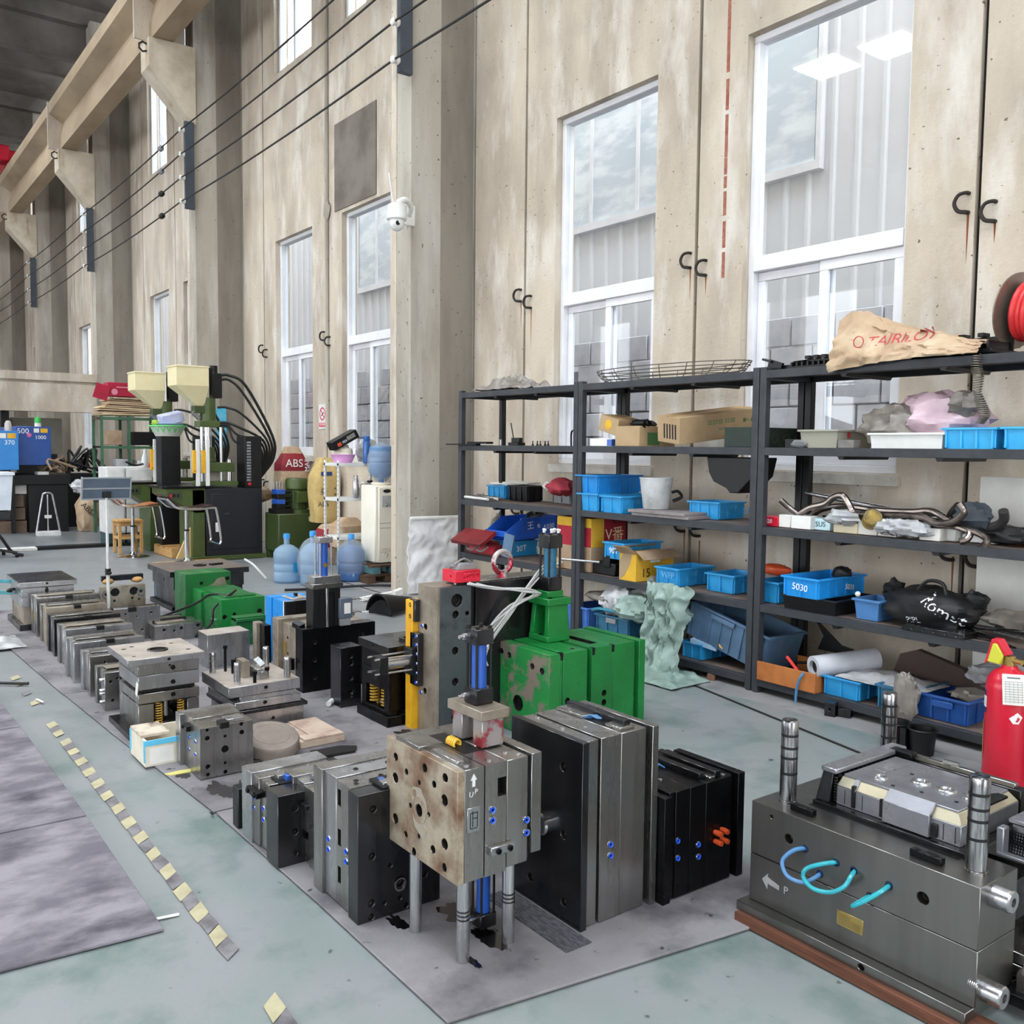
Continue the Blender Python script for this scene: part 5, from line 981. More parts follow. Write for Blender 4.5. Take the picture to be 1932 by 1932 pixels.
plate(D1, -.37, -.225, .150, .167, .368, .432, lig, name='front_pad'); G().prism([(.150, .43), (.186, .4615), (.215, .4615), (.215, .452), (.186, .45), (.168, .42)], 'x', -.37, -.225).build('pad_ridge', lig, D1, .002); plate(D1, -.48, -.468, .158, .172, .372, .44, black_m, name='slot'); G().prism([(.158, .425), (.185, .4545), (.205, .4545), (.175, .42)], 'x', -.482, -.466).build('pad_ridge', lig, D1, .001)
G().prism([(-.20, .345), (-.135, .29), (-.135, .42), (-.165, .42)], 'z', .452, .4595).build('top_step', steel_d, D1, .001); G().box(-.50, -.455, .30, .40, .4575, .461).build('top_step', lig, D1, .001)
plate(D1, -.385, -.372, .158, .166, .375, .43, black_m, name='slot'); plate(D1, -.222, -.205, .156, .166, .372, .41, black_m, name='slot')
for x in (-.505, -.445, -.30, -.19, -.155): G().box(x-.001, x+.001, y0_-.0008, y0_+.001, .372, .418).build('scribe_line', black_m, D1)
# left wing with toothed edge
g = G(); g.add([(-.600, .15, .366), (-.55, .15, .366), (-.55, .60, .366), (-.600, .60, .366), (-.585, .17, .47), (-.548, .165, .462), (-.548, .56, .462), (-.575, .56, .47)], [(0, 3, 2, 1), (4, 5, 6, 7), (0, 1, 5, 4), (1, 2, 6, 5), (2, 3, 7, 6), (3, 0, 4, 7)]); g.build('left_wing', steel_d, D1, .002)
G().box(-.59, -.535, .16, .56, .458, .474).build('wing_cap', lig, D1, .003)
for i in range(14): G().box(-.541, -.533, .18+i*.024, .19+i*.024, .446, .456).build('tooth', black_m, D1)
for i in range(9): G().box(-.541, -.533, .160, .168, .374+i*.009, .379+i*.009).build('tooth', black_m, D1)
G().box(-.56, -.14, .51, .555, .366, .452).build('rear_rail', steel_d, D1, .003); G().box(-.50, -.16, .515, .535, .452, .468).build('rear_rail_cap', steel, D1, .002); G().box(-.56, -.48, .49, .53, .452, .475).build('rear_pad', steel_k, D1, .003); G().rbox((-.36, .52, .474), (.05, .012, .012), (0, 0, .1)).build('rear_hook', steel, D1)
# right slider with fine grid face
g = G(); g.add([(-.075, .27, .352), (.10, .27, .352), (.10, .66, .352), (-.075, .66, .352), (-.06, .29, .435), (.06, .29, .435), (.06, .62, .435), (-.06, .62, .435)], [(0, 3, 2, 1), (4, 5, 6, 7), (0, 1, 5, 4), (1, 2, 6, 5), (2, 3, 7, 6), (3, 0, 4, 7)]); g.build('right_slider', steel_d, D1, .003)
G().box(-.07, .06, .285, .63, .434, .448).build('slider_cap', lig, D1, .003); g = G()
for i in range(18):
    f_ = i/18; g.rbox((-.062+.13*f_+.004, .2735+.0, .385), (.002, .004, .06), (0, 0, 0))
for i in range(8): g.rbox((.0, .2735+.002*i*0, .358+.0085*i), (.13, .003, .0018), (0, 0, 0))
g.build('fine_grid', steel_k, D1); G().box(-.08, -.06, .24, .275, .352, .43).build('slider_edge', lig, D1, .003); G().box(-.075, .13, .235, .26, .3525, .362).build('slider_track', lig, D1, .002)
G().cyl((-.11, .20, .30), (.025, .165, .30), .001).box(-.155, -.02, .20, .35, .184, .30).build('inner_block', steel_k, D1, .003)
for z, y in ((.315, .07), (.068, .045)):
    g = G(); g.lathe([(.030, 0), (.030, .048), (.027, .052), (.012, .052), (.012, .035), (.0001, .035)], (0, y, z), 'x', 24); g.build('interlock_pin', chrome_s, D1)
spring((-.05, .255, .05), .016, .13, 9, .006).build('spring', spring_y, D1); G().cyl((-.02, .36, .05), (-.02, .36, .184), .028, seg=18).build('support_pillar', chrome_s, D1)
plate(D1, -.16, .03, .22, .5, .040, .075, steel, name='ejector_plate'); plate(D1, -.16, .02, .22, .5, .080, .11, steel, name='ejector_plate'); plate(D1, .0, .09, .15, .6, -.002, .03, steel_d, name='base_plate'); G().rbox((.045, .2, .055), (.05, .05, .05), (0, 0, .1)).build('stop_block', steel, D1); g = spring((0, 0, 0), .007, .025, 5, .0018); g.build('spring', chrome_s, D1, loc=(-.02, -.001, .095), rot=(0, rad(90), 0))
# ================================================================== THE RACK
ZS = (.09, .553, 1.03, 1.515, 1.98); RX = (-7.013, -5.371, -3.677, -1.98); RY0, RY1 = 4.593, 5.09
rl = ['charcoal shelving rack nearest the concrete column, mostly empty upper shelves', 'middle charcoal shelving rack with the wire basket on top', 'charcoal shelving rack with bent pipes and the kraft bag on top']
for k in range(3):
    a, b = RX[k]+(.003 if k else 0), RX[k+1]-.003; R_ = thing('shelving_rack', rl[k], 'rack', (a, RY0, 0), group='row of shelving racks'); w = b-a; d = RY1-RY0; pw = .048
    for x in (0, w-pw):
        for y in (0, d-pw):
            p_ = G().box(x, x+pw, y, y+pw, .006, 2.0).build('post', rack_m if y == 0 else black_m, R_, .003); 
            if y == 0: G().cyl((x+pw/2, y+pw/2, 0), (x+pw/2, y+pw/2, .008), .0245, seg=12).build('foot_plate', rack_m, p_)
    for i, z in enumerate(ZS):
        G().box(pw, w-pw, .002, .035, z-.048, z).build('front_rail', rack_m, R_, .002); G().box(pw, w-pw, d-.035, d-.002, z-.048, z).build('rear_rail', rack_m, R_, .002)
        for x in (.006, w-.038): G().box(x, x+.032, pw, d-pw, z-.048, z-.002).build('side_rail', rack_m, R_, .002)
        G().box(.03, w-.03, .03, d-.03, z-.014, z-.004).build('shelf_board', rack_u, R_)
        for f_ in (.34, .68): G().prism([(w*f_-.022, z-.048), (w*f_+.022, z-.048), (w*f_+.012, z-.066), (w*f_-.012, z-.066)], 'y', .006, d-.04).build('cross_bar', black_m, R_)
# ---- crates
def sp2(xc, yb, yt, xl, Y, z):
    X = wy(xc, (yb+yt)/2, Y).x; return X, Y, X-wy(xl, (yb+yt)/2, Y).x, .45, hz(yt, X, Y)-z
def crate(label, m, s, z, dep=None, name='storage_crate', ribs=True, cat='crate', lab=None, group=None, low=0, rim=True):
    X, Y, L, D, H = spec(*s, z0=z) if s[0] > 0 else s; D = min(dep or min(max(D, .2), .48), 5.045-Y)
    t = thing(name, label, cat, (X, Y, z), group=group); g = G(); tp_ = min(.012, H*.1); g.tub(-L, 0, 0, D, 0, H, .006, tp_)
    if ribs:
        n = max(2, round(L/.1)); 
        for i in range(n+1):
            x = -L+.012+(L-.024)*i/n; g.box(x-.005, x+.005, -.003, tp_+.002, H*.06, H-.012)
        n = max(2, round(D/.1))
        for i in range(n+1):
            y = .012+(D-.024)*i/n; g.box(-tp_-.002, .003, y-.005, y+.005, H*.06, H-.012)
    g.build('tub', m, t)
    if rim:
        g = G(); e = .012
        for a, b, c, d in ((-L-e, e, -e, .001), (-L-e, e, D-.001, D+e), (-L-e, -L+.001, 0, D), (-.001, e, 0, D)): g.box(a, b, c, d, H-.012, H)
        g.build('rim', m, t, .002)
    return t, X, Y, L, D, H
S = ZS
# rack one
crate('small blue crate with papers on it, third shelf of the rack by the column', bluel, (952, 942, 917, 920, 960), S[2], .3); q = fl(946, 940, S[2])
one(G().rbox((0, 0, 0), (.42, .26, .012), (.04, .02, .1)).rbox((.05, .01, .012), (.34, .2, .01), (.03, 0, .25)), 'paper_stack', paper, 'loose papers lying over the small blue crate', 'papers', (q.x+.0, q.y+.16, S[2]+.135))
crate('black crate with lattice ends holding a red cloth', black_p, (995, 947, 917, 960, 1042), S[2], .42); q = fl(1010, 930, S[2]+.1)
one(G().blob((0, 0, 0), (.13, .12, .07), .35, 4, 22, 12), 'red_cloth', cloth_r, 'crumpled red cloth heaped on the black lattice crate', 'cloth', (-5.86, 4.86, S[2]+.15)); one(G().blob((0, 0, 0), (.06, .05, .04), .4, 9, 14, 8), 'cream_rag', paper, 'small cream rag beside the red cloth', 'rag', (-6.06, 4.88, S[2]+.145))
crate('grey crate beside the middle post, third shelf', greyp, (1076, 951, 923, 1041, 1090), S[2], .40)
tr_ = thing('tool_roll', 'white bound steel rods lying at the end of the third shelf by the column', 'rods', (-6.75, 4.72, S[2])); 
for i in range(4): G().cyl((-.24, .05*i-.08, .02+.012*(i % 2)), (.2, .05*i-.12, .018), .012, seg=8).build('rod', chrome_s if i % 2 else whitem, tr_)
# royal blue scoop bin tilted on a blue crate
t, X, Y, L, D, H = crate('long blue crate under the royal blue scoop bin', bluel, (962, 1051, 1022, 942, 1040), S[1], .44); 
text('30T', .07, (.005, .12, H*.5), '+x', ink_w, t, .1); text('5030', .06, (.005, .34, H*.42), '+x', ink_w, t, .05)
sb = thing('scoop_bin', 'royal blue scoop bin with white handwriting on the blue crate', 'bin', (X+.02, Y-.05, S[1]+H), rot=(rad(2), 0, 0)); L2, D2, H2 = .30, .56, .19; tq = .007
pf = [(.0, .04), (.02, .0), (D2-.01, 0), (D2, H2), (.16, H2), (.0, .09)]
for x in (-L2, -tq): G().prism(pf, 'x', x, x+tq).build('side_wall', bluey, sb, .002)
G().box(-L2, 0, .02, D2-.01, 0, tq).build('bin_floor', bluey, sb); G().prism([(D2-.018, 0), (D2-.01, 0), (D2, H2), (D2-.008, H2)], 'x', -L2, 0).build('rear_wall', bluey, sb); G().prism([(0, .04), (.007, .04), (.007, .09), (0, .09)], 'x', -L2, 0).build('front_lip', bluey, sb); 
g = G(); g.box(-L2-.008, .008, .15, D2+.006, H2-.010, H2+.004); g2 = G()
for x0, x1, a, b in ((-L2-.01, -L2+.004, .15, D2), (-.004, .01, .15, D2), (-L2, 0, D2-.006, D2+.008)): g2.box(x0, x1, a, b, H2-.012, H2+.004)
for y in (.17, .30, .43): g2.box(-.002, .006, y-.004, y+.004, .01, H2-.01)
g2.build('rim', bluey, sb); text('王', .075, (.0008, .26, .12), '+x', ink_w, sb, .1); text('e', .07, (.0008, .35, .12), '+x', ink_w, sb, .3); text('5030', .06, (.0008, .47, .10), '+x', ink_w, sb, .1)
one(G().blob((0, 0, 0), (.08, .07, .05), .4, 5, 14, 9), 'black_part', black_p, 'black moulded part sticking up from the royal blue scoop bin', 'part', (X-.12, Y+.36, S[1]+H+.20))
# open red toolbox and small gas bottle
q = fl(880, 1035, S[1]); tb_ = thing('toolbox', 'open dark red metal toolbox at the end of the fourth shelf', 'toolbox', (-6.69, 4.66, S[1])); G().tub(-.22, .2, -.02, .2, 0, .10, .006).build('tray', redd, tb_); G().rbox((-.02, -.1, .155), (.46, .20, .035), (.55, 0, 0)).build('lid', redd, tb_, .003); G().rbox((-.02, .21, .15), (.42, .12, .03), (-.8, 0, 0)).build('lid', redd, tb_, .003)
for x in (-.09, .06): G().tube([(x, -.06, .09), (x, -.12, .06), (x+.09, -.13, .05), (x+.1, -.07, .085)], .008, 6, sub=4).build('handle', greyp, tb_)
G().box(-.2, .18, -.026, -.02, .02, .085).build('front_panel', red, tb_)
gb = thing('gas_bottle', 'small grey gas bottle with blue valve wheel at the rack end', 'bottle', (-6.875, 4.95, S[1])); G().lathe([(.07, 0), (.075, .02), (.075, .24), (.06, .29), (.025, .32), (.02, .345)], seg=20).build('body', mat('grey bottle paint', '#8f8b83', '#7d7972', .5, scale=6), gb); G().cyl((0, 0, .34), (0, 0, .40), .014, seg=10).cyl((0, 0, .37), (.035, -.02, .37), .010, seg=8).build('valve', chrome_s, gb); G().lathe([(.03, 0), (.034, .006), (.03, .012)], (0, 0, .405), seg=14).build('valve_wheel', bluecyl, gb)
one(G().rbox((0, 0, .11), (.1, .02, .2), (0, .2, .3)), 'blue_plate', blueg, 'dark blue plate leaning between the toolbox and the blue crate', 'plate', (-6.33, 4.66, S[1]))
def carton(name, label, m, X, Y, z, L, D, H, rz=0, openf=False, prints=(), rot=None):
    t = thing(name, label, 'carton', (X, Y, z), rz, rot=rot)
    if openf:
        G().tub(-L, 0, 0, D, 0, H, .005).build('carton_body', m, t); G().rbox((-L*.5, -.03, H+.02), (L, .10, .004), (-.7, 0, 0)).build('flap', cardd, t); G().rbox((.04, D*.5, H-.01), (.10, D, .004), (0, .6, 0)).build('flap', cardd, t); G().rbox((-L-.03, D*.5, H+.02), (.09, D, .004), (0, -.5, 0)).build('flap', cardd, t)
    else:
        G().box(-L, 0, 0, D, 0, H).build('carton_body', m, t, .003); G().box(-L*.5-.02, -L*.5+.02, -.0008, D, H*.999, H+.0012).build('tape_strip', mat('packing tape', '#b98f56', rough=.4), t)
    for a in prints: text(a[0], a[1], a[2], a[3], a[4], t, *(a[5:]))
    return t
carton('printed_carton', 'red and yellow printed carton standing behind the first rack post', cardr, -5.27, 4.66, S[1]+.19, .40, .36, .22, prints=(('V番', .12, (.0008, .24, .09), '+x', mat('cream print', '#e8cfa0', rough=.7)), ('FENNY', .04, (.0008, .28, .19), '+x', ink_k)))
carton('brown_carton', 'brown carton under the red and yellow printed one', cardd, -5.27, 4.66, S[1], .40, .36, .19, prints=(('SEAT', .045, (.0008, .2, .15), '+x', ink_k),))
p_ = bpy.data.objects.get('printed_carton'); G().box(-.0005, .001, .0, .13, 0, .22).build('yellow_panel', cardy, p_); G().box(-.402, .0, -.0012, 0, .15, .22).build('yellow_panel', cardy, p_)
carton('small_carton', 'small brown carton in front of the long blue crate end', card, -5.60, 4.63, S[1], .16, .1, .075)
ct_ = thing('sack_clamp', 'black clamp tool with a steel lever in front of the first middle shelf', 'tool', (-5.12, 4.72, S[1])); G().box(-.2, .1, -.04, .06, 0, .09).build('clamp_body', black_m, ct_, .006); G().box(-.02, .05, -.05, .05, .06, .15).build('clamp_jaw', black_m, ct_, .004); G().cyl((-.06, -.05, .09), (-.30, -.22, .10), .010, seg=8).build('lever', chrome_s, ct_); G().blob((.02, .02, .17), (.02, .02, .02), 0, 1, 8, 6).build('red_knob', red, ct_)
# second shelf odds and ends of the first rack, and the sheeting on its top
one(G().box(-.3, .18, -.05, .0, 0, .012).box(.0, .3, -.02, .05, .012, .03), 'flat_bar', steel_k, 'black flat bars lying over the end of the second shelf', 'bar', (-6.85, 4.60, S[3]))
st2 = thing('dial_stand', 'small black stand with a thin rod on the second shelf', 'stand', (-6.28, 4.70, S[3])); G().box(-.07, .07, -.04, .04, 0, .025).build('stand_base', black_m, st2, .003); G().box(-.05, .06, -.02, .02, .025, .065).build('stand_head', black_m, st2, .003); G().cyl((-.04, 0, .05), (-.11, .02, .19), .005, seg=6).build('thin_rod', black_m, st2)
one(G().cyl((0, 0, 0), (0, 0, .05), .012, seg=10), 'small_bush', steel, 'small steel bush standing alone on the second shelf', 'bush', (-6.45, 4.66, S[3]))
for i in range(5): one(G().cyl((0, 0, 0), (0, 0, .012), .01, seg=8).cyl((0, 0, .012), (0, 0, .038), .005, seg=8), 'upright_bolt', steel_k, ['leftmost of five small dark bolts upright on the second shelf', 'second from the left of five small upright dark bolts', 'middle one of five small dark bolts upright on the shelf', 'fourth from the left of five small upright dark bolts', 'rightmost of five small dark bolts upright on the second shelf'][i], 'bolt', (-5.98+.05*i, 4.64+.008*(i % 2), S[3]), group='bolts on the second shelf')
hk2 = one(G().tube([(0, 0, 0), (0, 0, .1), (.03, 0, .12), (.05, 0, .1)], .007, 6, sub=3), 'small_hook', steel_k, 'little black hook standing against the post on the second shelf', 'hook', (-5.52, 4.66, S[3]))
def crumple(w, d, h, sd, pts=3.0, sag=0):
    def f(u, v):
        k = noise.noise(Vector((u*pts, v*pts, sd)))+.5*noise.noise(Vector((u*pts*2.3, v*pts*2.3, sd+9))); e = sin(pi*u)*sin(pi*v)
        return ((u-.5)*w*(1+.1*k), (v-.5)*d*(1+.1*k), max(.006, h*(.15+.85*e**.6)*(.6+.7*k))-sag*max(0, .25-v)*4)
    return f
one(G().sheet(crumple(.72, .40, .17, 3, 4.5), 34, 22, .004), 'plastic_sheeting', grey_sheet, 'crumpled grey plastic sheeting on top of the rack by the column', 'sheeting', (-6.5, 4.84, S[4]))
# rack two
t, X, Y, L, D, H = crate('left blue crate of the pair under another, third shelf', bluel, sp2(1128, 958, 932, 1091, 4.60, S[2]), S[2], .42); H_l = H
t, X, Y, L, D, H = crate('right blue crate of the pair under another, third shelf', bluel, sp2(1173, 965, 937, 1134, 4.60, S[2]), S[2], .42); H_l = max(H_l, H)
crate('blue crate stacked on top of two others on the third shelf', bluep, sp2(1128, 928, 897, 1088, 4.60, S[2]+H_l), S[2]+H_l, .45)
q = wy(1238, 930, 4.74); bkp = Vector((q.x, 4.74, S[2]+.045)); bu = thing('plastic_bucket', 'cloudy white plastic bucket with a black handle on grey boards', 'bucket', bkp); G().lathe([(.088, 0), (.09, .004), (.118, .215), (.122, .215), (.122, .222), (.112, .222), (.085, .012), (.0001, .012)], seg=28).build('bucket_body', mat('dusty white bucket', '#c9cacb', '#aeb0b1', .5, scale=8, c3='#8f9192', s3=6), bu); G().tube([(.115, .05, .06), (.17, .08, .09), (.15, .06, .13), (.115, .04, .12)], .012, 6, sub=3).build('handle', black_m, bu)
for i in range(2): one(G().box(-.54, 0, 0, .36, 0, .020), 'grey_board', mat('grey weathered board', '#8d8584', '#787070', .7, scale=8), ('lower' if i == 0 else 'upper')+' grey board lying under the white bucket', 'board', (wy(1300-6*i, 965, 4.59).x, 4.585-.01*i, S[2]+.0215*i), bevel=.002)
t, *_ = crate('blue crate at the right end of the third shelf, middle rack', bluel, (1356, 981, 948, 1300, 1449), S[2], .46); text('03', .06, (.006, .28, .05), '+x', mat('faint ink', '#6fb0df', rough=.6), t)
bb = spec(1188, 1089, 1056, 1143, 1210, z0=S[1]); t, X, Y, L, D, H = crate('black bin under the blue crate, fourth shelf', black_p, (1188, 1089, 1056, 1143, 1210), S[1], .36, ribs=False)
t, X2, Y2, L2, D2, H2 = crate('blue crate marked 90T on the black bin', bluel, (1177, 1058, 1026, 1140, 1255), S[1]+H, .50); text('90T', .06, (-L2*.5, -.006, H2*.5), '-y', ink_w, t)
yc = carton('yellow_carton', 'torn open yellow carton with flaps between the blue crates', cardy, fl(1219, 1096, S[1]).x, 4.61, S[1], .17, .38, .20, openf=True, prints=(('15', .09, (.0008, .10, .055), '+x', ink_k), ('\u2014\u2014', .05, (.0008, .22, .12), '+x', mat('brown print', '#8a6a2a', rough=.7)),)); G().box(.0, .0012, .14, .24, .13, .195).build('white_label', paper, yc); g = G(); g.box(-.16, -.05, -.0015, 0, .03, .10); G().prism([(-.17, .0), (-.12, .03), (-.06, .12), (-.04, .2), (-.12, .2), (-.17, .14)], 'y', -.0014, .0005).build('grey_torn_patch', mat('torn card layer', '#a58f72', rough=.9), yc)
t, *_ = crate('long blue crate in the middle of the fourth shelf', bluel, (1280, 1108, 1074, 1238, 1376), S[1], .5); text('WFP', .06, (-.1, -.004, .07), '-y', mat('faint ink', '#6fb0df', rough=.6), t); text('502', .05, (.006, .38, .07), '+x', MATS['faint ink'], t)
crate('blue crate against the rack post, right end of the fourth shelf', bluel, (1384, 1122, 1087, 1333, 1440), S[1], .42)
crate('violet blue crate on the bottom shelf behind the green mould', bluev, (1108, 1196, 1148, 1068, 1140), S[0], .42); one(G().blob((0, 0, 0), (.2, .12, .04), .3, 6, 16, 8), 'grey_sacking', grey_sheet, 'grey striped sacking lying over the violet blue crate', 'sacking', (-5.16, 4.74, S[0]+.29))
t, XT, YT, LT, DT, HT = crate('dark teal crate on the bottom shelf full of bags', teal, (1185, 1222, 1170, 1124, 1232), S[0], .46); G().box(-LT*.65, -LT*.35, -.016, -.004, HT-.05, HT-.015).build('grip', greyp, t, .003); one(G().tube([(-.2, 0, .0), (-.08, -.03, .03), (.08, .0, .02), (.16, .1, -.02)], .012, 7, sub=4), 'teal_strap', mat('teal strap', '#2f7f95', rough=.5), 'teal strap looped over the rim of the dark teal crate', 'strap', (XT-LT*.6, YT+.02, S[0]+HT+.01))
one(G().blob((0, 0, 0), (.20, .17, .15), .35, 2, 30, 18, flat=-.12), 'plastic_bag', plastic_sheet, 'cloudy grey plastic bag bulging from the dark teal crate', 'bag', (XT-.22, YT+.20, S[0]+HT+.08)); one(G().blob((0, 0, 0), (.17, .15, .17), .35, 8, 30, 18), 'plastic_bag', plastic_sheet, 'tall grey plastic bag behind the pale green woven bag', 'bag', (XT-.02, YT+.30, S[0]+HT+.12))
def WB(px, py, Y): return wy(px, py, Y)
q = WB(1215, 1150, 4.66); one(G().blob((0, 0, 0), (.22, .17, .10), .3, 12, 34, 20), 'woven_bag', weave, 'pale green woven bag tied up over the crate', 'bag', (q.x-.03, q.y, q.z))
q = WB(1290, 1160, 4.68); one(G().blob((0, 0, 0), (.14, .16, .10), .35, 15, 28, 16), 'woven_bag', weave, 'pale green bag lobe behind the hanging woven bag', 'bag', (q.x-.05, q.y+.03, q.z))
q = WB(1252, 1135, 4.68); one(G().blob((0, 0, 0), (.15, .12, .09), .45, 18, 26, 16), 'green_cloth', weave_d, 'dark green cloth bunched on the woven bags', 'cloth', (q.x, q.y, q.z))
# hanging bag: folded cloth falling to the floor
def drape(u, v):
    y = 4.58-.10*v**1.5; z = .60*(1-v)+.01; n_ = lambda a, b, s: noise.noise(Vector((u*a, v*b, s)))
    rg = lambda a, b, s: 1-2.6*abs(n_(a, b, s))
    k = n_(3, 4, 2)+.55*rg(5, 4, 7)+.4*rg(10, 7, 4); w = .13+.05*noise.noise(Vector((0, v*5, 3)))+.07*v+.05*(1-v)**3
    a = (u-.5)*2; return (a*w+.03*n_(4, 5, 11), y-.09*(1-a*a)**.5-.06*(.5+k)-.02, max(.008, z+.03*n_(5, 6, 3)))
q = WB(1253, 1280, 4.42); one(G().sheet(drape, 50, 60, .005), 'woven_bag', weave, 'pale green woven sheet hanging from the shelf down to the floor', 'bag', (q.x-.06, 0.02, 0)); one(G().sheet(crumple(.62, .36, .10, 21, 5), 32, 20, .004), 'woven_bag', weave, 'flattened pale green sack end spread on the floor', 'bag', (q.x-.02, 4.36, .001))
t, *_ = crate('small blue crate with a paper roll on the bottom shelf', bluel, (1323, 1247, 1216, 1287, 1345), S[0], .30); one(G().lathe([(.018, 0), (.018, .04), (.036, .04), (.036, 0)], seg=18, closed=True), 'tape_roll', mat('tan tape', '#c79b4a', rough=.5), 'roll of tan tape lying in the small blue crate', 'tape', (fl(1328, 1215, .25).x, 4.72, S[0]+.13), rot=(1.2, 0, .4))
one(G().rbox((0, 0, 0), (.2, .2, .03), (.1, .15, .2)), 'blue_packet', mat('pale blue packet', '#9fc0e0', rough=.6), 'pale blue packet lying in the small blue crate', 'packet', (fl(1300, 1220, .2).x, 4.76, S[0]+.12))
q = WB(1352, 1232, 4.60); tc = thing('storage_crate', 'grey blue crate tipped over at a slant on the bottom shelf', 'crate', (-4.30, 4.665, S[0]+.165), rot=(0, rad(13), 0)); L, D, H = .66, .36, .24; g = G().tub(0, L, 0, D, 0, H, .007, .01)
for i in range(8): x = .02+(L-.04)*i/7; g.box(x-.005, x+.005, -.004, .012, .01, H-.01)
for i in range(5): y = .02+(D-.04)*i/4; g.box(-.004, .012, y-.005, y+.005, .01, H-.01)
g.build('tub', blueg, tc); g = G(); e = .014
for a, b, c, d in ((-e, L+e, -e, .001), (-e, L+e, D-.001, D+e), (-e, .001, 0, D), (L-.001, L+e, 0, D)): g.box(a, b, c, d, H-.014, H)
g.build('rim', blueg, tc, .002); G().box(L*.3, L*.6, -.018, -.004, H-.05, H-.02).build('grip', blueg, tc, .003)
t, *_ = crate('low black tray under the tipped grey blue crate', black_p, (1490, 1262, 1240, 1345, 1520), S[0], .42, ribs=False, name='parts_tray')
# second shelf of rack two
carton('tilted_carton', 'small brown carton with yellow print tilted on a white box', card, fl(1152, 835, S[3]).x, 4.66, S[3]+.075, .20, .24, .12, rot=(0, rad(14), 0), prints=(('\u25CF', .10, (-.10, -.0008, .055), '-y', cardy),))
wb_ = one(G().box(-.24, 0, 0, .25, 0, .055), 'white_box', paper, 'flat white box with a blue end under the tilted carton', 'box', (fl(1150, 840, S[3]).x, 4.63, S[3]), bevel=.002); G().box(-.05, .001, -.001, .05, .003, .05).build('blue_end', bluecyl, wb_)
q = fl(1204, 841, S[3]); bc = carton('open_carton', 'open brown carton filled with black parts on the second shelf', card, q.x, 4.62, S[3], .25, .36, .145, openf=False, prints=()); G().box(.0, .001, .08, .20, .01, .10).build('green_print', ink_g, bc)
for i in range(3): one(G().blob((0, 0, 0), (.07, .06, .035), .5, 30+i, 12, 8), 'black_part', black_p, ['black moulded part at the back of the open brown carton', 'black moulded part in the middle of the open brown carton', 'black moulded part at the near end of the open brown carton'][i], 'part', (q.x-.16+.05*i, 4.86-.09*i, S[3]+.16))
q = fl(1284, 841, S[3]); bc2 = carton('long_carton', 'long brown carton with green print resting slanted on a dark box', card, q.x, 4.60, S[3]+.012, .24, .72, .18, rot=(rad(7), rad(6), rad(-8)), prints=(('\u2630\u2637\u2630 \u2637\u2630', .05, (.0008, .36, .12), '+x', ink_g), ('\u25A0 \u2022 \u25B2', .035, (.0008, .60, .11), '+x', ink_g), ('\u2630\u2637', .028, (.0008, .36, .07), '+x', ink_g))); g = G()
for i in range(5): g.box(-.17+.03*i, -.155+.03*i, -.001, 0, .03, .13)
g.build('printed_bars', ink_k, bc2)
q = fl(1420, 842, S[3]); db = one(G().box(-.22, 0, 0, .5, 0, .125), 'dark_box', mat('dark green carton', '#16261f', '#1d3128', .6, scale=9), 'dark green box with faint ring print under the slanted carton', 'box', (q.x, 4.60, S[3]), bevel=.003)
for i in range(4): G().tube([(.001, .1+.12*i+.03*cos(a), .06+.03*sin(a)*(1 if i % 2 else .7)) for a in [2*pi*j/16 for j in range(16)]], .002, 4, closed=True).build('ring_print', mat('pale ring print', '#42574c', rough=.7), db)
q = wy(1385, 860, 4.75); one(G().prism([(-.22, .10), (.20, .10), (.17, -.02), (.05, -.13), (-.02, -.13), (-.05, -.10), (-.16, -.06), (-.2, .0)], 'y', -.10, .10), 'moulded_cover', black_p, 'black moulded panel hanging below the second shelf', 'part', (q.x+.03, 4.80, S[3]-.165), bevel=.006)
# wire basket on top
q = fl(1230, 716, S[4]); wbk = thing('wire_basket', 'wide shallow oval wire basket on top of the middle rack', 'basket', (q.x-.05, 4.86, S[4])); a_, b_ = .72, .23
wm = mat('grey wire', '#5a5650', rough=.45, metal=.6)
for z, s_ in ((.10, 1.0), (.075, .98), (.05, .94), (.025, .88), (.004, .80)): G().tube([(a_*s_*cos(t), b_*s_*sin(t), z) for t in [2*pi*i/40 for i in range(40)]], .0035, 5, closed=True).build('wire_ring', wm, wbk)
for i in range(18): t = 2*pi*i/18; G().tube([(a_*cos(t), b_*sin(t), .10), (a_*.93*cos(t), b_*.93*sin(t), .045), (a_*.80*cos(t), b_*.80*sin(t), .004)], .003, 5).build('wire_rib', wm, wbk)
for i in range(9): y = b_*.78*(-1+2*(i+.5)/9); x = a_*.8*math.sqrt(max(0, 1-(y/(b_*.8))**2)); G().tube([(-x, y, .004), (x, y, .004)], .0025, 4).build('floor_wire', wm, wbk)
# rack three, top
def grille(name, label, pos, L, D, H, rz=0, rot=None):
    t = thing(name, label, 'part', pos, rz, rot=rot); G().box(-L, 0, 0, D, 0, .02).build('grille_body', black_p, t, .003); G().prism([(0, .0), (D, .0), (D*.8, H), (D*.2, H*.75)], 'x', -L, -L+.012).build('end_web', black_p, t); G().box(-L, 0, D*.75, D*.8, .0, H).build('grille_wall', black_p, t, .002)
    n = int(L/.035)
    for i in range(n): x = -L+L*(i+.5)/n; G().box(x-.006, x+.006, -.004, D*.78, .018, H*.6).build('web', black_p, t)
    for i in range(6): x = -L+L*(i+.4)/6; G().box(x, x+.03, D*.6, D*.85, H, H+.02).build('clip', black_p, t)
    return t
q = fl(1520, 693, S[4]); grille('trim_grille', 'black ribbed trim part beside the kraft bag end', (fl(1575, 690, S[4]).x, 4.66, S[4]), .34, .2, .07)
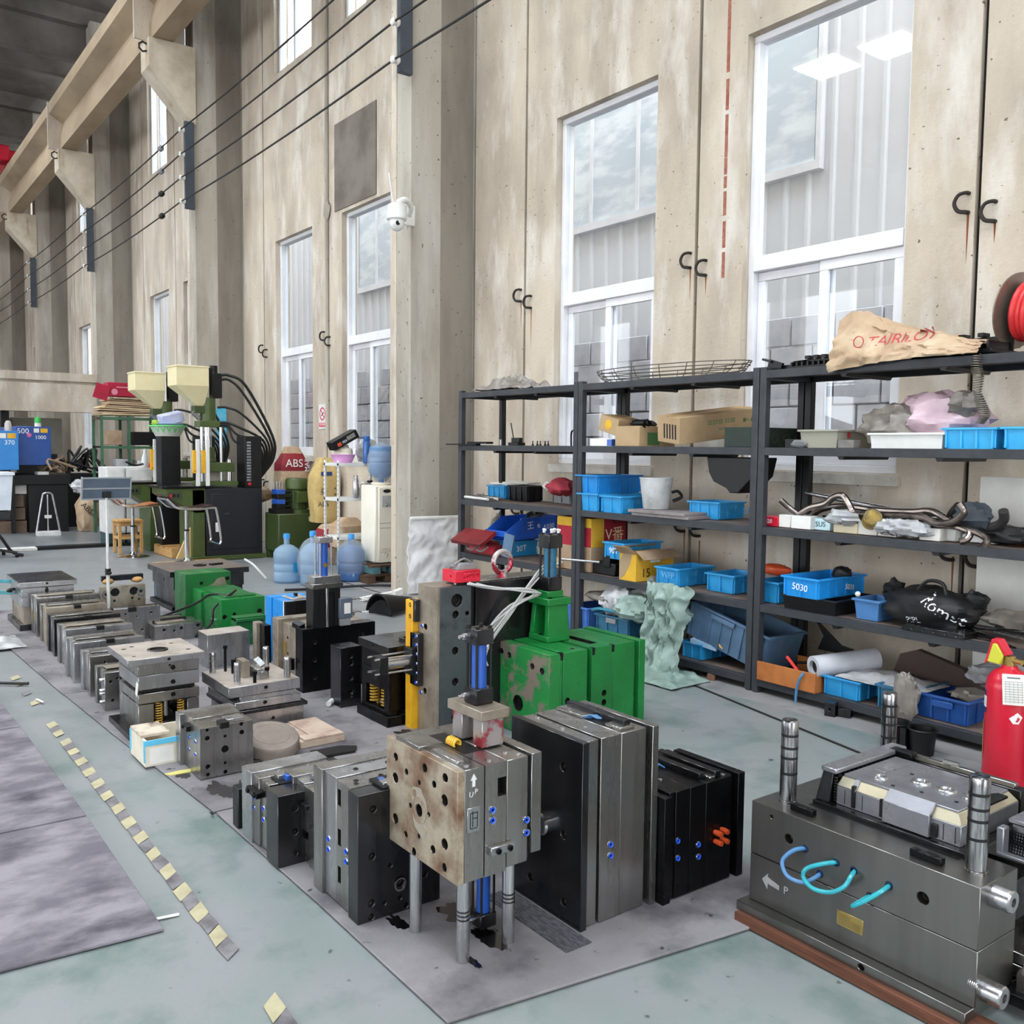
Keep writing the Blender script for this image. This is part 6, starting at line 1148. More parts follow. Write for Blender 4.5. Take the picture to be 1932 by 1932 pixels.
g = G(); g.rbox((0, 0, .03), (.1, .02, .06), (0, .3, 0)).rbox((.02, .04, .02), (.16, .03, .03), (0, 0, .2)).rbox((-.05, 0, .065), (.07, .05, .012), (0, .3, 0)); one(g, 'small_bracket', black_p, 'small black bracket standing on the joint of the racks', 'bracket', (fl(1440, 698, S[4]).x, 4.68, S[4]))
q0 = wy(1870, 672, 4.64); grille('trim_grille', 'black trim grille sticking out under the kraft bag', (q0.x, 4.64, S[4]+.012), .62, .26, .10, rot=(0, 0, rad(-3)))
def kbag(u, v):
    a = wy(1575+ (1855-1575)*u, 690-(690-655)*u, 4.62); x = a.x; k = noise.noise(Vector((u*4, v*4, 1)))+.6*noise.noise(Vector((u*9, v*8, 4)))-.8*abs(noise.noise(Vector((u*9, v*7, 6))))-.4*abs(noise.noise(Vector((u*19, v*15, 2))))
    h = (.16+.14*math.exp(-((u-.12)/.22)**2)+.05*math.exp(-((u-.55)/.3)**2)-.10*u)*(1+.10*k); 
    if v < .5: t = v/.5; y = 4.565+.10*t*t+.03*k; z = S[4]-.05*(1-u)**3+h*t*.98
    else: t = (v-.5)/.5; y = 4.665+.34*t; z = S[4]+h*(1-.12*t)+.012*k
    return (x+.015*k, y+.012*k, z+.006)
kb = one(G().sheet(kbag, 64, 44, .005), 'kraft_bag', kraft, 'large folded kraft paper bag with faint red lettering on the rack', 'bag'); kp = kbag(.42, .33)
conform(text('TAIRILOY', .085, (kp[0]+.02, kp[1]-.022, kp[2]-.0), '-y', ink_r, kb, rot=.06, ext=0), kb.data); kp = kbag(.20, .25); G().tube([(kp[0]+.03*cos(t), kp[1]-.022, kp[2]+.03*sin(t)) for t in [2*pi*i/16 for i in range(16)]], .003, 4, closed=True).build('ring_print', ink_r, kb)
hr = thing('hose_reel', 'red air hose wound on a flanged reel at the top right', 'reel', (fl(1925, 662, S[4]).x+.10, 4.80, S[4])); rax = Matrix.Rotation(rad(18), 3, 'Z')
g = G(); [g.tube([(.11*cos(t)*(1+.05*(j % 2)), -.15+.03*j, .19+.13*sin(t)*(1+.05*(j % 2))) for t in [2*pi*i/24 for i in range(24)]], .017, 8, closed=True) for j in range(10)]; 
hr.rotation_euler = (0, rad(10), rad(-8)); hr.rotation_euler = (rad(8), 0, rad(82)); hr.location = (wy(1872, 640, 4.72).x+.19, 4.84, S[4]+.02); g.build('wound_hose', redtube, hr)
for y in (-.185, .165): G().lathe([(.055, 0), (.19, .0), (.19, .008), (.055, .008)], (0, y, .19), 'y', 36, closed=True).build('reel_flange', mat('grey steel flange', '#8e8378', '#776d63', .4, metal=.6, scale=7), hr)
G().cyl((0, -.19, .19), (0, .18, .19), .06, seg=18).build('reel_core', steel_d, hr); G().tube([(-.12, -.15, .25), (-.18, -.19, .36), (-.17, -.20, .46), (-.15, -.20, .54)], .014, 8, sub=4).build('loose_hose_end', redtube, hr)
cs_ = thing('coil_spring', 'long thin steel coil spring hanging down from the rack top', 'spring', (0, 0, 0)); pts = [wy(x, y, 4.575) for x, y in ((1842, 668), (1843, 695), (1846, 712), (1843, 740), (1852, 765), (1858, 785), (1848, 800))]
g = G(); path = []
for i in range(len(pts)-1):
    for k in range(40): path.append(pts[i].lerp(pts[i+1], k/40))
n = len(path); hel = [path[i]+Vector((.028*cos(i*.9)*(.7+.3*abs(sin(i/n*pi*2))), .022*sin(i*.9), .0)) for i in range(n)]; g.tube(hel, .0022, 4); g.build('coil', mat('grey spring wire', '#7b7468', rough=.4, metal=.7), cs_)
# rack three, second shelf
t, X, Y, L, D, H = crate('cloudy clear bin with a red scrap on the second shelf', bin_clear, (1579, 845, 810, 1509, 1632), S[3], .36, ribs=False, name='clear_bin'); G().box(.0, .004, .10, .12, .06, .09).build('red_scrap', red, t)
one(G().box(-.10, 0, 0, .07, 0, .045), 'small_grey_block', mat('two tone block', '#6e6a68', '#8e8b88', .6, scale=9), 'small grey block in front of the cloudy clear bin', 'block', (fl(1612, 846, S[3]).x, 4.60, S[3]), bevel=.002)
one(G().tub(-.16, 0, 0, .12, 0, .05, .006), 'black_box', black_m, 'little black open box near the rack post, second shelf', 'box', (fl(1522, 845, S[3]).x, 4.62, S[3])); one(G().blob((0, 0, 0), (.05, .04, .025), .3, 3, 12, 8), 'grey_lump', greyp, 'grey lump beside the little black open box', 'part', (fl(1508, 843, S[3]).x, 4.61, S[3]+.022))
t, XW, YW, LW, DW, HW = crate('low white tray heaped with plastic bags', white, (1778, 845, 816, 1641, 1800), S[3], .34, ribs=False, name='white_tray', cat='tray')
q = wy(1700, 800, 4.78); one(G().blob((0, 0, 0), (.21, .13, .12), .35, 41, 30, 18, flat=-.10), 'plastic_bag', grey_sheet, 'grey plastic bag bulging up from the low white tray', 'bag', (q.x, 4.76, S[3]+.12)); q = wy(1775, 795, 4.8); one(G().blob((0, 0, 0), (.26, .14, .15), .3, 47, 34, 18, flat=-.12), 'plastic_bag', pink_sheet, 'pinkish plastic bag in the low white tray', 'bag', (q.x, 4.80, S[3]+.155)); one(G().blob((0, 0, 0), (.09, .06, .07), .4, 52, 18, 12), 'plastic_bag', grey_sheet, 'knotted end of a grey bag leaning on the spring', 'bag', (wy(1835, 780, 4.8).x, 4.72, S[3]+.23))
crate('bright blue crate beside the white tray, second shelf', mat('bright cyan crate plastic', '#36aee6', '#2a9fd9', .4, scale=5), (1876, 846, 806, 1781, 1893), S[3], .42); crate('bright blue crate at the picture edge, second shelf', MATS['bright cyan crate plastic'], (1990, 846, 804, 1893, 2010), S[3], .42)
# rack three, third shelf: small boxes in front, bent pipes behind
def sbox(name, label, xl, xc, yb, yt, m, z=S[2], dep=.12, inky=None, cat='box', dy=0):
    c = fl(xc, yb, z); Y = max(c.y, 4.585)+dy; X = wy(xc, yb, Y).x; L = X-wy(xl, yb-8, Y).x; H = max(.03, hz(yt, X, Y)-z); o = one(G().box(-L, 0, 0, dep, 0, H), name, m, label, cat, (X, Y, z), bevel=.003)
    if inky: text(inky, H*.62, (-L/2, -.0008, H*.5), '-y', ink_k if m is not redb else ink_w, o, .04)
    return o
sbox('red_packet', 'small red packet with white print by the post, third shelf', 1432, 1468, 994, 976, redb, inky='828', dep=.14)
sbox('white_box', 'first white box of the front row on the third shelf', 1469, 1491, 996, 972, paper); sbox('white_box', 'second white box of the front row, slightly taller', 1492, 1529, 1000, 975, white)
ob_ = sbox('blue_edged_box', 'white box with blue edges and black scribble', 1530, 1566, 1002, 980, mat('pale blue carton', '#bfe0ea', '#d7ecf0', .7, scale=9), inky='SUS'); sbox('cream_box', 'cream box under a crumpled clear wrap', 1572, 1617, 1008, 988, mat('cream box card', '#e2d9bc', rough=.8))
sbox('white_box', 'plain white box right of the cream one', 1618, 1654, 1011, 985, paper); sbox('white_box', 'plain white box beside the crumpled white wrap', 1656, 1690, 1014, 990, paper)
for px, w_, sd in ((1585, .10, 3), (1676, .09, 5), (1715, .12, 8)): q = wy(px, 995, 4.64); one(G().blob((0, 0, 0), (w_, .06, .045), .4, sd, 20, 12), 'crumpled_wrap', plastic_sheet, {1585: 'crumpled clear wrap over the cream box', 1676: 'crumpled white wrap beside the yellow can', 1715: 'larger crumpled white wrap left of the white boxes'}[px], 'wrap', (q.x, 4.66, S[2]+.09 if px == 1585 else S[2]+.06))
sbox('white_box', 'wide white box right of the crumpled wrap', 1734, 1773, 1022, 998, paper); sbox('white_box', 'clean white box below the pipe ends', 1774, 1802, 1022, 999, white); sbox('white_box', 'low white box under the black pipe ends', 1815, 1876, 1027, 1012, white)
sbox('orange_box', 'orange brown box marked M10 at the right edge', 1885, 1927, 1029, 1008, mat('orange carton', '#c9713d', '#b9632f', .8, scale=7), inky='M10'); sbox('orange_box', 'second orange brown box cut by the picture edge', 1929, 1965, 1031, 1010, MATS['orange carton'])
yc_ = thing('tin_can', 'yellow can lying on its side among the bent pipes', 'can', wy(1645, 980, 4.66), rot=(0, rad(70), rad(-50))); G().lathe([(.045, -.05), (.048, -.048), (.048, .048), (.045, .05)], seg=22).build('can_body', mat('yellow can', '#b8973a', '#a3852f', .35, metal=.5, scale=8), yc_); G().lathe([(.043, 0), (.046, .004), (.046, .0)], (0, 0, .05), seg=22).build('can_lid', steel, yc_)
pm = mat('burnt exhaust steel', '#8a7f79', '#4f4744', .25, metal=.9, scale=7); pk_ = mat('grey rubber end', '#3d3b3b', '#2e2c2c', .6, scale=7)
def bp_(label, pts, Ys, r, m=pm):
    n = len(pts); P = []
    for i, (cx, cy) in enumerate(pts): Y = Ys[0]+(Ys[1]-Ys[0])*i/(n-1); P.append(wy(1400+cx/3.632, 580+cy/3.632, Y))
    return one(G().tube(P, r, 10, sub=5), 'bent_pipe', m, label, 'pipe', group='bent pipes on the third shelf')
bp_('straight bright pipe lying on top of the bent ones', [(440, 1270), (760, 1335), (1100, 1400), (1420, 1455)], (4.98, 4.80), .014, chrome_s)
bp_('bent pipe with a high hump near the yellow can', [(400, 1410), (470, 1370), (570, 1345), (630, 1300), (690, 1290), (735, 1350), (770, 1410), (860, 1420), (1100, 1425), (1240, 1440), (1330, 1480), (1440, 1470), (1520, 1410), (1490, 1345)], (4.72, 4.66), .019)
bp_('bent pipe with its flattened end raised near the post', [(265, 1320), (320, 1370), (400, 1430), (480, 1490), (640, 1500), (850, 1495)], (4.70, 4.80), .018)
bp_('bent pipe running behind the humped one', [(470, 1430), (560, 1380), (700, 1360), (900, 1385), (1150, 1400), (1290, 1395), (1380, 1440), (1470, 1500), (1560, 1540), (1540, 1590), (1490, 1605)], (4.86, 4.64), .018)
bp_('bent pipe whose dark end hangs lowest over the rail', [(620, 1450), (760, 1440), (900, 1440), (1200, 1475), (1450, 1500), (1600, 1540), (1680, 1590), (1660, 1630), (1630, 1650)], (4.82, 4.60), .018)
bp_('short dark pipe with an upturned blunt end', [(1450, 1500), (1560, 1525), (1680, 1510), (1760, 1490), (1795, 1450), (1790, 1395)], (4.86, 4.70), .024, pk_)
bp_('low bent pipe under the straight bright one', [(560, 1440), (700, 1470), (900, 1475), (1120, 1490), (1350, 1500)], (4.90, 4.84), .017, steel_d); bp_('thick dark pipe end standing behind the knot of pipes', [(1420, 1490), (1440, 1420), (1490, 1360)], (4.92, 4.86), .026, pk_)
q = wy(1845, 985, 4.8); one(G().blob((0, 0, 0), (.10, .06, .07), .35, 61, 18, 12), 'dark_cloth', mat('blue grey cloth', '#4a525c', '#3d444d', .7, scale=9), 'blue grey rag tied round the pipe ends', 'cloth', (q.x-.02, 4.78, q.z+.03))
one(G().blob((0, 0, 0), (.2, .1, .05), .35, 64, 20, 12, flat=-.04), 'dark_bundle', nylon, 'dark rolled bundle behind the orange brown boxes', 'bundle', (wy(1890, 1000, 4.8).x+.05, 4.86, S[2]+.045))
# rack three, fourth shelf
crate('blue crate at the left end of the fourth shelf with an orange tool', bluel, (1467, 1140, 1100, 1422, 1490), S[1], .40); one(G().blob((0, 0, 0), (.12, .05, .04), .1, 3, 14, 8), 'orange_tool', orange, 'orange tool handle sticking out of the left blue crate', 'tool', (fl(1455, 1130, S[1]).x+.0, 4.86, S[1]+.185))
t, XB, YB_, LB, DB, HB = crate('shallow black tray under the blue crate marked in white', black_p, (1576, 1163, 1135, 1476, 1612), S[1], .44, ribs=False, name='parts_tray')
t, X2, Y2, L2, D2, H2 = crate('blue crate with white handwriting stacked on a black tray', mat('vivid blue crate plastic', '#1f95e2', '#1a86d0', .4, scale=5), (1543, 1133, 1094, 1477, 1647), S[1]+HB, .46); text('5030', .055, (-L2*.5, -.006, H2*.5), '-y', ink_w, t, -.08); text('5030', .045, (.006, .30, H2*.45), '+x', ink_w, t, -.15)
one(G().blob((0, 0, 0), (.06, .05, .045), .2, 71, 14, 10), 'black_net', nylon, 'black netted part standing in the blue handwritten crate', 'part', (X2-.05, Y2+.30, S[1]+HB+H2+.01))
crate('small dusty blue bin at the shelf edge', mat('dusty blue bin', '#4b7fb8', '#3f70a8', .5, scale=6, c3='#7a97b5', s3=9), (1657, 1174, 1135, 1611, 1690), S[1], .22, ribs=False); one(G().blob((0, 0, 0), (.015, .015, .015), 0, 1, 10, 8), 'white_ball', white, 'tiny white ball on the rim of the dusty blue bin', 'ball', (fl(1632, 1170, S[1]).x, 4.585, S[1]+.155))
q = fl(1750, 1184, S[1]); bg_ = thing('tote_bag', 'black nylon tote bag with slanted white lettering', 'bag', (q.x, 4.78, S[1])); g = G().blob((0, 0, .10), (.27, .16, .12), .18, 81, 34, 20, flat=0.002, fr=1.6); g.blob((-.23, .02, .17), (.06, .05, .06), .4, 82, 14, 10).blob((.22, .03, .17), (.07, .04, .05), .4, 83, 14, 10); g.build('bag_body', nylon, bg_)
G().tube([(-.05, -.05, .20), (.0, -.04, .255), (.08, -.04, .25), (.11, -.05, .19)], .010, 6, sub=4).build('handle', nylon, bg_); bgm = [c for c in bg_.children if c.name.startswith('bag_body')][0].data; conform(text('Romst', .085, (.125, -.175, .12), '-y', ink_w, bg_, -.55, ext=0), bgm); conform(text('PIPL', .045, (-.02, -.178, .05), '-y', ink_w, bg_, .1, ext=0), bgm)
one(G().box(-.21, .13, 0, .14, 0, .030, {'-y': [(-.15+.06*i, .015, .006, .006) for i in range(5)]}), 'steel_plate', steel_d, 'dark flat plate with side holes before the black tote bag', 'plate', (fl(1800, 1194, S[1]).x, 4.588, S[1]), bevel=.002)
for i in range(7):
    q = wy(1850+RN.uniform(-10, 80), 1195, 4.7); a = RN.uniform(-.5, .4); one(G().rbox((0, 0, 0), (RN.uniform(.16, .34), .02, .008), (0, RN.uniform(-.1, .1), a)), 'steel_strip', chrome_s if i == 3 else steel_k, ['frontmost thin strip of the loose pile at the fourth shelf end', 'thin dark strip just behind the frontmost one of the pile', 'third thin strip from the front of the loose pile', 'bright strip in the middle of the loose strip pile', 'thin dark strip behind the middle bright one', 'second rearmost thin strip of the loose pile', 'rearmost thin strip of the loose pile under the grey wrap'][i], 'strip', (min(q.x, -2.2), 4.65+.04*i, S[1]+.010+.006*i), group='pile of thin strips')
one(G().blob((0, 0, 0), (.16, .1, .05), .35, 88, 20, 12, flat=-.03), 'grey_wrap', grey_sheet, 'grey plastic wrap on the pile of thin strips', 'wrap', (wy(1900, 1190, 4.8).x, 4.88, S[1]+.085))
# rack three, bottom shelf
wp = thing('plywood_tray', 'orange brown plywood tray with tubes inside, bottom shelf', 'tray', (fl(1551, 1306, S[0]).x, 4.575, S[0])); Lw = wp.location.x-(-3.62); G().box(-Lw, 0, 0, .012, 0, .115).build('front_board', woodo, wp, .002); G().box(-Lw, 0, .40, .412, 0, .10).build('rear_board', woodo, wp, .002); G().box(-.012, 0, .012, .40, 0, .10).build('side_board', woodo, wp, .002); G().box(-Lw, -.012, .012, .40, 0, .010).build('tray_floor', woodd, wp)
one(G().tube([(0, 0, .12), (.05, .12, .11), (.16, .22, .12), (.30, .25, .10), (.36, .2, .06)], .009, 7, sub=4), 'rubber_hose', rubber, 'black hose coiled in the plywood tray', 'hose', (-3.45, 4.65, S[0]+.01)); one(G().cyl((0, 0, .10), (-.10, .03, .16), .010, seg=8), 'red_tube', redtube, 'short red tube poking out of the plywood tray', 'tube', (fl(1492, 1265, .2).x, 4.62, S[0]))
P_ = [wy(x, y, Y) for x, y, Y in ((1517, 1268, 4.59), (1512, 1275, 4.56), (1505, 1290, 4.56), (1502, 1308, 4.56), (1501, 1325, 4.56))]; one(G().tube(P_, .008, 7, sub=3), 'blue_tube', hoseb, 'light blue tube hanging over the front of the plywood tray', 'tube')
A = wy(1534, 1259, 4.62); B = wy(1652, 1243, 5.0); rl_ = thing('film_roll', 'thick white roll with a dark core across the bottom crates', 'roll', A); v = (B-A); 
g = G(); d = v.normalized(); r = .066; g.cyl((0, 0, 0), v, r, seg=26, cap=False); g.cyl((0, 0, 0), v, .040, seg=20, cap=False)
a = d.orthogonal().normalized(); b = d.cross(a); vs = [a*(r if i < 26 else .040)*cos(2*pi*(i % 26)/26)+b*(r if i < 26 else .040)*sin(2*pi*(i % 26)/26) for i in range(52)]; g.add(vs, [(i, (i+1) % 26, 26+(i+1) % 26, 26+i) for i in range(26)]); g.add([p+v for p in vs], [(i, (i+1) % 26, 26+(i+1) % 26, 26+i) for i in range(26)]); g.build('roll_body', mat('white film roll', '#cdd0d8', '#bcc0c9', .4, scale=5), rl_); G().cyl(d*.02, v*.98, .039, seg=18).build('core_tube', black_m, rl_)
t, X, Y, L, D, H = crate('blue crate under the thick white roll', bluel, (1620, 1325, 1288, 1553, 1660), S[0], .38); q = wy(1660, 1285, 4.6); one(G().sheet(crumple(.50, .34, .05, 31, 4), 30, 20, .003), 'plastic_film', plastic_sheet, 'shiny clear film sheet spilling over the bottom crates', 'film', (X+.10, Y+.16, S[0]+H+.004))
t, X, Y, L, D, H = crate('dull teal crate with grey cloth, bottom shelf', teal, (1717, 1350, 1304, 1654, 1735), S[0], .38); q = wy(1705, 1320, 4.56); one(G().blob((0, 0, 0), (.07, .05, .14), .35, 91, 20, 14), 'grey_cloth', grey_sheet, 'grey cloth hanging over the front of the dull teal crate', 'cloth', (X-.02, Y-.02, S[0]+H-.04))
t, X, Y, L, D, H = crate('deep dark blue crate by the fire extinguisher', blued, (1824, 1373, 1326, 1722, 1850), S[0], .42); G().box(-L*.62, -L*.25, -.016, -.003, H-.055, H-.02).build('grip', blued, t, .003); one(G().blob((0, 0, 0), (.10, .09, .035), .35, 95, 18, 10), 'grey_rag', grey_sheet, 'grey rag lying in the deep dark blue crate', 'rag', (X-.08, Y+.2, S[0]+H-.01))
q = wy(1760, 1290, 4.95); one(G().prism([(-.26, 0), (-.22, .12), (-.12, .16), (.15, .10), (.25, 0)], 'y', 0, .05), 'brown_board', mat('dark brown board', '#42302b', '#36261f', .6, scale=5), 'dark brown curved board behind the dark blue crate', 'board', (q.x, 4.98, S[0]+.12)); q = wy(1570, 1235, 4.95); one(G().prism([(-.14, 0), (-.10, .09), (-.16, .18), (.02, .05), (.10, .04), (.12, 0)], 'y', 0, .02), 'dark_offcut', black_m, 'dark pointed offcut standing behind the white roll', 'offcut', (q.x, 5.0, S[0]+.16))
one(G().blob((0, 0, 0), (.14, .1, .05), .4, 97, 20, 12), 'grey_wrap', plastic_sheet, 'grey wrap heaped between the teal and dark blue crates', 'wrap', (fl(1745, 1320, .3).x+.02, 4.90, S[0]+.24))
# small things under the rack, the extinguisher and the white board at the edge
for i, (px, py, w_) in enumerate(((1568, 1350, .06), (1595, 1352, .07))): q = fl(px, py, 0); one(G().box(-w_/2, w_/2, -.03, .03, 0, .08 if i == 0 else .05, {'-y': [(0, .04, .008, .02)] if i == 0 else []}), 'steel_block', steel_d, ['small upright steel block under the rack rail', 'small low steel block under the rack rail'][i], 'block', (q.x, q.y, 0), .3, bevel=.002)
q = fl(1700, 1418, 0); ct2 = thing('twin_cup_tray', 'black moulded twin cup part lying on the floor by the rack', 'part', (q.x, q.y+.06, 0)); 
for x in (-.065, .075): G().lathe([(.05, 0), (.055, .004), (.066, .12), (.075, .125), (.070, .13), (.060, .125), (.048, .012), (.0001, .012)], (x, 0, 0), seg=18).build('cup', black_p, ct2)
G().box(-.01, .02, -.06, .06, .0, .12).build('web', black_p, ct2)
q = fl(1342, 1283, 0); one(G().rbox((0, 0, .02), (.05, .04, .04), (.1, .1, .5)), 'brick_chip', mat('brick chip', '#7a5648', rough=.9), 'brown brick chip on the floor beside the rack joint', 'chip', (q.x, q.y, 0))
fe = thing('fire_extinguisher', 'red fire extinguisher with inspection tag, white stickers and yellow lever', 'extinguisher', (-1.935, 4.19, 0)); r = .094
G().lathe([(r*.95, 0), (r, .012), (r, .46), (r*.93, .50), (r*.7, .53), (.035, .548), (.03, .56)], seg=36).build('cylinder', red, fe); G().lathe([(r+.0015, .0), (r+.0015, .004)], (0, 0, .075), seg=36).build('base_band', red, fe); G().cyl((0, 0, .555), (0, 0, .60), .022, seg=12).cyl((-.0, 0, .585), (.06, -.02, .585), .012, seg=8).build('valve', brass, fe)
hd_ = G(); hd_.prism([(-.088, .565), (-.03, .56), (-.02, .60), (-.05, .65), (-.066, .65)], 'y', -.03, .03); hd_.build('lever', mat('yellow green lever', '#c8c93a', rough=.5), fe, .003); G().prism([(-.105, .55), (-.088, .565), (-.066, .65), (-.05, .65), (-.018, .60), (-.002, .605), (-.045, .668), (-.076, .668)], 'y', -.02, .034).build('lever_edge', redb, fe, .002)
tg = G().rbox((.06, -.085, .475), (.088, .003, .135), (0, -.06, .42)).build('inspection_tag', paper, fe); g = G(); Mx = Matrix.Rotation(.42, 3, 'Z') @ Matrix.Rotation(-.06, 3, 'Y')
for i in range(9): g.rbox(Vector((.06, -.085, .475))+Mx @ Vector((0, -.0022, .035-.011*i)), (.07, .0008, .0012), Mx)
for i in range(5): g.rbox(Vector((.06, -.085, .475))+Mx @ Vector((-.032+.016*i, -.0022, -.012)), (.0009, .0008, .09), Mx)
g.rbox(Vector((.06, -.085, .475))+Mx @ Vector((0, -.0022, .052)), (.05, .0008, .006), Mx); g.build('tag_print', mat('grey print', '#77797c', rough=.8), tg)
def wrap(parent, ang0, ang1, z0, z1, m, nm, R=r+.0012, poly=None):
    g = G(); n = 10
    if poly is None: vs = [(R*cos(ang0+(ang1-ang0)*i/n), R*sin(ang0+(ang1-ang0)*i/n), z) for z in (z0, z1) for i in range(n+1)]; g.add(vs, [(i, i+1, n+2+i, n+1+i) for i in range(n)])
    else: g.add([(R*cos(a), R*sin(a), z) for a, z in poly], [tuple(range(len(poly)))])
    return g.build(nm, m, parent)
wrap(fe, 0, 0, 0, 0, white, 'diamond_sticker', poly=[(rad(-62), .345), (rad(-42), .372), (rad(-28), .352), (rad(-38), .322), (rad(-52), .322)]); wrap(fe, rad(-160), rad(-128), .37, .42, white, 'label_panel'); wrap(fe, rad(-160), rad(-128), .345, .37, mat('navy label', '#1d2a66', rough=.5), 'label_band'); wrap(fe, rad(-158), rad(-134), .42, .445, MATS['navy label'], 'label_band'); wrap(fe, rad(-150), rad(-141), .13, .31, mat('dim gold print', '#b98f5a', rough=.6), 'side_print', poly=None)
G().tube([(.03, .03, .58), (.10, .03, .52), (.125, .02, .35), (.12, .02, .16)], .012, 8, sub=5).build('hose', rubber, fe)
one(G().box(-.05, .9, 0, .05, 0, 1.36), 'white_board', mat('white board', '#e0ded8', '#d0cec8', .6, scale=3), 'white board standing between the rack and the wall at the edge', 'board', (-2.60, 5.28, 0))
fo = thing('steel_stand', 'black steel frame legs with an orange end beside the extinguisher', 'frame', (-1.72, 4.28, 0)); G().box(-.02, .02, -.02, .02, 0, .45).build('leg', black_m, fo, .002); G().box(.1, .14, .0, .04, 0, .45).build('leg', black_m, fo, .002); G().box(-.02, .3, -.02, .02, .43, .47).build('cross_bar', black_m, fo, .002); G().cyl((.03, -.05, .14), (.03, -.05, .24), .018, seg=12).build('orange_end', orange, fo); G().cyl((-.0, -.08, .09), (.2, -.02, .09), .018, seg=12).build('steel_tube', chrome_s, fo)
# ================================================================== FAR END: machines, stools, sacks, water bottles
def machine(loc, label):
    t = thing('moulding_machine', label, 'machine', loc, group='vertical moulding machines')
    cb_ = G().box(-.75, 0, 0, .75, .06, .93).build('cabinet', mat('navy black cabinet', '#181b24', '#14161e', .4, scale=5), t, .006); dr = G().box(0, .006, .07, .70, .14, .86).build('cabinet_door', mat('navy black cabinet', '#181b24'), t, .003); G().box(.006, .016, .12, .16, .37, .49).build('door_latch', whitem, dr, .003); G().box(.006, .009, .24, .30, .60, .605).build('badge', steel, dr); G().box(.006, .009, .32, .335, .635, .64).build('badge', steel, dr)
    G().box(-.9, .02, -.18, .78, .0, .06).build('base_deck', olive, t, .004)
    G().box(-.55, -.0, -.17, -.01, .06, .92).build('frame_column', olive, t, .006)
    tb_ = G().prism([(-.50, .94), (0, .94), (0, .62), (-.14, .62), (-.50, .86)], 'x', -.6, .0).build('control_wedge', olive, t, .006); G().box(-.66, .03, -.55, .02, .94, .965).build('table_top', steel_k, t, .003)
    G().box(0, .012, -.47, -.30, .80, .90).build('switch_panel', mat('olive dark panel', '#38452a', rough=.5), tb_, .002)
    for y, m in ((-.44, red), (-.40, black_m), (-.35, black_m)): G().box(.012, .022, y-.014, y+.014, .83, .87).build('push_button', m, tb_, .002)
    for i in range(8): bolt(t, '+x', (0, -.06, .15+.06*i), .010, olive, .006)
    pn = G().box(-.30, 0, .52, .75, .93, 1.61).build('control_tower', black_m, t, .006)
    for i in range(14): G().box(0, .006, .545, .60, 1.02+.038*i, 1.045+.038*i).build('indicator', mat('pale indicator', '#8d9297', '#5c6064', .4, scale=30), pn)
    G().cyl((0, .575, .985), (.02, .575, .985), .022, seg=12).build('stop_button', red, pn)
    # injection column
    G().cyl((-.30, .14, 1.80), (-.30, .14, 2.10), .10, seg=18).build('injection_body', olive, t); G().box(-.42, -.18, .0, .26, 1.72, 1.80).build('body_flange', olive, t, .004); G().cyl((-.30, .14, 1.30), (-.30, .14, 1.46), .075, seg=16).build('lower_body', olive, t); G().cyl((-.30, .14, 1.46), (-.30, .14, 1.72), .045, seg=14).build('chrome_rod', chrome, t)
    for y in (.02, .27): G().cyl((-.18, y, .965), (-.18, y, 1.72), .022, seg=12).build('tie_bar', chrome_s, t)
    G().cyl((-.30, .14, 1.27), (-.30, .14, 1.31), .10, seg=18).build('lower_flange', olive, t); G().box(-.45, -.12, .02, .43, 1.14, 1.26).build('clamp_platen', olive, t, .005); G().box(-.45, -.05, -.02, .45, .965, 1.02).build('lower_platen', olive, t, .004)
    for y in (.06, .37, .39): G().cyl((-.2, y, 1.0), (-.2, y, 1.30), .024, seg=12).build('guide_post', chrome, t)
    G().box(-.4, -.25, .12, .26, 1.02, 1.14).build('mould_half', steel_t, t)
    for y, x in ((-.09, .0), (.03, 0.01)): G().box(x-.03, x+.01, y-.022, y+.022, .965, 1.56).build('light_guard', white, t, .003)
    for y in (-.02, -.13): G().box(-.03, .005, y-.025, y+.025, 1.13, 1.42).build('yellow_guard', yellow, t, .003)
    G().cyl((-.30, .22, 2.14), (-.30, .22, 2.52), .055, seg=12).build('motor', black_p, t); G().box(-.36, -.20, .18, .30, 2.10, 2.42).build('drive_head', black_m, t, .005)
    g = G(); g.box(-.5, -.12, -.31, .10, 2.24, 2.48); g.box(-.51, -.11, -.32, .11, 2.475, 2.495); g.add([(-.5, -.31, 2.24), (-.12, -.31, 2.24), (-.12, .10, 2.24), (-.5, .10, 2.24), (-.36, -.02, 1.99), (-.24, -.02, 1.99), (-.24, .08, 1.99), (-.36, .08, 1.99)], [(0, 1, 2, 3), (4, 7, 6, 5), (0, 4, 5, 1), (1, 5, 6, 2), (2, 6, 7, 3), (3, 7, 4, 0)]); g.build('hopper', cream, t, .003)
    G().box(-.38, -.22, -.05, .10, 1.90, 1.99).build('hopper_neck', olive_d, t, .003); G().rbox((-.28, -.02, 1.87), (.05, .05, .12), (.8, 0, 0)).build('feed_valve', chrome_s, t)
    for i, (y0, z0, r) in enumerate(((.30, 2.40, .02), (.30, 2.34, .018), (.26, 1.98, .016), (.27, 1.78, .018), (.27, 1.75, .016), (.27, 1.72, .015))):
        o_ = .03*i; G().tube([(-.28, y0, z0), (-.25, y0+.12, z0+.0), (-.2, .62-o_, (z0+1.5)/2+.32-.08*i), (-.2, .98-o_*1.5, 1.62-.02*i), (-.22, 1.0-o_, 1.32), (-.25, .86-.02*i, 1.10), (-.28, .78, .98)], r, 7, sub=5).build('hydraulic_hose', rubber, t)
    return t
M1 = machine((-11.85, 3.91, 0), 'nearer olive moulding machine with cream hopper and navy black cabinet')
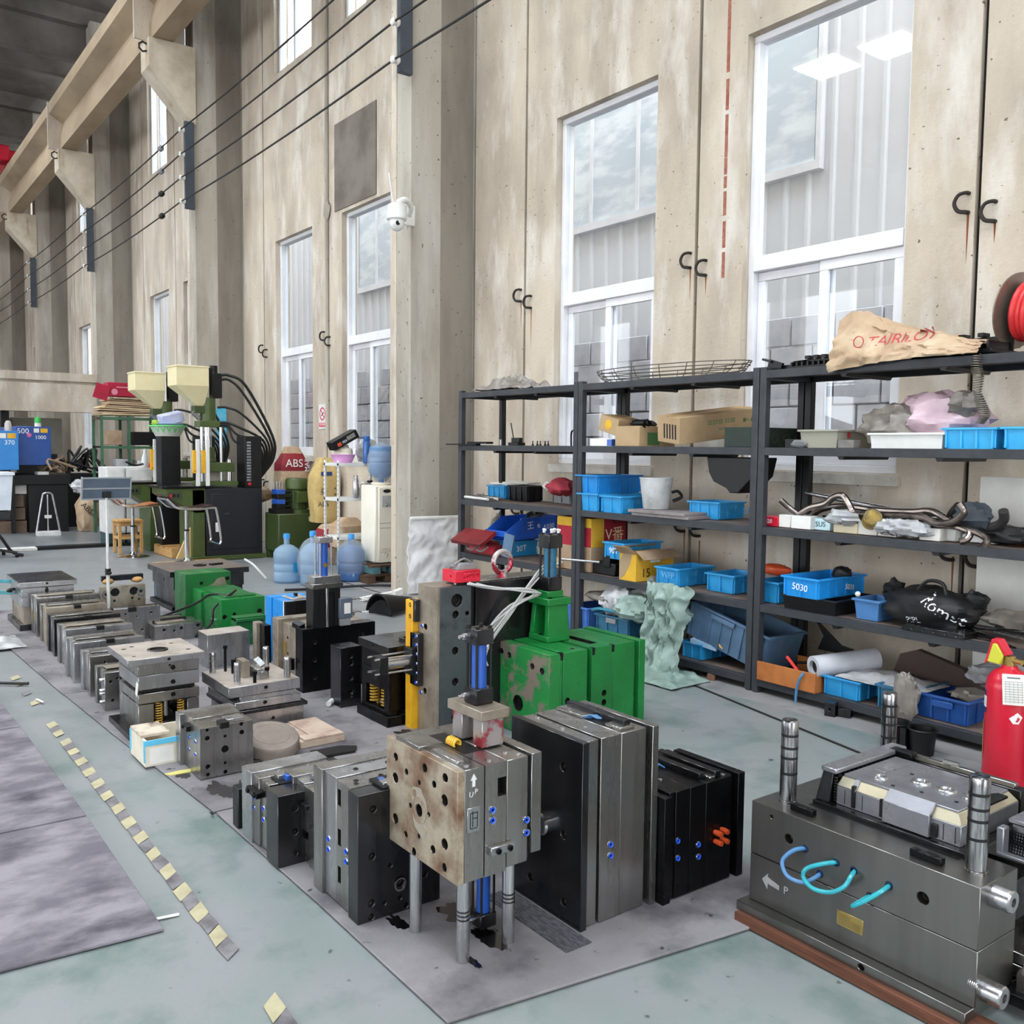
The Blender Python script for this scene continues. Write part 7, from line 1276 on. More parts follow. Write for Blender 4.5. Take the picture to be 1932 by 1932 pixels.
M2 = dup(M1, (-13.35, 3.80, 0), None, 'farther olive moulding machine with cream hopper behind the basin')
hs = thing('hydraulic_unit', 'dark olive oil tank with upright motor and blue valves', 'tank', (-11.45, 4.72, 0)); G().box(-.46, 0, 0, .62, .10, .60).build('tank', olive_d, hs, .012); G().box(.0, .003, .42, .56, .50, .555).build('tank_label', whitem, hs)
for a in (-.41, -.05):
    for b in (.05, .57): G().box(a-.04, a+.04, b-.04, b+.04, 0, .1).build('tank_foot', olive_d, hs)
mg = G().lathe([(.17, 0), (.17, .03), (.13, .05), (.13, .30), (.15, .32), (.15, .43), (.13, .46), (.0001, .465)], (-.25, .36, .60), seg=24); 
for i in range(20): a = 2*pi*i/20; mg.rbox((-.25+.14*cos(a), .36+.14*sin(a), .78), (.03, .008, .24), (0, 0, a))
mg.build('motor', olive, hs); G().box(-.13, -.06, .29, .43, .74, .88).build('terminal_box', olive, hs, .004)
for i in range(4): vb = G().box(-.3, -.1, .03, .14, .66+.065*i, .72+.065*i).build('valve', bluecyl if i % 2 else black_m, hs, .003); G().cyl((-.12, .14, .69+.065*i), (-.12, .22, .69+.065*i), .02, seg=8).build('valve_cap', black_m, vb)
G().box(-.34, -.08, .0, .24, .60, .66).build('valve_block', black_m, hs); [G().cyl((-.2, .02+.04*i, .92), (-.2, .02+.04*i, 1.02), .012, seg=8).build('hose_fitting', chrome_s, hs) for i in range(4)]
# sacks against the wall
def sack(label, m, loc, w, d, h, sd, band=None, txt=None, txts=.16, rz=0, ink=ink_w, side=None):
    t = thing('resin_sack', label, 'sack', loc, rz); g = G(); nu, nv = 26, 18; vs = []
    for j in range(nv+1):
        f = j/nv; k = (1-.55*max(0, f-.72)/.28) * (1+.10*sin(pi*f)); 
        for i in range(nu):
            a = 2*pi*i/nu; c_, s_ = cos(a), sin(a); e = .45; x = math.copysign(abs(c_)**e, c_)*d/2*k; y = math.copysign(abs(s_)**e, s_)*w/2*(k if f > .72 else 1+.08*sin(pi*f)); n_ = .03*noise.noise(Vector((c_*1.7, s_*1.7, f*4+sd)))
            vs.append((x*(1+n_*3), y*(1+n_*3), h*f+n_*(.3 if 0 < j < nv else 0)))
    fs = [(j*nu+i, j*nu+(i+1) % nu, (j+1)*nu+(i+1) % nu, (j+1)*nu+i) for j in range(nv) for i in range(nu)]+[tuple(range(nu))[::-1], tuple(range(nv*nu, nv*nu+nu))]
    g.add(vs, fs)
    if band: g.m = [1 if band[0] <= (f_ // nu)/nv <= band[1] and f_ < nv*nu else 0 for f_ in range(len(fs))]
    g.build('sack_body', [m, band[2]] if band else m, t)
    if txt: text(txt, txts, (d/2*1.16, -w*.06, h*((band[0]+band[1])/2+.03 if band else .5)), '+x', ink, t)
    if side: text(side, txts*.6, (d/2*1.17, w*.40, h*((band[0]+band[1])/2+.03)), '+x', ink, t, pi/2)
    return t
wine = mat('wine red print', '#8d1f2c', '#7c1925', .7, scale=6)
sack('upright kraft sack with red band reading ABS, behind the motor', kraft, (-12.1, min(wx(556, 900, -12.1).y, 5.18), .62), .40, .28, .86, 1, (.56, .84, wine), 'ABS', .15, side='MABS')
sack('kraft sack lying under the upright one behind the tank', kraft, (-12.12, 5.12, 0), .44, .30, .62, 2, None)
s_ = sack('tan woven sack with blue print beside the white shelf', kraftl, (-11.2, wx(612, 920, -11.2).y, .50), .34, .30, .84, 4, None, None); 
for z, y, c, sz in ((.40, -.14, '\u7f8e', .10), (.44, .10, '\u2736', .06), (.36, .10, '\u2736', .06), (.28, .10, '\u2736', .06)): text(c, sz, (.185, y*.65, z), '+x', mat('blue black print', '#23304a', rough=.7), s_)
text('ABS', .09, (.185, -.10, .24), '+x', ink_k, s_); G().box(.160, .172, -.12, .03, .61, .66).build('blue_strip', mat('navy strip', '#2b3f7a', rough=.6), s_)
sack('kraft sack with red ABS band low behind the white shelf', kraft, (-10.85, wx(622, 1010, -10.85).y, 0), .38, .34, .50, 6, (.42, .84, wine), 'ABS', .13); sack('kraft sack folded over behind the white shelf post', kraft, (-10.45, 5.22, .25), .40, .3, .36, 8, None)
one(G().blob((0, 0, 0), (.16, .2, .12), .3, 8, 20, 12), 'folded_sack', cardd, 'brown folded sack top between the tower and the upright sack', 'sack', (-12.75, 4.95, .80))
# white shelf and its jars, basin, bottle
ws = thing('white_shelf', 'white slotted angle shelf with jars and a pink basin on top', 'shelf', (-9.60, 4.67, 0)); wdt, dpt = .62, .38
for x in (-dpt, -.03):
    for y in (0, wdt-.03): p_ = G().prism([(0, 0), (.035, 0), (.035, .003), (.003, .003), (.003, .035), (0, .035)], 'z', 0, 1.33).build('post', whitem, ws, loc=(x, y, 0)); g = G(); [g.box(.010, .022, -.001, .0006, .04+.05*i, .055+.05*i) for i in range(25)]; g.build('slot_row', black_m, p_)
for z in (.46, .90, 1.30): G().box(-dpt, .005, 0, wdt, z-.035, z).build('shelf_tray', whitem, ws, .002)
bs = one(G().lathe([(.10, 0), (.14, .09), (.155, .095), (.15, .1), (.135, .09), (.095, .008), (.0001, .008)], seg=24), 'wash_basin', pinkp, 'pink plastic basin on top of the white shelf', 'basin', (-9.78, 4.82, 1.30)); one(G().blob((0, 0, 0), (.13, .11, .09), .3, 3, 18, 12), 'cream_bag', mat('cream bag', '#e3ddcb', '#d0c8b2', .6, scale=7), 'cream plastic bag heaped in the pink basin', 'bag', (-9.80, 4.83, 1.42))
bbx = thing('black_box', 'black printed box leaning on the cream bag', 'box', (-9.74, 4.83, 1.52), rot=(rad(28), 0, 0)); G().box(-.10, .06, -.17, .17, 0, .10).build('box_body', black_p, bbx, .003); G().box(.06, .0612, .02, .13, .03, .08).build('silver_print', steel_b, bbx); G().box(.06, .0612, -.12, -.07, .02, .06).build('red_print', orange, bbx); text('FEX', .04, (.0615, -.02, .04), '+x', ink_w, bbx)
one(G().lathe([(.042, 0), (.044, .01), (.044, .22), (.036, .25), (.040, .26), (.040, .31), (.0001, .32)], seg=18), 'flask', mat('blue steel flask', '#2c62a6', '#25548f', .3, scale=5, coat=.3), 'tall blue flask standing on the white shelf', 'flask', (-9.60, 5.03, 1.30)); one(G().blob((0, 0, 0), (.12, .12, .15), .3, 5, 20, 12, flat=-.12), 'white_bag', plastic_sheet, 'white plastic bag behind the blue flask', 'bag', (-9.85, 5.15, 1.43)); one(G().box(-.1, .1, 0, .2, 0, .05), 'dark_box', black_m, 'flat dark box beside the blue flask', 'box', (-9.70, 5.10, 1.30))
def jar(label, x, y, z, r, h, m=None, cap=steel_d):
    t = thing('glass_jar', label, 'jar', (x, y, z)); G().lathe([(r*.9, 0), (r, .01), (r, h*.78), (r*.7, h*.86), (r*.7, h*.9)], seg=16).build('jar_body', m or jar_clear, t); G().lathe([(r*.78, h*.88), (r*.78, h), (.0001, h)], seg=16).build('lid', cap, t); return t
jar('steel flask on the middle tray of the white shelf', -9.62, 4.90, .90, .034, .26, chrome_s, chrome); jar('glass jar beside the steel flask', -9.58, 4.98, .90, .04, .19, cap=whitem); jar('glass jar nearest the water dispenser', -9.62, 5.08, .90, .042, .20, cap=black_m); jar('short glass jar at the back of the middle tray', -9.80, 5.0, .90, .04, .14, cap=whitem); jar('tea jar on the lowest tray of the white shelf', -9.62, 5.06, .46, .042, .21, mat('tea jar glass', '#8f8b7e', '#a7a395', .2, scale=9), steel)
# dispenser with its bottle on pallets
for i, (z, m, n_) in enumerate(((0, woodd, 'lower brown pallet under the water dispenser'), (.10, tealwood, 'upper teal painted pallet under the water dispenser'))):
    t = thing('wooden_pallet', n_, 'pallet', (-8.95, 4.70+.06*i, z), group=None); 
    for y in (0, .22, .44): G().box(-.62, 0, y, y+.10, 0, .075).build('bearer', m, t, .003)
    for x in (-.62, -.47, -.31, -.10): G().box(x, x+.10, -.01, .56, .075, .098).build('plank', woodd if i else m, t, .002)
dp = thing('water_dispenser', 'ivory water dispenser standing on two pallets', 'dispenser', (-9.12, 4.88, .20)); G().box(-.34, 0, 0, .34, 0, .86).build('body', ivory, dp, .012); G().prism([(.04, 0), (.30, 0), (.30, .84), (.04, .84)], 'x', 0, .018).build('front_panel', ivory, dp, .006); G().box(.018, .022, .08, .24, .62, .75).build('tap_recess', greyl, dp, .004); G().blob((.02, .14, .80), (.006, .05, .02), 0, 1, 12, 6).build('badge', steel_d, dp)
for y in (.12, .19): G().cyl((.02, y, .66), (.055, y, .64), .012, seg=10).build('tap', greyp, dp)
G().box(.018, .0195, .05, .26, .44, .445).build('door_seam', greyp, dp); G().box(.018, .0195, .05, .26, .385, .39).build('door_seam', greyp, dp)
g = G(); [g.tube([(.019, .14+.03*i*cos(i), .05+.02*i), (.019, .15+.02*i*cos(i*2), .10+.012*i)], .002, 4) for i in range(6)]; g.build('grass_print', mat('brown print', '#8a6a2a'), dp); G().lathe([(.10, 0), (.12, .02), (.10, .03)], (-.17, .17, .86), seg=20).build('bottle_collar', ivory, dp)
def bottle(label, loc, m, h=.50, r=.135, wrapm=None, cap=True, upside=False, lab=False):
    t = thing('water_bottle', label, 'bottle', loc, group='large water bottles'); H = h*.78; pf = [(r*.9, 0), (r, .02), (r, .10), (r*.95, .12), (r, .14), (r, H*.45), (r*.94, H*.48), (r*.94, H*.52), (r, H*.55), (r, H*.78), (r*.85, H*.88), (r*.5, H*.97), (.032, H), (.03, h*.92)]
    if upside: pf = [(a, h*.9-b) for a, b in pf][::-1]
    G().lathe(pf, seg=26).build('bottle_body', m, t)
    if cap: G().lathe([(.036, h*.9), (.036, h*.98), (.030, h), (.0001, h)], seg=16).build('cap', mat('sky blue cap', '#2f8fd6', rough=.4), t)
    if lab: wrap(t, rad(5), rad(50), h*.22, h*.42, mat('cyan label', '#2b9ad0', '#2488c0', .5, scale=9), 'label', R=r+.002)
    return t
bottle('bare blue water bottle with a cyan label on the floor', (-9.60, 4.05, 0), bottle_l, .53, .145, lab=True)
t = bottle('water bottle wrapped in clear film, middle of the three on the floor', (-9.25, 4.20, 0), bottle_l, .58, .14); g = G().blob((0, 0, .24), (.172, .172, .27), .06, 4, 28, 18, flat=.003, fr=3); g.build('film_wrap', film, t)
t = bottle('deep blue water bottle in wrinkled film below the white shelf', (-9.30, 4.68, 0), bottle_d, .52, .15); G().blob((0, 0, .22), (.178, .178, .25), .05, 7, 28, 18, flat=.003, fr=3).build('film_wrap', film, t)
t = bottle('upside down water bottle in clear film on the dispenser', (-9.29, 5.05, 1.08), bottle_m, .46, .135, cap=False, upside=True); G().blob((0, 0, .24), (.162, .162, .22), .05, 9, 26, 16, fr=3).build('film_wrap', film, t)
one(G().tube([(0, 0, .22), (.05, .08, .16), (.1, .14, .08), (.12, .2, .005)], .012, 7, sub=5), 'white_hose', white, 'white hose end lying beside the bare water bottle', 'hose', (-10.0, 3.72, 0.01))
# stools, table, cabinets
def stool(label, loc, cover=None, rz=0):
    t = thing('bar_stool', label, 'stool', loc, rz, group='chrome bar stools'); G().lathe([(.20, 0), (.20, .008), (.17, .02), (.05, .04), (.03, .07)], seg=28).build('base', chrome, t); G().cyl((0, 0, .06), (0, 0, .40), .028, seg=16).build('column', chrome, t); G().cyl((0, 0, .38), (0, 0, .66), .020, seg=14).build('gas_lift', chrome_s, t); G().cyl((0, 0, .40), (0, 0, .42), .033, seg=14).build('collar', black_m, t)
    def seat(u, v): y = -.28+.56*u; z = .68+(.13*max(0, (.25-u)/.25)**1.2 if u < .25 else 0)+.02*cos(u*6); return ((v-.5)*.36, y, z)
    G().sheet(seat, 20, 8, .02).build('seat', cover or mat('dark brown seat', '#3a2426', '#2c1b1d', .35, scale=6), t)
    for x in (-.185, .185): G().tube([(x, -.28, .80), (x, -.22, .74), (x, -.14, .69), (x, .10, .675), (x, .27, .685), (x, .31, .64), (x, .36, .30), (x, .34, .24)], .014, 8, sub=4).build('side_rail', chrome, t)
    G().tube([(-.185, .34, .24), (.185, .34, .24)], .014, 8).build('foot_bar', chrome, t); G().tube([(-.185, -.28, .80), (.185, -.28, .80)], .014, 8).build('back_bar', chrome, t)
    return t
stool('chrome bar stool with dark brown seat on a wooden board', (-11.42, 3.53, .04)); s2_ = stool('chrome bar stool with torn orange brown seat cover', (-12.78, 3.25, 0), mat('torn orange leather', '#b06a3a', '#8e5430', .6, scale=9, c3='#d9b08a', s3=8))
bd = one(G().box(-.3, .35, -.35, .5, 0, .04), 'wooden_board', wood, 'pale wooden board under the dark seated bar stool', 'board', (-11.45, 3.55, 0), bevel=.003)
pl = thing('pale_pallet', 'pale wooden pallet end at the foot of the farther machine', 'pallet', (-12.35, 3.62, 0)); 
for y in (0, .2, .36): G().box(-.8, 0, y, y+.09, 0, .10).build('bearer', wood, pl, .003)
for x in (-.8, -.55, -.3, -.12): G().box(x, x+.12, 0, .46, .10, .125).build('plank', wood, pl, .002)
one(G().prism([(-.16, 0), (.14, 0), (.14, .44), (.06, .48)], 'x', -.02, .02), 'cardboard_wedge', mat('tan cardboard', '#d8bd8c', '#cbad78', .85, scale=6), 'tan cardboard wedge leaning between the bar stool and machine', 'cardboard', (-11.95, 3.72, .04))
wst = thing('wooden_stool', 'square wooden stool in front of the white cabinets', 'stool', (-13.15, 3.16, 0)); w_ = .32
for x in (-w_, -.04):
    for y in (0, w_-.04): G().box(x, x+.04, y, y+.04, 0, .43).build('leg', wood, wst, .003)
for z in (.20, .38): 
    for y in (.008, w_-.03): G().box(-w_+.04, -.04, y, y+.022, z, z+.04).build('rail', wood, wst)
    for x in (-w_+.008, -.03): G().box(x, x+.022, .04, w_-.04, z, z+.04).build('rail', wood, wst)
G().box(-w_-.01, .01, -.01, w_+.01, .43, .46).build('seat', wood, wst, .004)
for i in range(2):
    c_ = thing('white_cabinet', ['tall white cabinet behind the wooden stool', 'white cabinet with a dark foot beside the farther machine'][i], 'cabinet', (-14.32-.02*i, 3.29+.27*i, 0)); G().box(-.5, 0, 0, .255 if not i else .5, .18, 1.15).build('body', whitem, c_, .006); G().box(-.48, -.01, .01, .245 if not i else .49, 0, .18).build('plinth', mat('dark teal plinth', '#2c454b', rough=.5), c_); G().box(0, .01, .02, .235 if not i else .48, .20, 1.12).build('door', whitem, c_, .003)
one(G().lathe([(.045, 0), (.05, .02), (.05, .13), (.025, .2), (.022, .26), (.0001, .27)], seg=14), 'spray_bottle', mat('clear white bottle', '#cfd2d2', rough=.3), 'clear white bottle standing on the white cabinets', 'bottle', (-14.2, 3.80, 1.15)); one(G().box(-.1, .1, -.06, .06, 0, .20), 'white_box', paper, 'white paper box on the white cabinets beside the bottle', 'box', (-14.2, 4.1, 1.15)); one(G().prism([(0, 0), (.16, 0), (.02, .11)], 'x', -.02, .02), 'red_wedge', redb, 'small red folded card on the white cabinets', 'card', (-13.95, 3.78, 1.15)); one(G().tube([(0, -.12, .08), (0, 0, .03), (.02, .12, .05)], .014, 6, sub=4), 'black_tool', black_m, 'black handled tool lying on the white cabinets', 'tool', (-14.0, 3.60, 1.155))
bs2 = thing('wash_basin', 'green zigzag patterned white basin on a black pillar', 'basin', (-13.05, 3.80, 1.60)); g = G().lathe([(.16, 0), (.23, .13), (.245, .135), (.24, .145), (.22, .13), (.15, .01), (.0001, .01)], seg=32); g.build('basin_body', mat('dull white basin', '#c5c9c4', rough=.5), bs2); g = G()
for i in range(16):
    a0, a1, am = 2*pi*i/16, 2*pi*(i+1)/16, 2*pi*(i+.5)/16; r0, r1 = .232, .185
    g.add([(r0*cos(a0), r0*sin(a0), .132), (r0*cos(a1), r0*sin(a1), .132), (r1*cos(am)+.003, r1*sin(am), .045)], [(0, 1, 2)])
g.build('zigzag_print', mat('mint green print', '#62cf74', rough=.5), bs2); G().lathe([(.235, .128), (.252, .134), (.25, .15), (.235, .146)], seg=32, closed=True).build('rim', mat('mint green print', '#62cf74'), bs2)
one(G().box(-.12, .12, -.13, .13, 0, 1.60), 'pillar_stand', black_m, 'black pillar stand under the zigzag basin', 'stand', (-13.05, 3.80, 0), bevel=.005)
one(G().lathe([(.12, 0), (.22, .05), (.22, .056), (.0001, .02)], seg=24), 'blue_plate', mat('pale blue dish', '#a9bfe2', rough=.4), 'pale blue dish nested in the zigzag basin', 'dish', (-13.05, 3.80, 1.72)); one(G().rbox((0, 0, .09), (.22, .30, .14), (.25, .1, 0)), 'folded_pack', mat('pale lilac pack', '#c4c7dc', '#a9aed0', .5, scale=5), 'pale lilac plastic pack lying in the basin', 'pack', (-13.05, 3.84, 1.76), bevel=.012); one(G().blob((0, 0, 0), (.05, .05, .04), .3, 3, 10, 8), 'green_scrap', mat('lime scrap', '#9dbb3a', rough=.6), 'lime green scrap at the basin rim', 'scrap', (-12.98, 3.62, 1.78))
one(G().box(0, .01, 0, .16, 0, .62), 'blue_poster', mat('cyan poster', '#3fb0d8', '#73c9e2', .6, scale=7), 'cyan poster hanging on the first far column behind the hoppers', 'poster', (-14.60, 5.0, 1.45))
# green rack with boxes, papers and the red carton
gs_ = thing('green_rack', 'green angle iron rack piled with papers and cartons', 'rack', (-16.0, 3.60, 0)); gm = mat('green angle iron', '#3f6b4f', '#355c43', .5, scale=7)
for x in (-.6, -.04):
    for y in (0, .42, .92): G().box(x, x+.04, y, y+.04, 0, 1.95).build('post', gm, gs_)
for z in (.55, 1.10, 1.45, 1.92): G().box(-.6, 0, 0, .96, z-.03, z).build('shelf_board', woodd if z > 1.5 else black_m, gs_); G().box(-.005, .005, 0, .96, z-.04, z).build('front_rail', gm, gs_)
pg = thing('paper_stack', 'thick sagging pile of kraft papers on the green rack', 'papers', (-16.0, 4.08, 1.95))
for i in range(9): G().rbox((-.28+RN.uniform(-.03, .03), RN.uniform(-.06, .06), .02+.032*i), (.56, 1.0-.05*i, .022), (RN.uniform(-.05, .05), 0, RN.uniform(-.06, .06))).build('paper_bundle', kraft if i % 3 else mat('pale kraft', '#d9c6a0', '#cbb58a', .85, scale=6), pg)
rc_ = thing('red_carton', 'red printed carton with open flap on top of the kraft papers', 'carton', (-15.98, 3.72, 2.26), rot=(0, 0, 0)); G().box(-.3, 0, 0, .55, 0, .22).build('carton_body', mat('bright red carton', '#b5123a', '#9c0f31', .6, scale=6), rc_, .003); G().rbox((.02, -.10, .06), (.01, .22, .24), (-.3, 0, 0)).build('flap', mat('bright red carton', '#b5123a'), rc_); text('\u25AC\u25AC\u25AC\u25AC\u25AC', .06, (.001, .28, .15), '+x', mat('pale pink print', '#d98aa0', rough=.6), rc_); G().lathe([(.05, 0), (.05, .001)], (.0, .1, .07), 'x', 14).build('round_print', mat('pale pink print', '#d98aa0'), rc_)
for i, (z, y, w_, h_, m_, lb) in enumerate(((1.47, .10, .22, .24, cardd, 'tilted brown carton on the upper green shelf'), (1.47, .5, .40, .22, black_m, 'dark stack of parts on the upper green shelf'), (1.12, .22, .25, .12, plastic_sheet, 'grey bag on the middle green shelf'), (1.12, .55, .2, .1, paper, 'white packet on the middle green shelf'), (.57, .10, .3, .36, cardd, 'brown carton with a white label on the lower green shelf'), (.57, .5, .35, .3, cardd, 'second brown carton on the lower green shelf'))):
    one(G().box(-.3, 0, 0, w_, 0, h_), 'stored_carton', m_, lb, 'carton', (-16.04, 3.62+y, z), 0, bevel=.006)
# music-stand like board stand in the middle
ts = thing('board_stand', 'grey display board seen from behind on a slim pole stand', 'stand', (-7.98, 1.83, 0)); G().cyl((0, 0, 0), (0, 0, .45), .014, seg=12).build('lower_pole', whitem, ts); G().cyl((0, 0, .42), (0, 0, 1.06), .011, seg=12).build('upper_pole', whitem, ts); G().cyl((0, 0, .43), (0, 0, .48), .022, seg=12).build('clamp_collar', black_m, ts); G().cyl((0, 0, .45), (.06, .01, .45), .008, seg=8).build('clamp_knob', black_m, ts)
b3 = G(); Mx = Matrix.Rotation(rad(14), 3, 'Y'); b3.rbox((0, .0, 1.135), (.014, .365, .18), Mx); bo = b3.build('board', mat('slate board back', '#5a6878', '#4f5c6b', .6, scale=6), ts, .003)
g = G(); 
for dz_ in (-.088, .0, .088): g.rbox(Vector((0, 0, 1.135))+Mx @ Vector((.009, 0, dz_)), (.006, .38, .012), Mx)
for dy in (-.185, .185): g.rbox(Vector((0, 0, 1.135))+Mx @ Vector((.004, dy, 0)), (.022, .012, .19), Mx)
g.build('board_frame', mat('silver frame', '#b8bcc0', rough=.4, metal=.6), ts); G().box(-.01, .03, -.03, .03, 1.06, 1.11).build('board_bracket', black_m, ts, .003)
for i in range(3): a = 2*pi*i/3+.4; G().tube([(0, 0, .12), (.22*cos(a), .22*sin(a), .012)], .010, 6).build('leg', black_m, ts)
# blue machines on a black bed, crates and foam under it
bm_ = thing('blue_machine', 'deep blue machine casing marked 500 and 1000 with a green beacon', 'machine', (-17.1, 2.45, 0)); G().box(-2.2, 0, .10, .62, 1.12, 1.76).build('casing', bluemach, bm_, .008); text('500', .12, (.001, .20, 1.68), '+x', ink_w, bm_); text('1000', .085, (.001, .46, 1.58), '+x', ink_w, bm_); G().box(0, .003, .36, .44, 1.66, 1.73).build('sticker', paper, bm_); G().box(0, .003, .46, .57, 1.66, 1.73).build('sticker', yellow, bm_); G().lathe([(.035, 0), (.035, .002)], (0, .29, 1.62), 'x', 16).build('round_sticker', mat('pink sticker', '#e06aa8', rough=.5), bm_)
be = G().lathe([(.05, 0), (.05, .06), (.001, .06)], (-.1, .44, 1.76), seg=14).build('beacon_base', paper, bm_); G().lathe([(.05, 0), (.05, .07), (.03, .10), (.0001, .105)], (-.1, .44, 1.82), seg=14).build('beacon_lens', mat('green beacon', '#2fa84a', rough=.3), bm_)
bm2 = thing('blue_machine', 'bright blue machine casing marked 370 at the left edge', 'machine', (-16.75, 1.95, 0)); G().box(-1.6, 0, .0, .58, 1.05, 1.68).build('casing', bluemach2, bm2, .008); text('370', .10, (.001, .45, 1.49), '+x', ink_w, bm2); G().box(0, .003, .30, .40, 1.56, 1.64).build('sticker', paper, bm2); G().box(0, .003, .42, .54, 1.56, 1.64).build('sticker', yellow, bm2); G().lathe([(.04, 0), (.04, .002)], (0, .28, 1.5), 'x', 16).build('round_sticker', MATS['pink sticker'], bm2); G().lathe([(.055, 0), (.055, .04), (.05, .12), (.03, .16), (.0001, .165)], (-.1, .45, 1.68), seg=14).build('beacon_lens', mat('pale beacon', '#b9b2ad', rough=.3), bm2); G().cyl((-.1, .27, 1.68), (-.1, .27, 1.75), .035, seg=12).build('red_knob', redb, bm2)
bb_ = thing('machine_bed', 'black machine bed under the blue casings', 'bed', (-17.0, 1.6, 0)); G().box(-1.6, 0, .0, 1.73, .80, .96).build('bed_top', black_m, bb_, .006); G().box(-1.2, -.03, 1.10, 1.70, 0, .80).build('pedestal', black_m, bb_, .006); G().box(-1.4, -.15, .0, .2, 0, .8).build('pedestal', black_m, bb_); G().box(-.1, -.02, .84, .90, 0, .8).build('bed_leg', black_m, bb_)
for i in range(3): one(G().box(-.5, 0, 0, .40, 0, .20), 'wooden_crate', mat('dim brown crate', '#6d5a4c', '#58483d', .8, scale=5), ['bottom brown crate under the black bed', 'middle brown crate under the black bed', 'top brown crate under the black bed'][i], 'crate', (-17.13, 2.28-.02*i, .215*i), bevel=.006)
for i, (y, z, w_) in enumerate(((2.26, .645, .27), (2.52, .645, .17), (2.30, .83, .22), (2.86, .70, .18), (2.86, .86, .17))): one(G().box(-.3, 0, 0, w_, 0, .15), 'foam_block', mat('white foam', '#dedcd8', '#c8c5bf', .8, scale=8), ['white foam block low on the left under the black bed', 'white foam block low in the middle under the bed', 'white foam block on top under the bed', 'white foam block beside the bed leg, lower', 'white foam block beside the bed leg, upper'][i], 'foam', (-17.13, y, z), bevel=.006)
tz = thing('hand_trolley', 'small white steel trolley frame with a flat foot', 'trolley', (-16.45, 2.88, 0)); G().box(-.1, .1, -.17, .17, .0, .07).build('foot_plate', whitem, tz, .004); g = G(); g.tube([(0, -.17, .07), (0, -.08, .6), (0, -.05, .68), (0, .05, .68), (0, .08, .6), (0, .17, .07)], .016, 8, sub=4); g.build('tube_frame', chrome_s, tz); G().cyl((0, 0, .07), (0, 0, .66), .014, seg=8).build('middle_bar', chrome_s, tz); G().box(-.02, .02, -.05, .05, .28, .33).build('small_plate', whitem, tz)
bt = thing('white_tub', 'pale bluish white tub standing on a black chair at the left edge', 'tub', (-13.4, 1.62, .62)); G().tub(-.5, 0, -.2, .33, 0, .47, .01, .03).build('tub_body', mat('bluish white tub', '#d3dbe6', '#c3ccd9', .45, scale=4), bt, .006); G().box(-.52, .02, -.22, .35, .45, .49).build('rim', mat('bluish white tub', '#d3dbe6'), bt, .006)
bch = thing('swivel_chair', 'black swivel chair under the bluish white tub', 'chair', (-13.6, 1.70, 0)); G().box(-.25, .22, -.25, .22, .50, .61).build('seat', nylon, bch, .02); G().cyl((0, 0, .1), (0, 0, .5), .03, seg=12).build('column', black_m, bch)
for i in range(5): a = 2*pi*i/5; G().tube([(0, 0, .12), (.3*cos(a), .3*sin(a), .06)], .018, 6).build('leg', black_m, bch); G().cyl((.3*cos(a), .3*sin(a)-.02, .03), (.3*cos(a), .3*sin(a)+.02, .03), .03, seg=10).build('caster', black_m, bch)
one(G().tube([(0, 0, .35), (.05, .08, .25), (.02, .2, .06), (.1, .32, .012)], .02, 7, sub=4), 'black_cable', rubber, 'thick black cable trailing from the swivel chair', 'cable', (-13.7, 1.75, 0))
sk = thing('tan_sack', 'tan paper sack slumped against the black bed', 'sack', (-16.95, 3.58, 0)); g = G().blob((0, 0, .30), (.20, .20, .40), .2, 14, 26, 18, flat=.002, fr=2); g.build('sack_body', kraft, sk); text('ABS', .13, (.21, -.05, .40), '+x', ink_k, sk, -.8); text('SUMMIT', .07, (.215, .05, .26), '+x', ink_k, sk, -.8); one(G().blob((0, 0, 0), (.16, .16, .12), .4, 24, 20, 12), 'grey_wrap', plastic_sheet, 'grey wrap on top of the slumped tan sack', 'wrap', (-17.0, 3.50, .76))
g = G(); [g.tube([(RN.uniform(-.4, .2), RN.uniform(0, .5), RN.uniform(0, .1)), (RN.uniform(-.4, .2), RN.uniform(0, .5), RN.uniform(.1, .3)), (RN.uniform(-.4, .2), RN.uniform(.0, .6), RN.uniform(0, .1))], .02, 6, sub=3) for i in range(10)]; o = one(g, 'scrap_heap', cardd, 'heap of twisted brown scrap on the black bed', 'scrap', (-17.2, 2.9, .98)); g = G(); [g.tube([(RN.uniform(-.3, .2), RN.uniform(0, .8), RN.uniform(0, .1)), (RN.uniform(-.3, .2), RN.uniform(0, .8), RN.uniform(.2, .5)), (RN.uniform(-.3, .2), RN.uniform(.0, .9), RN.uniform(0, .1))], .022, 6, sub=4) for i in range(12)]; one(g, 'hose_tangle', rubber, 'tangle of black hoses right of the blue casings', 'hoses', (-18.2, 3.35, .95)); one(G().box(-.6, 0, 0, .95, 0, .95), 'hose_bench', black_m, 'black bench under the hose tangle', 'bench', (-17.9, 3.36, 0))
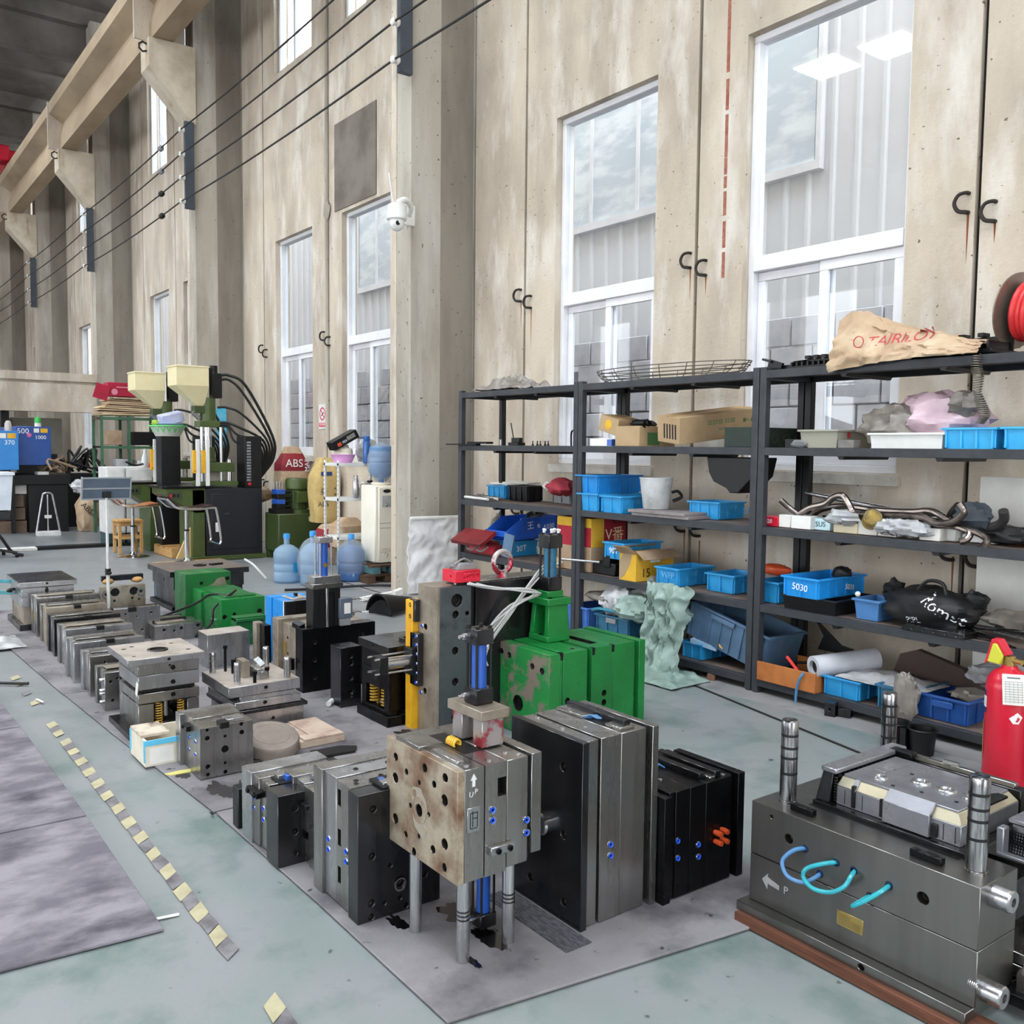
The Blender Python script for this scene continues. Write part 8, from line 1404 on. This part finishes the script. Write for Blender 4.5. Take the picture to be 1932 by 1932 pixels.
# concrete lintel across the far end, grey cabinet and a black slab standing in for shade in the openings behind
ln = struct(G().box(-21.6, -21.25, -6, 4.72, 2.14, 2.72).box(-21.6, -21.32, -6, 4.72, 2.72, 2.78).box(-21.6, -21.23, -6, 4.72, 2.78, 2.95).build('beam_far', concrete)); 
G().box(-23.5, -23.3, -6, 3.0, 0, 2.14).build('back_panel', concrete, ln); G().box(-23.3, -21.6, 2.95, 3.1, 0, 2.14).build('opening_shade', black_m, ln); struct(ln)
gc = thing('control_cabinet', 'grey electrical cabinet with a warning triangle under the concrete beam', 'cabinet', (-21.9, 3.20, .0)); G().box(-.4, 0, 0, .95, 1.25, 2.02).build('cabinet_body', mat('olive grey cabinet', '#77756a', '#6b695f', .5, scale=4), gc, .006); G().box(-.3, -.02, .1, .85, 0, 1.25).build('cabinet_stand', black_m, gc); text('\u25B3', .22, (.001, .45, 1.72), '+x', black_m, gc)
fan_ = thing('wall_fan', 'pale round fan at the left edge above the blue machines', 'fan', (-14.5, 1.62, 2.42)); G().tube([(0, .16*cos(a), .16*sin(a)) for a in [2*pi*i/24 for i in range(24)]], .02, 8, closed=True).build('fan_guard', whitem, fan_); G().lathe([(.05, -.03), (.05, .03)], axis='x', seg=14).build('fan_hub', whitem, fan_)
for i in range(5): a = 2*pi*i/5; G().rbox((0, .08*cos(a), .08*sin(a)), (.01, .12, .06), (a, 0, .3)).build('fan_blade', greyl, fan_)
G().tube([(-.02, .0, -.16), (-.1, .12, -.45), (-.2, .3, -.75)], .018, 6, sub=3).build('fan_arm', black_m, fan_)
# ================================================================== ON THE WALL: camera, sign, insulators and wires
sg = thing('no_smoking_sign', 'white no smoking sign with a red strip on the wall panel', 'sign', (-11.80, 5.452, 1.72)); G().box(0, .235, 0, .008, 0, .335).build('sign_plate', white, sg); G().lathe([(.072, 0), (.072, .002), (.088, .002), (.088, 0)], (.118, .0, .205), '-y', 28, closed=True).build('red_ring', redb, sg); G().rbox((.118, -.001, .205), (.165, .002, .014), (0, rad(45), 0)).build('red_slash', redb, sg); G().rbox((.118, -.0005, .20), (.09, .001, .016), (0, rad(-30), 0)).build('black_cigarette', ink_k, sg); rs = G().box(.012, .222, -.002, 0, .03, .085).build('red_strip', redb, sg); text('禁止吸烟', .042, (.117, -.003, .058), '-y', ink_w, sg)
cmr = thing('security_camera', 'white dome security camera with an aerial on the concrete column', 'camera', (-8.06, 4.67, 3.75)); G().box(0, .03, -.07, .07, -.10, .10).build('wall_plate', white, cmr, .006); G().tube([(.02, 0, .0), (.10, -.02, .06), (.16, -.12, .10), (.14, -.20, .06)], .028, 10, sub=5).build('bracket_arm', white, cmr); G().lathe([(.05, .06), (.085, .04), (.095, -.02), (.098, -.09), (.09, -.10)], (.14, -.20, .0), seg=24).build('camera_housing', white, cmr); G().blob((.14, -.20, -.12), (.075, .075, .085), 0, 1, 20, 14).build('dome', white, cmr); G().lathe([(.022, 0), (.022, .006), (.0001, .006)], (.205, -.225, -.14), 'x', 14).build('lens', black_p, cmr); G().cyl((.14, -.24, .05), (.17, -.30, .32), .009, seg=8).build('aerial', white, cmr)
WZ = (5.18, 5.53, 5.88, 6.24)
ins = G(); ins.lathe([(.012, 0), (.035, .004), (.040, .02), (.026, .032), (.024, .045), (.038, .056), (.040, .074), (.03, .085), (.012, .088)], axis='-y', seg=14); im = ins.mesh('insulator', mat('white porcelain', '#e3e1dc', '#d1cec8', .2, scale=8, coat=.5))
for k in range(5):
    X = -8.057-MOD*k; b = thing('insulator_bar', ['nearest slate insulator bar on the first concrete column', 'slate insulator bar on the second concrete column', 'slate insulator bar on the third concrete column', 'slate insulator bar on the fourth concrete column', 'farthest slate insulator bar'][k], 'bracket', (X, 4.62, 5.08), group='insulator bars'); G().box(-.02, .04, -.06, .08, 0, 1.30).build('bar', mat('slate steel bar', '#3c444e', '#343b44', .5, scale=6), b, .003)
    for z in WZ: link('insulator', im, b, loc=(.02, -.06, z-5.08))
for j, z in enumerate(WZ):
    g = G(); P = []
    xs_ = [3.0]+[-8.03-MOD*k for k in range(5)]+[-46]
    for a, b in zip(xs_, xs_[1:]):
        for i in range(10):
            f = i/10; P.append((a+(b-a)*f, 4.50, z-.05*4*f*(1-f)*(abs(b-a)/MOD)**.5))
    P.append((-46, 4.50, z)); g.tube(P, .012, 6)
    one(g, 'bare_wire', rubber, ['lowest bare wire strung along the insulator bars', 'second bare wire from below along the insulator bars', 'third bare wire from below along the insulator bars', 'topmost bare wire strung along the insulator bars'][j], 'wire')
    one(G().lathe([(.01, -.05), (.045, -.03), (.045, .03), (.01, .05)], axis='x', seg=12), 'wire_clamp', rubber if j < 2 else greyp, ['round clamp on the lowest bare wire beyond the second column', 'round clamp on the second lowest bare wire', 'round clamp on the third bare wire', 'round clamp on the topmost bare wire'][j], 'clamp', (-15.6, 4.50, z-.03))
# crumpled white wrap round the column foot, black hood and cables on the floor
def foil(u, v): k = noise.noise(Vector((u*5, v*6, 3)))+.6*noise.noise(Vector((u*11, v*13, 8))); return (-8.02+.03*k+.03*v, 4.66+.64*u+.02*k, .02+.76*v+.01*k)
one(G().sheet(foil, 30, 34, .006), 'white_wrap', whitefoil, 'crumpled white sheet hung round the foot of the concrete column', 'sheet'); one(G().cyl((-8.0, 4.68, .78), (-8.0, 5.3, .775), .02, seg=10), 'white_tube', white, 'white tube along the upper edge of the crumpled sheet', 'tube')
q = fl(765, 1160, 0); bh = thing('black_hood', 'black moulded hood lying on the floor by the column', 'hood', (q.x-.16, q.y-.02, 0.002), rad(20)); 
def hood(u, v): a = pi*(.05+.9*u); r_ = .15*(1-.45*v); return (.06+v*.0+.13*sin(a)*(1-.5*v)-.1*v, -.30+.55*v+.0, .02+.0+r_*1.25*sin(a)*(1-.35*v))  if 0 else (-r_*cos(a), -.22+.44*v, .004+r_*sin(a)*1.3)
G().sheet(hood, 20, 14, .012).build('hood_shell', black_p, bh); G().sheet(lambda u, v: (-.13+.26*u, -.20+.03*sin(u*pi), .006+.13*v*sin(pi*(.1+.8*u))), 12, 8, .008).build('hood_front', black_p, bh)
q = fl(690, 1136, 0); one(G().tube([(0, 0, .02), (.05, .25, .015), (.12, .55, .02), (.25, .85, .03), (.4, 1.15, .02)], .014, 7, sub=4), 'air_gun', black_m, 'thin black air line stretched over the floor to the hood', 'hose', (q.x-1.0, q.y-.4, 0)); q = fl(715, 1130, 0); one(G().rbox((0, 0, .03), (.06, .42, .035), (.05, 0, .15)).rbox((.02, .2, .05), (.05, .1, .06), (.2, .1, .2)), 'white_rag', paper, 'white rag lying before the black hood', 'rag', (q.x, q.y, 0))
q = fl(20, 1215, 0); one(G().sheet(crumple(.5, .34, .05, 51, 4), 20, 14, .004), 'white_film', plastic_sheet, 'scrap of white film lying by the mat at the left edge', 'film', (q.x, q.y-.1, .012)); one(G().tube([(0, 0, .015), (.25, .12, .012), (.6, .12, .012), (.8, .3, .012), (1.0, .55, .012)], .010, 6, sub=4), 'black_cable', rubber, 'thin black cable curling across the floor at the left edge', 'cable', (-7.3, .42, .002))
for px, py, l, a, z in ((345, 1470, .10, .3, .001), (316, 1730, .07, 1.4, .001), (75, 1325, .10, .2, .001)):
    q = fl(px, py, .001); one(G().box(-l/2, l/2, -.007, .007, 0, .0025), 'film_strip', white, {345: 'tiny white strip on the floor between the tape and mat', 316: 'small white strip at the exposed mat corner', 75: 'thin white strip across the far tape'}[px], 'strip', (q.x, q.y, .0012 if px != 75 else .0105), a)
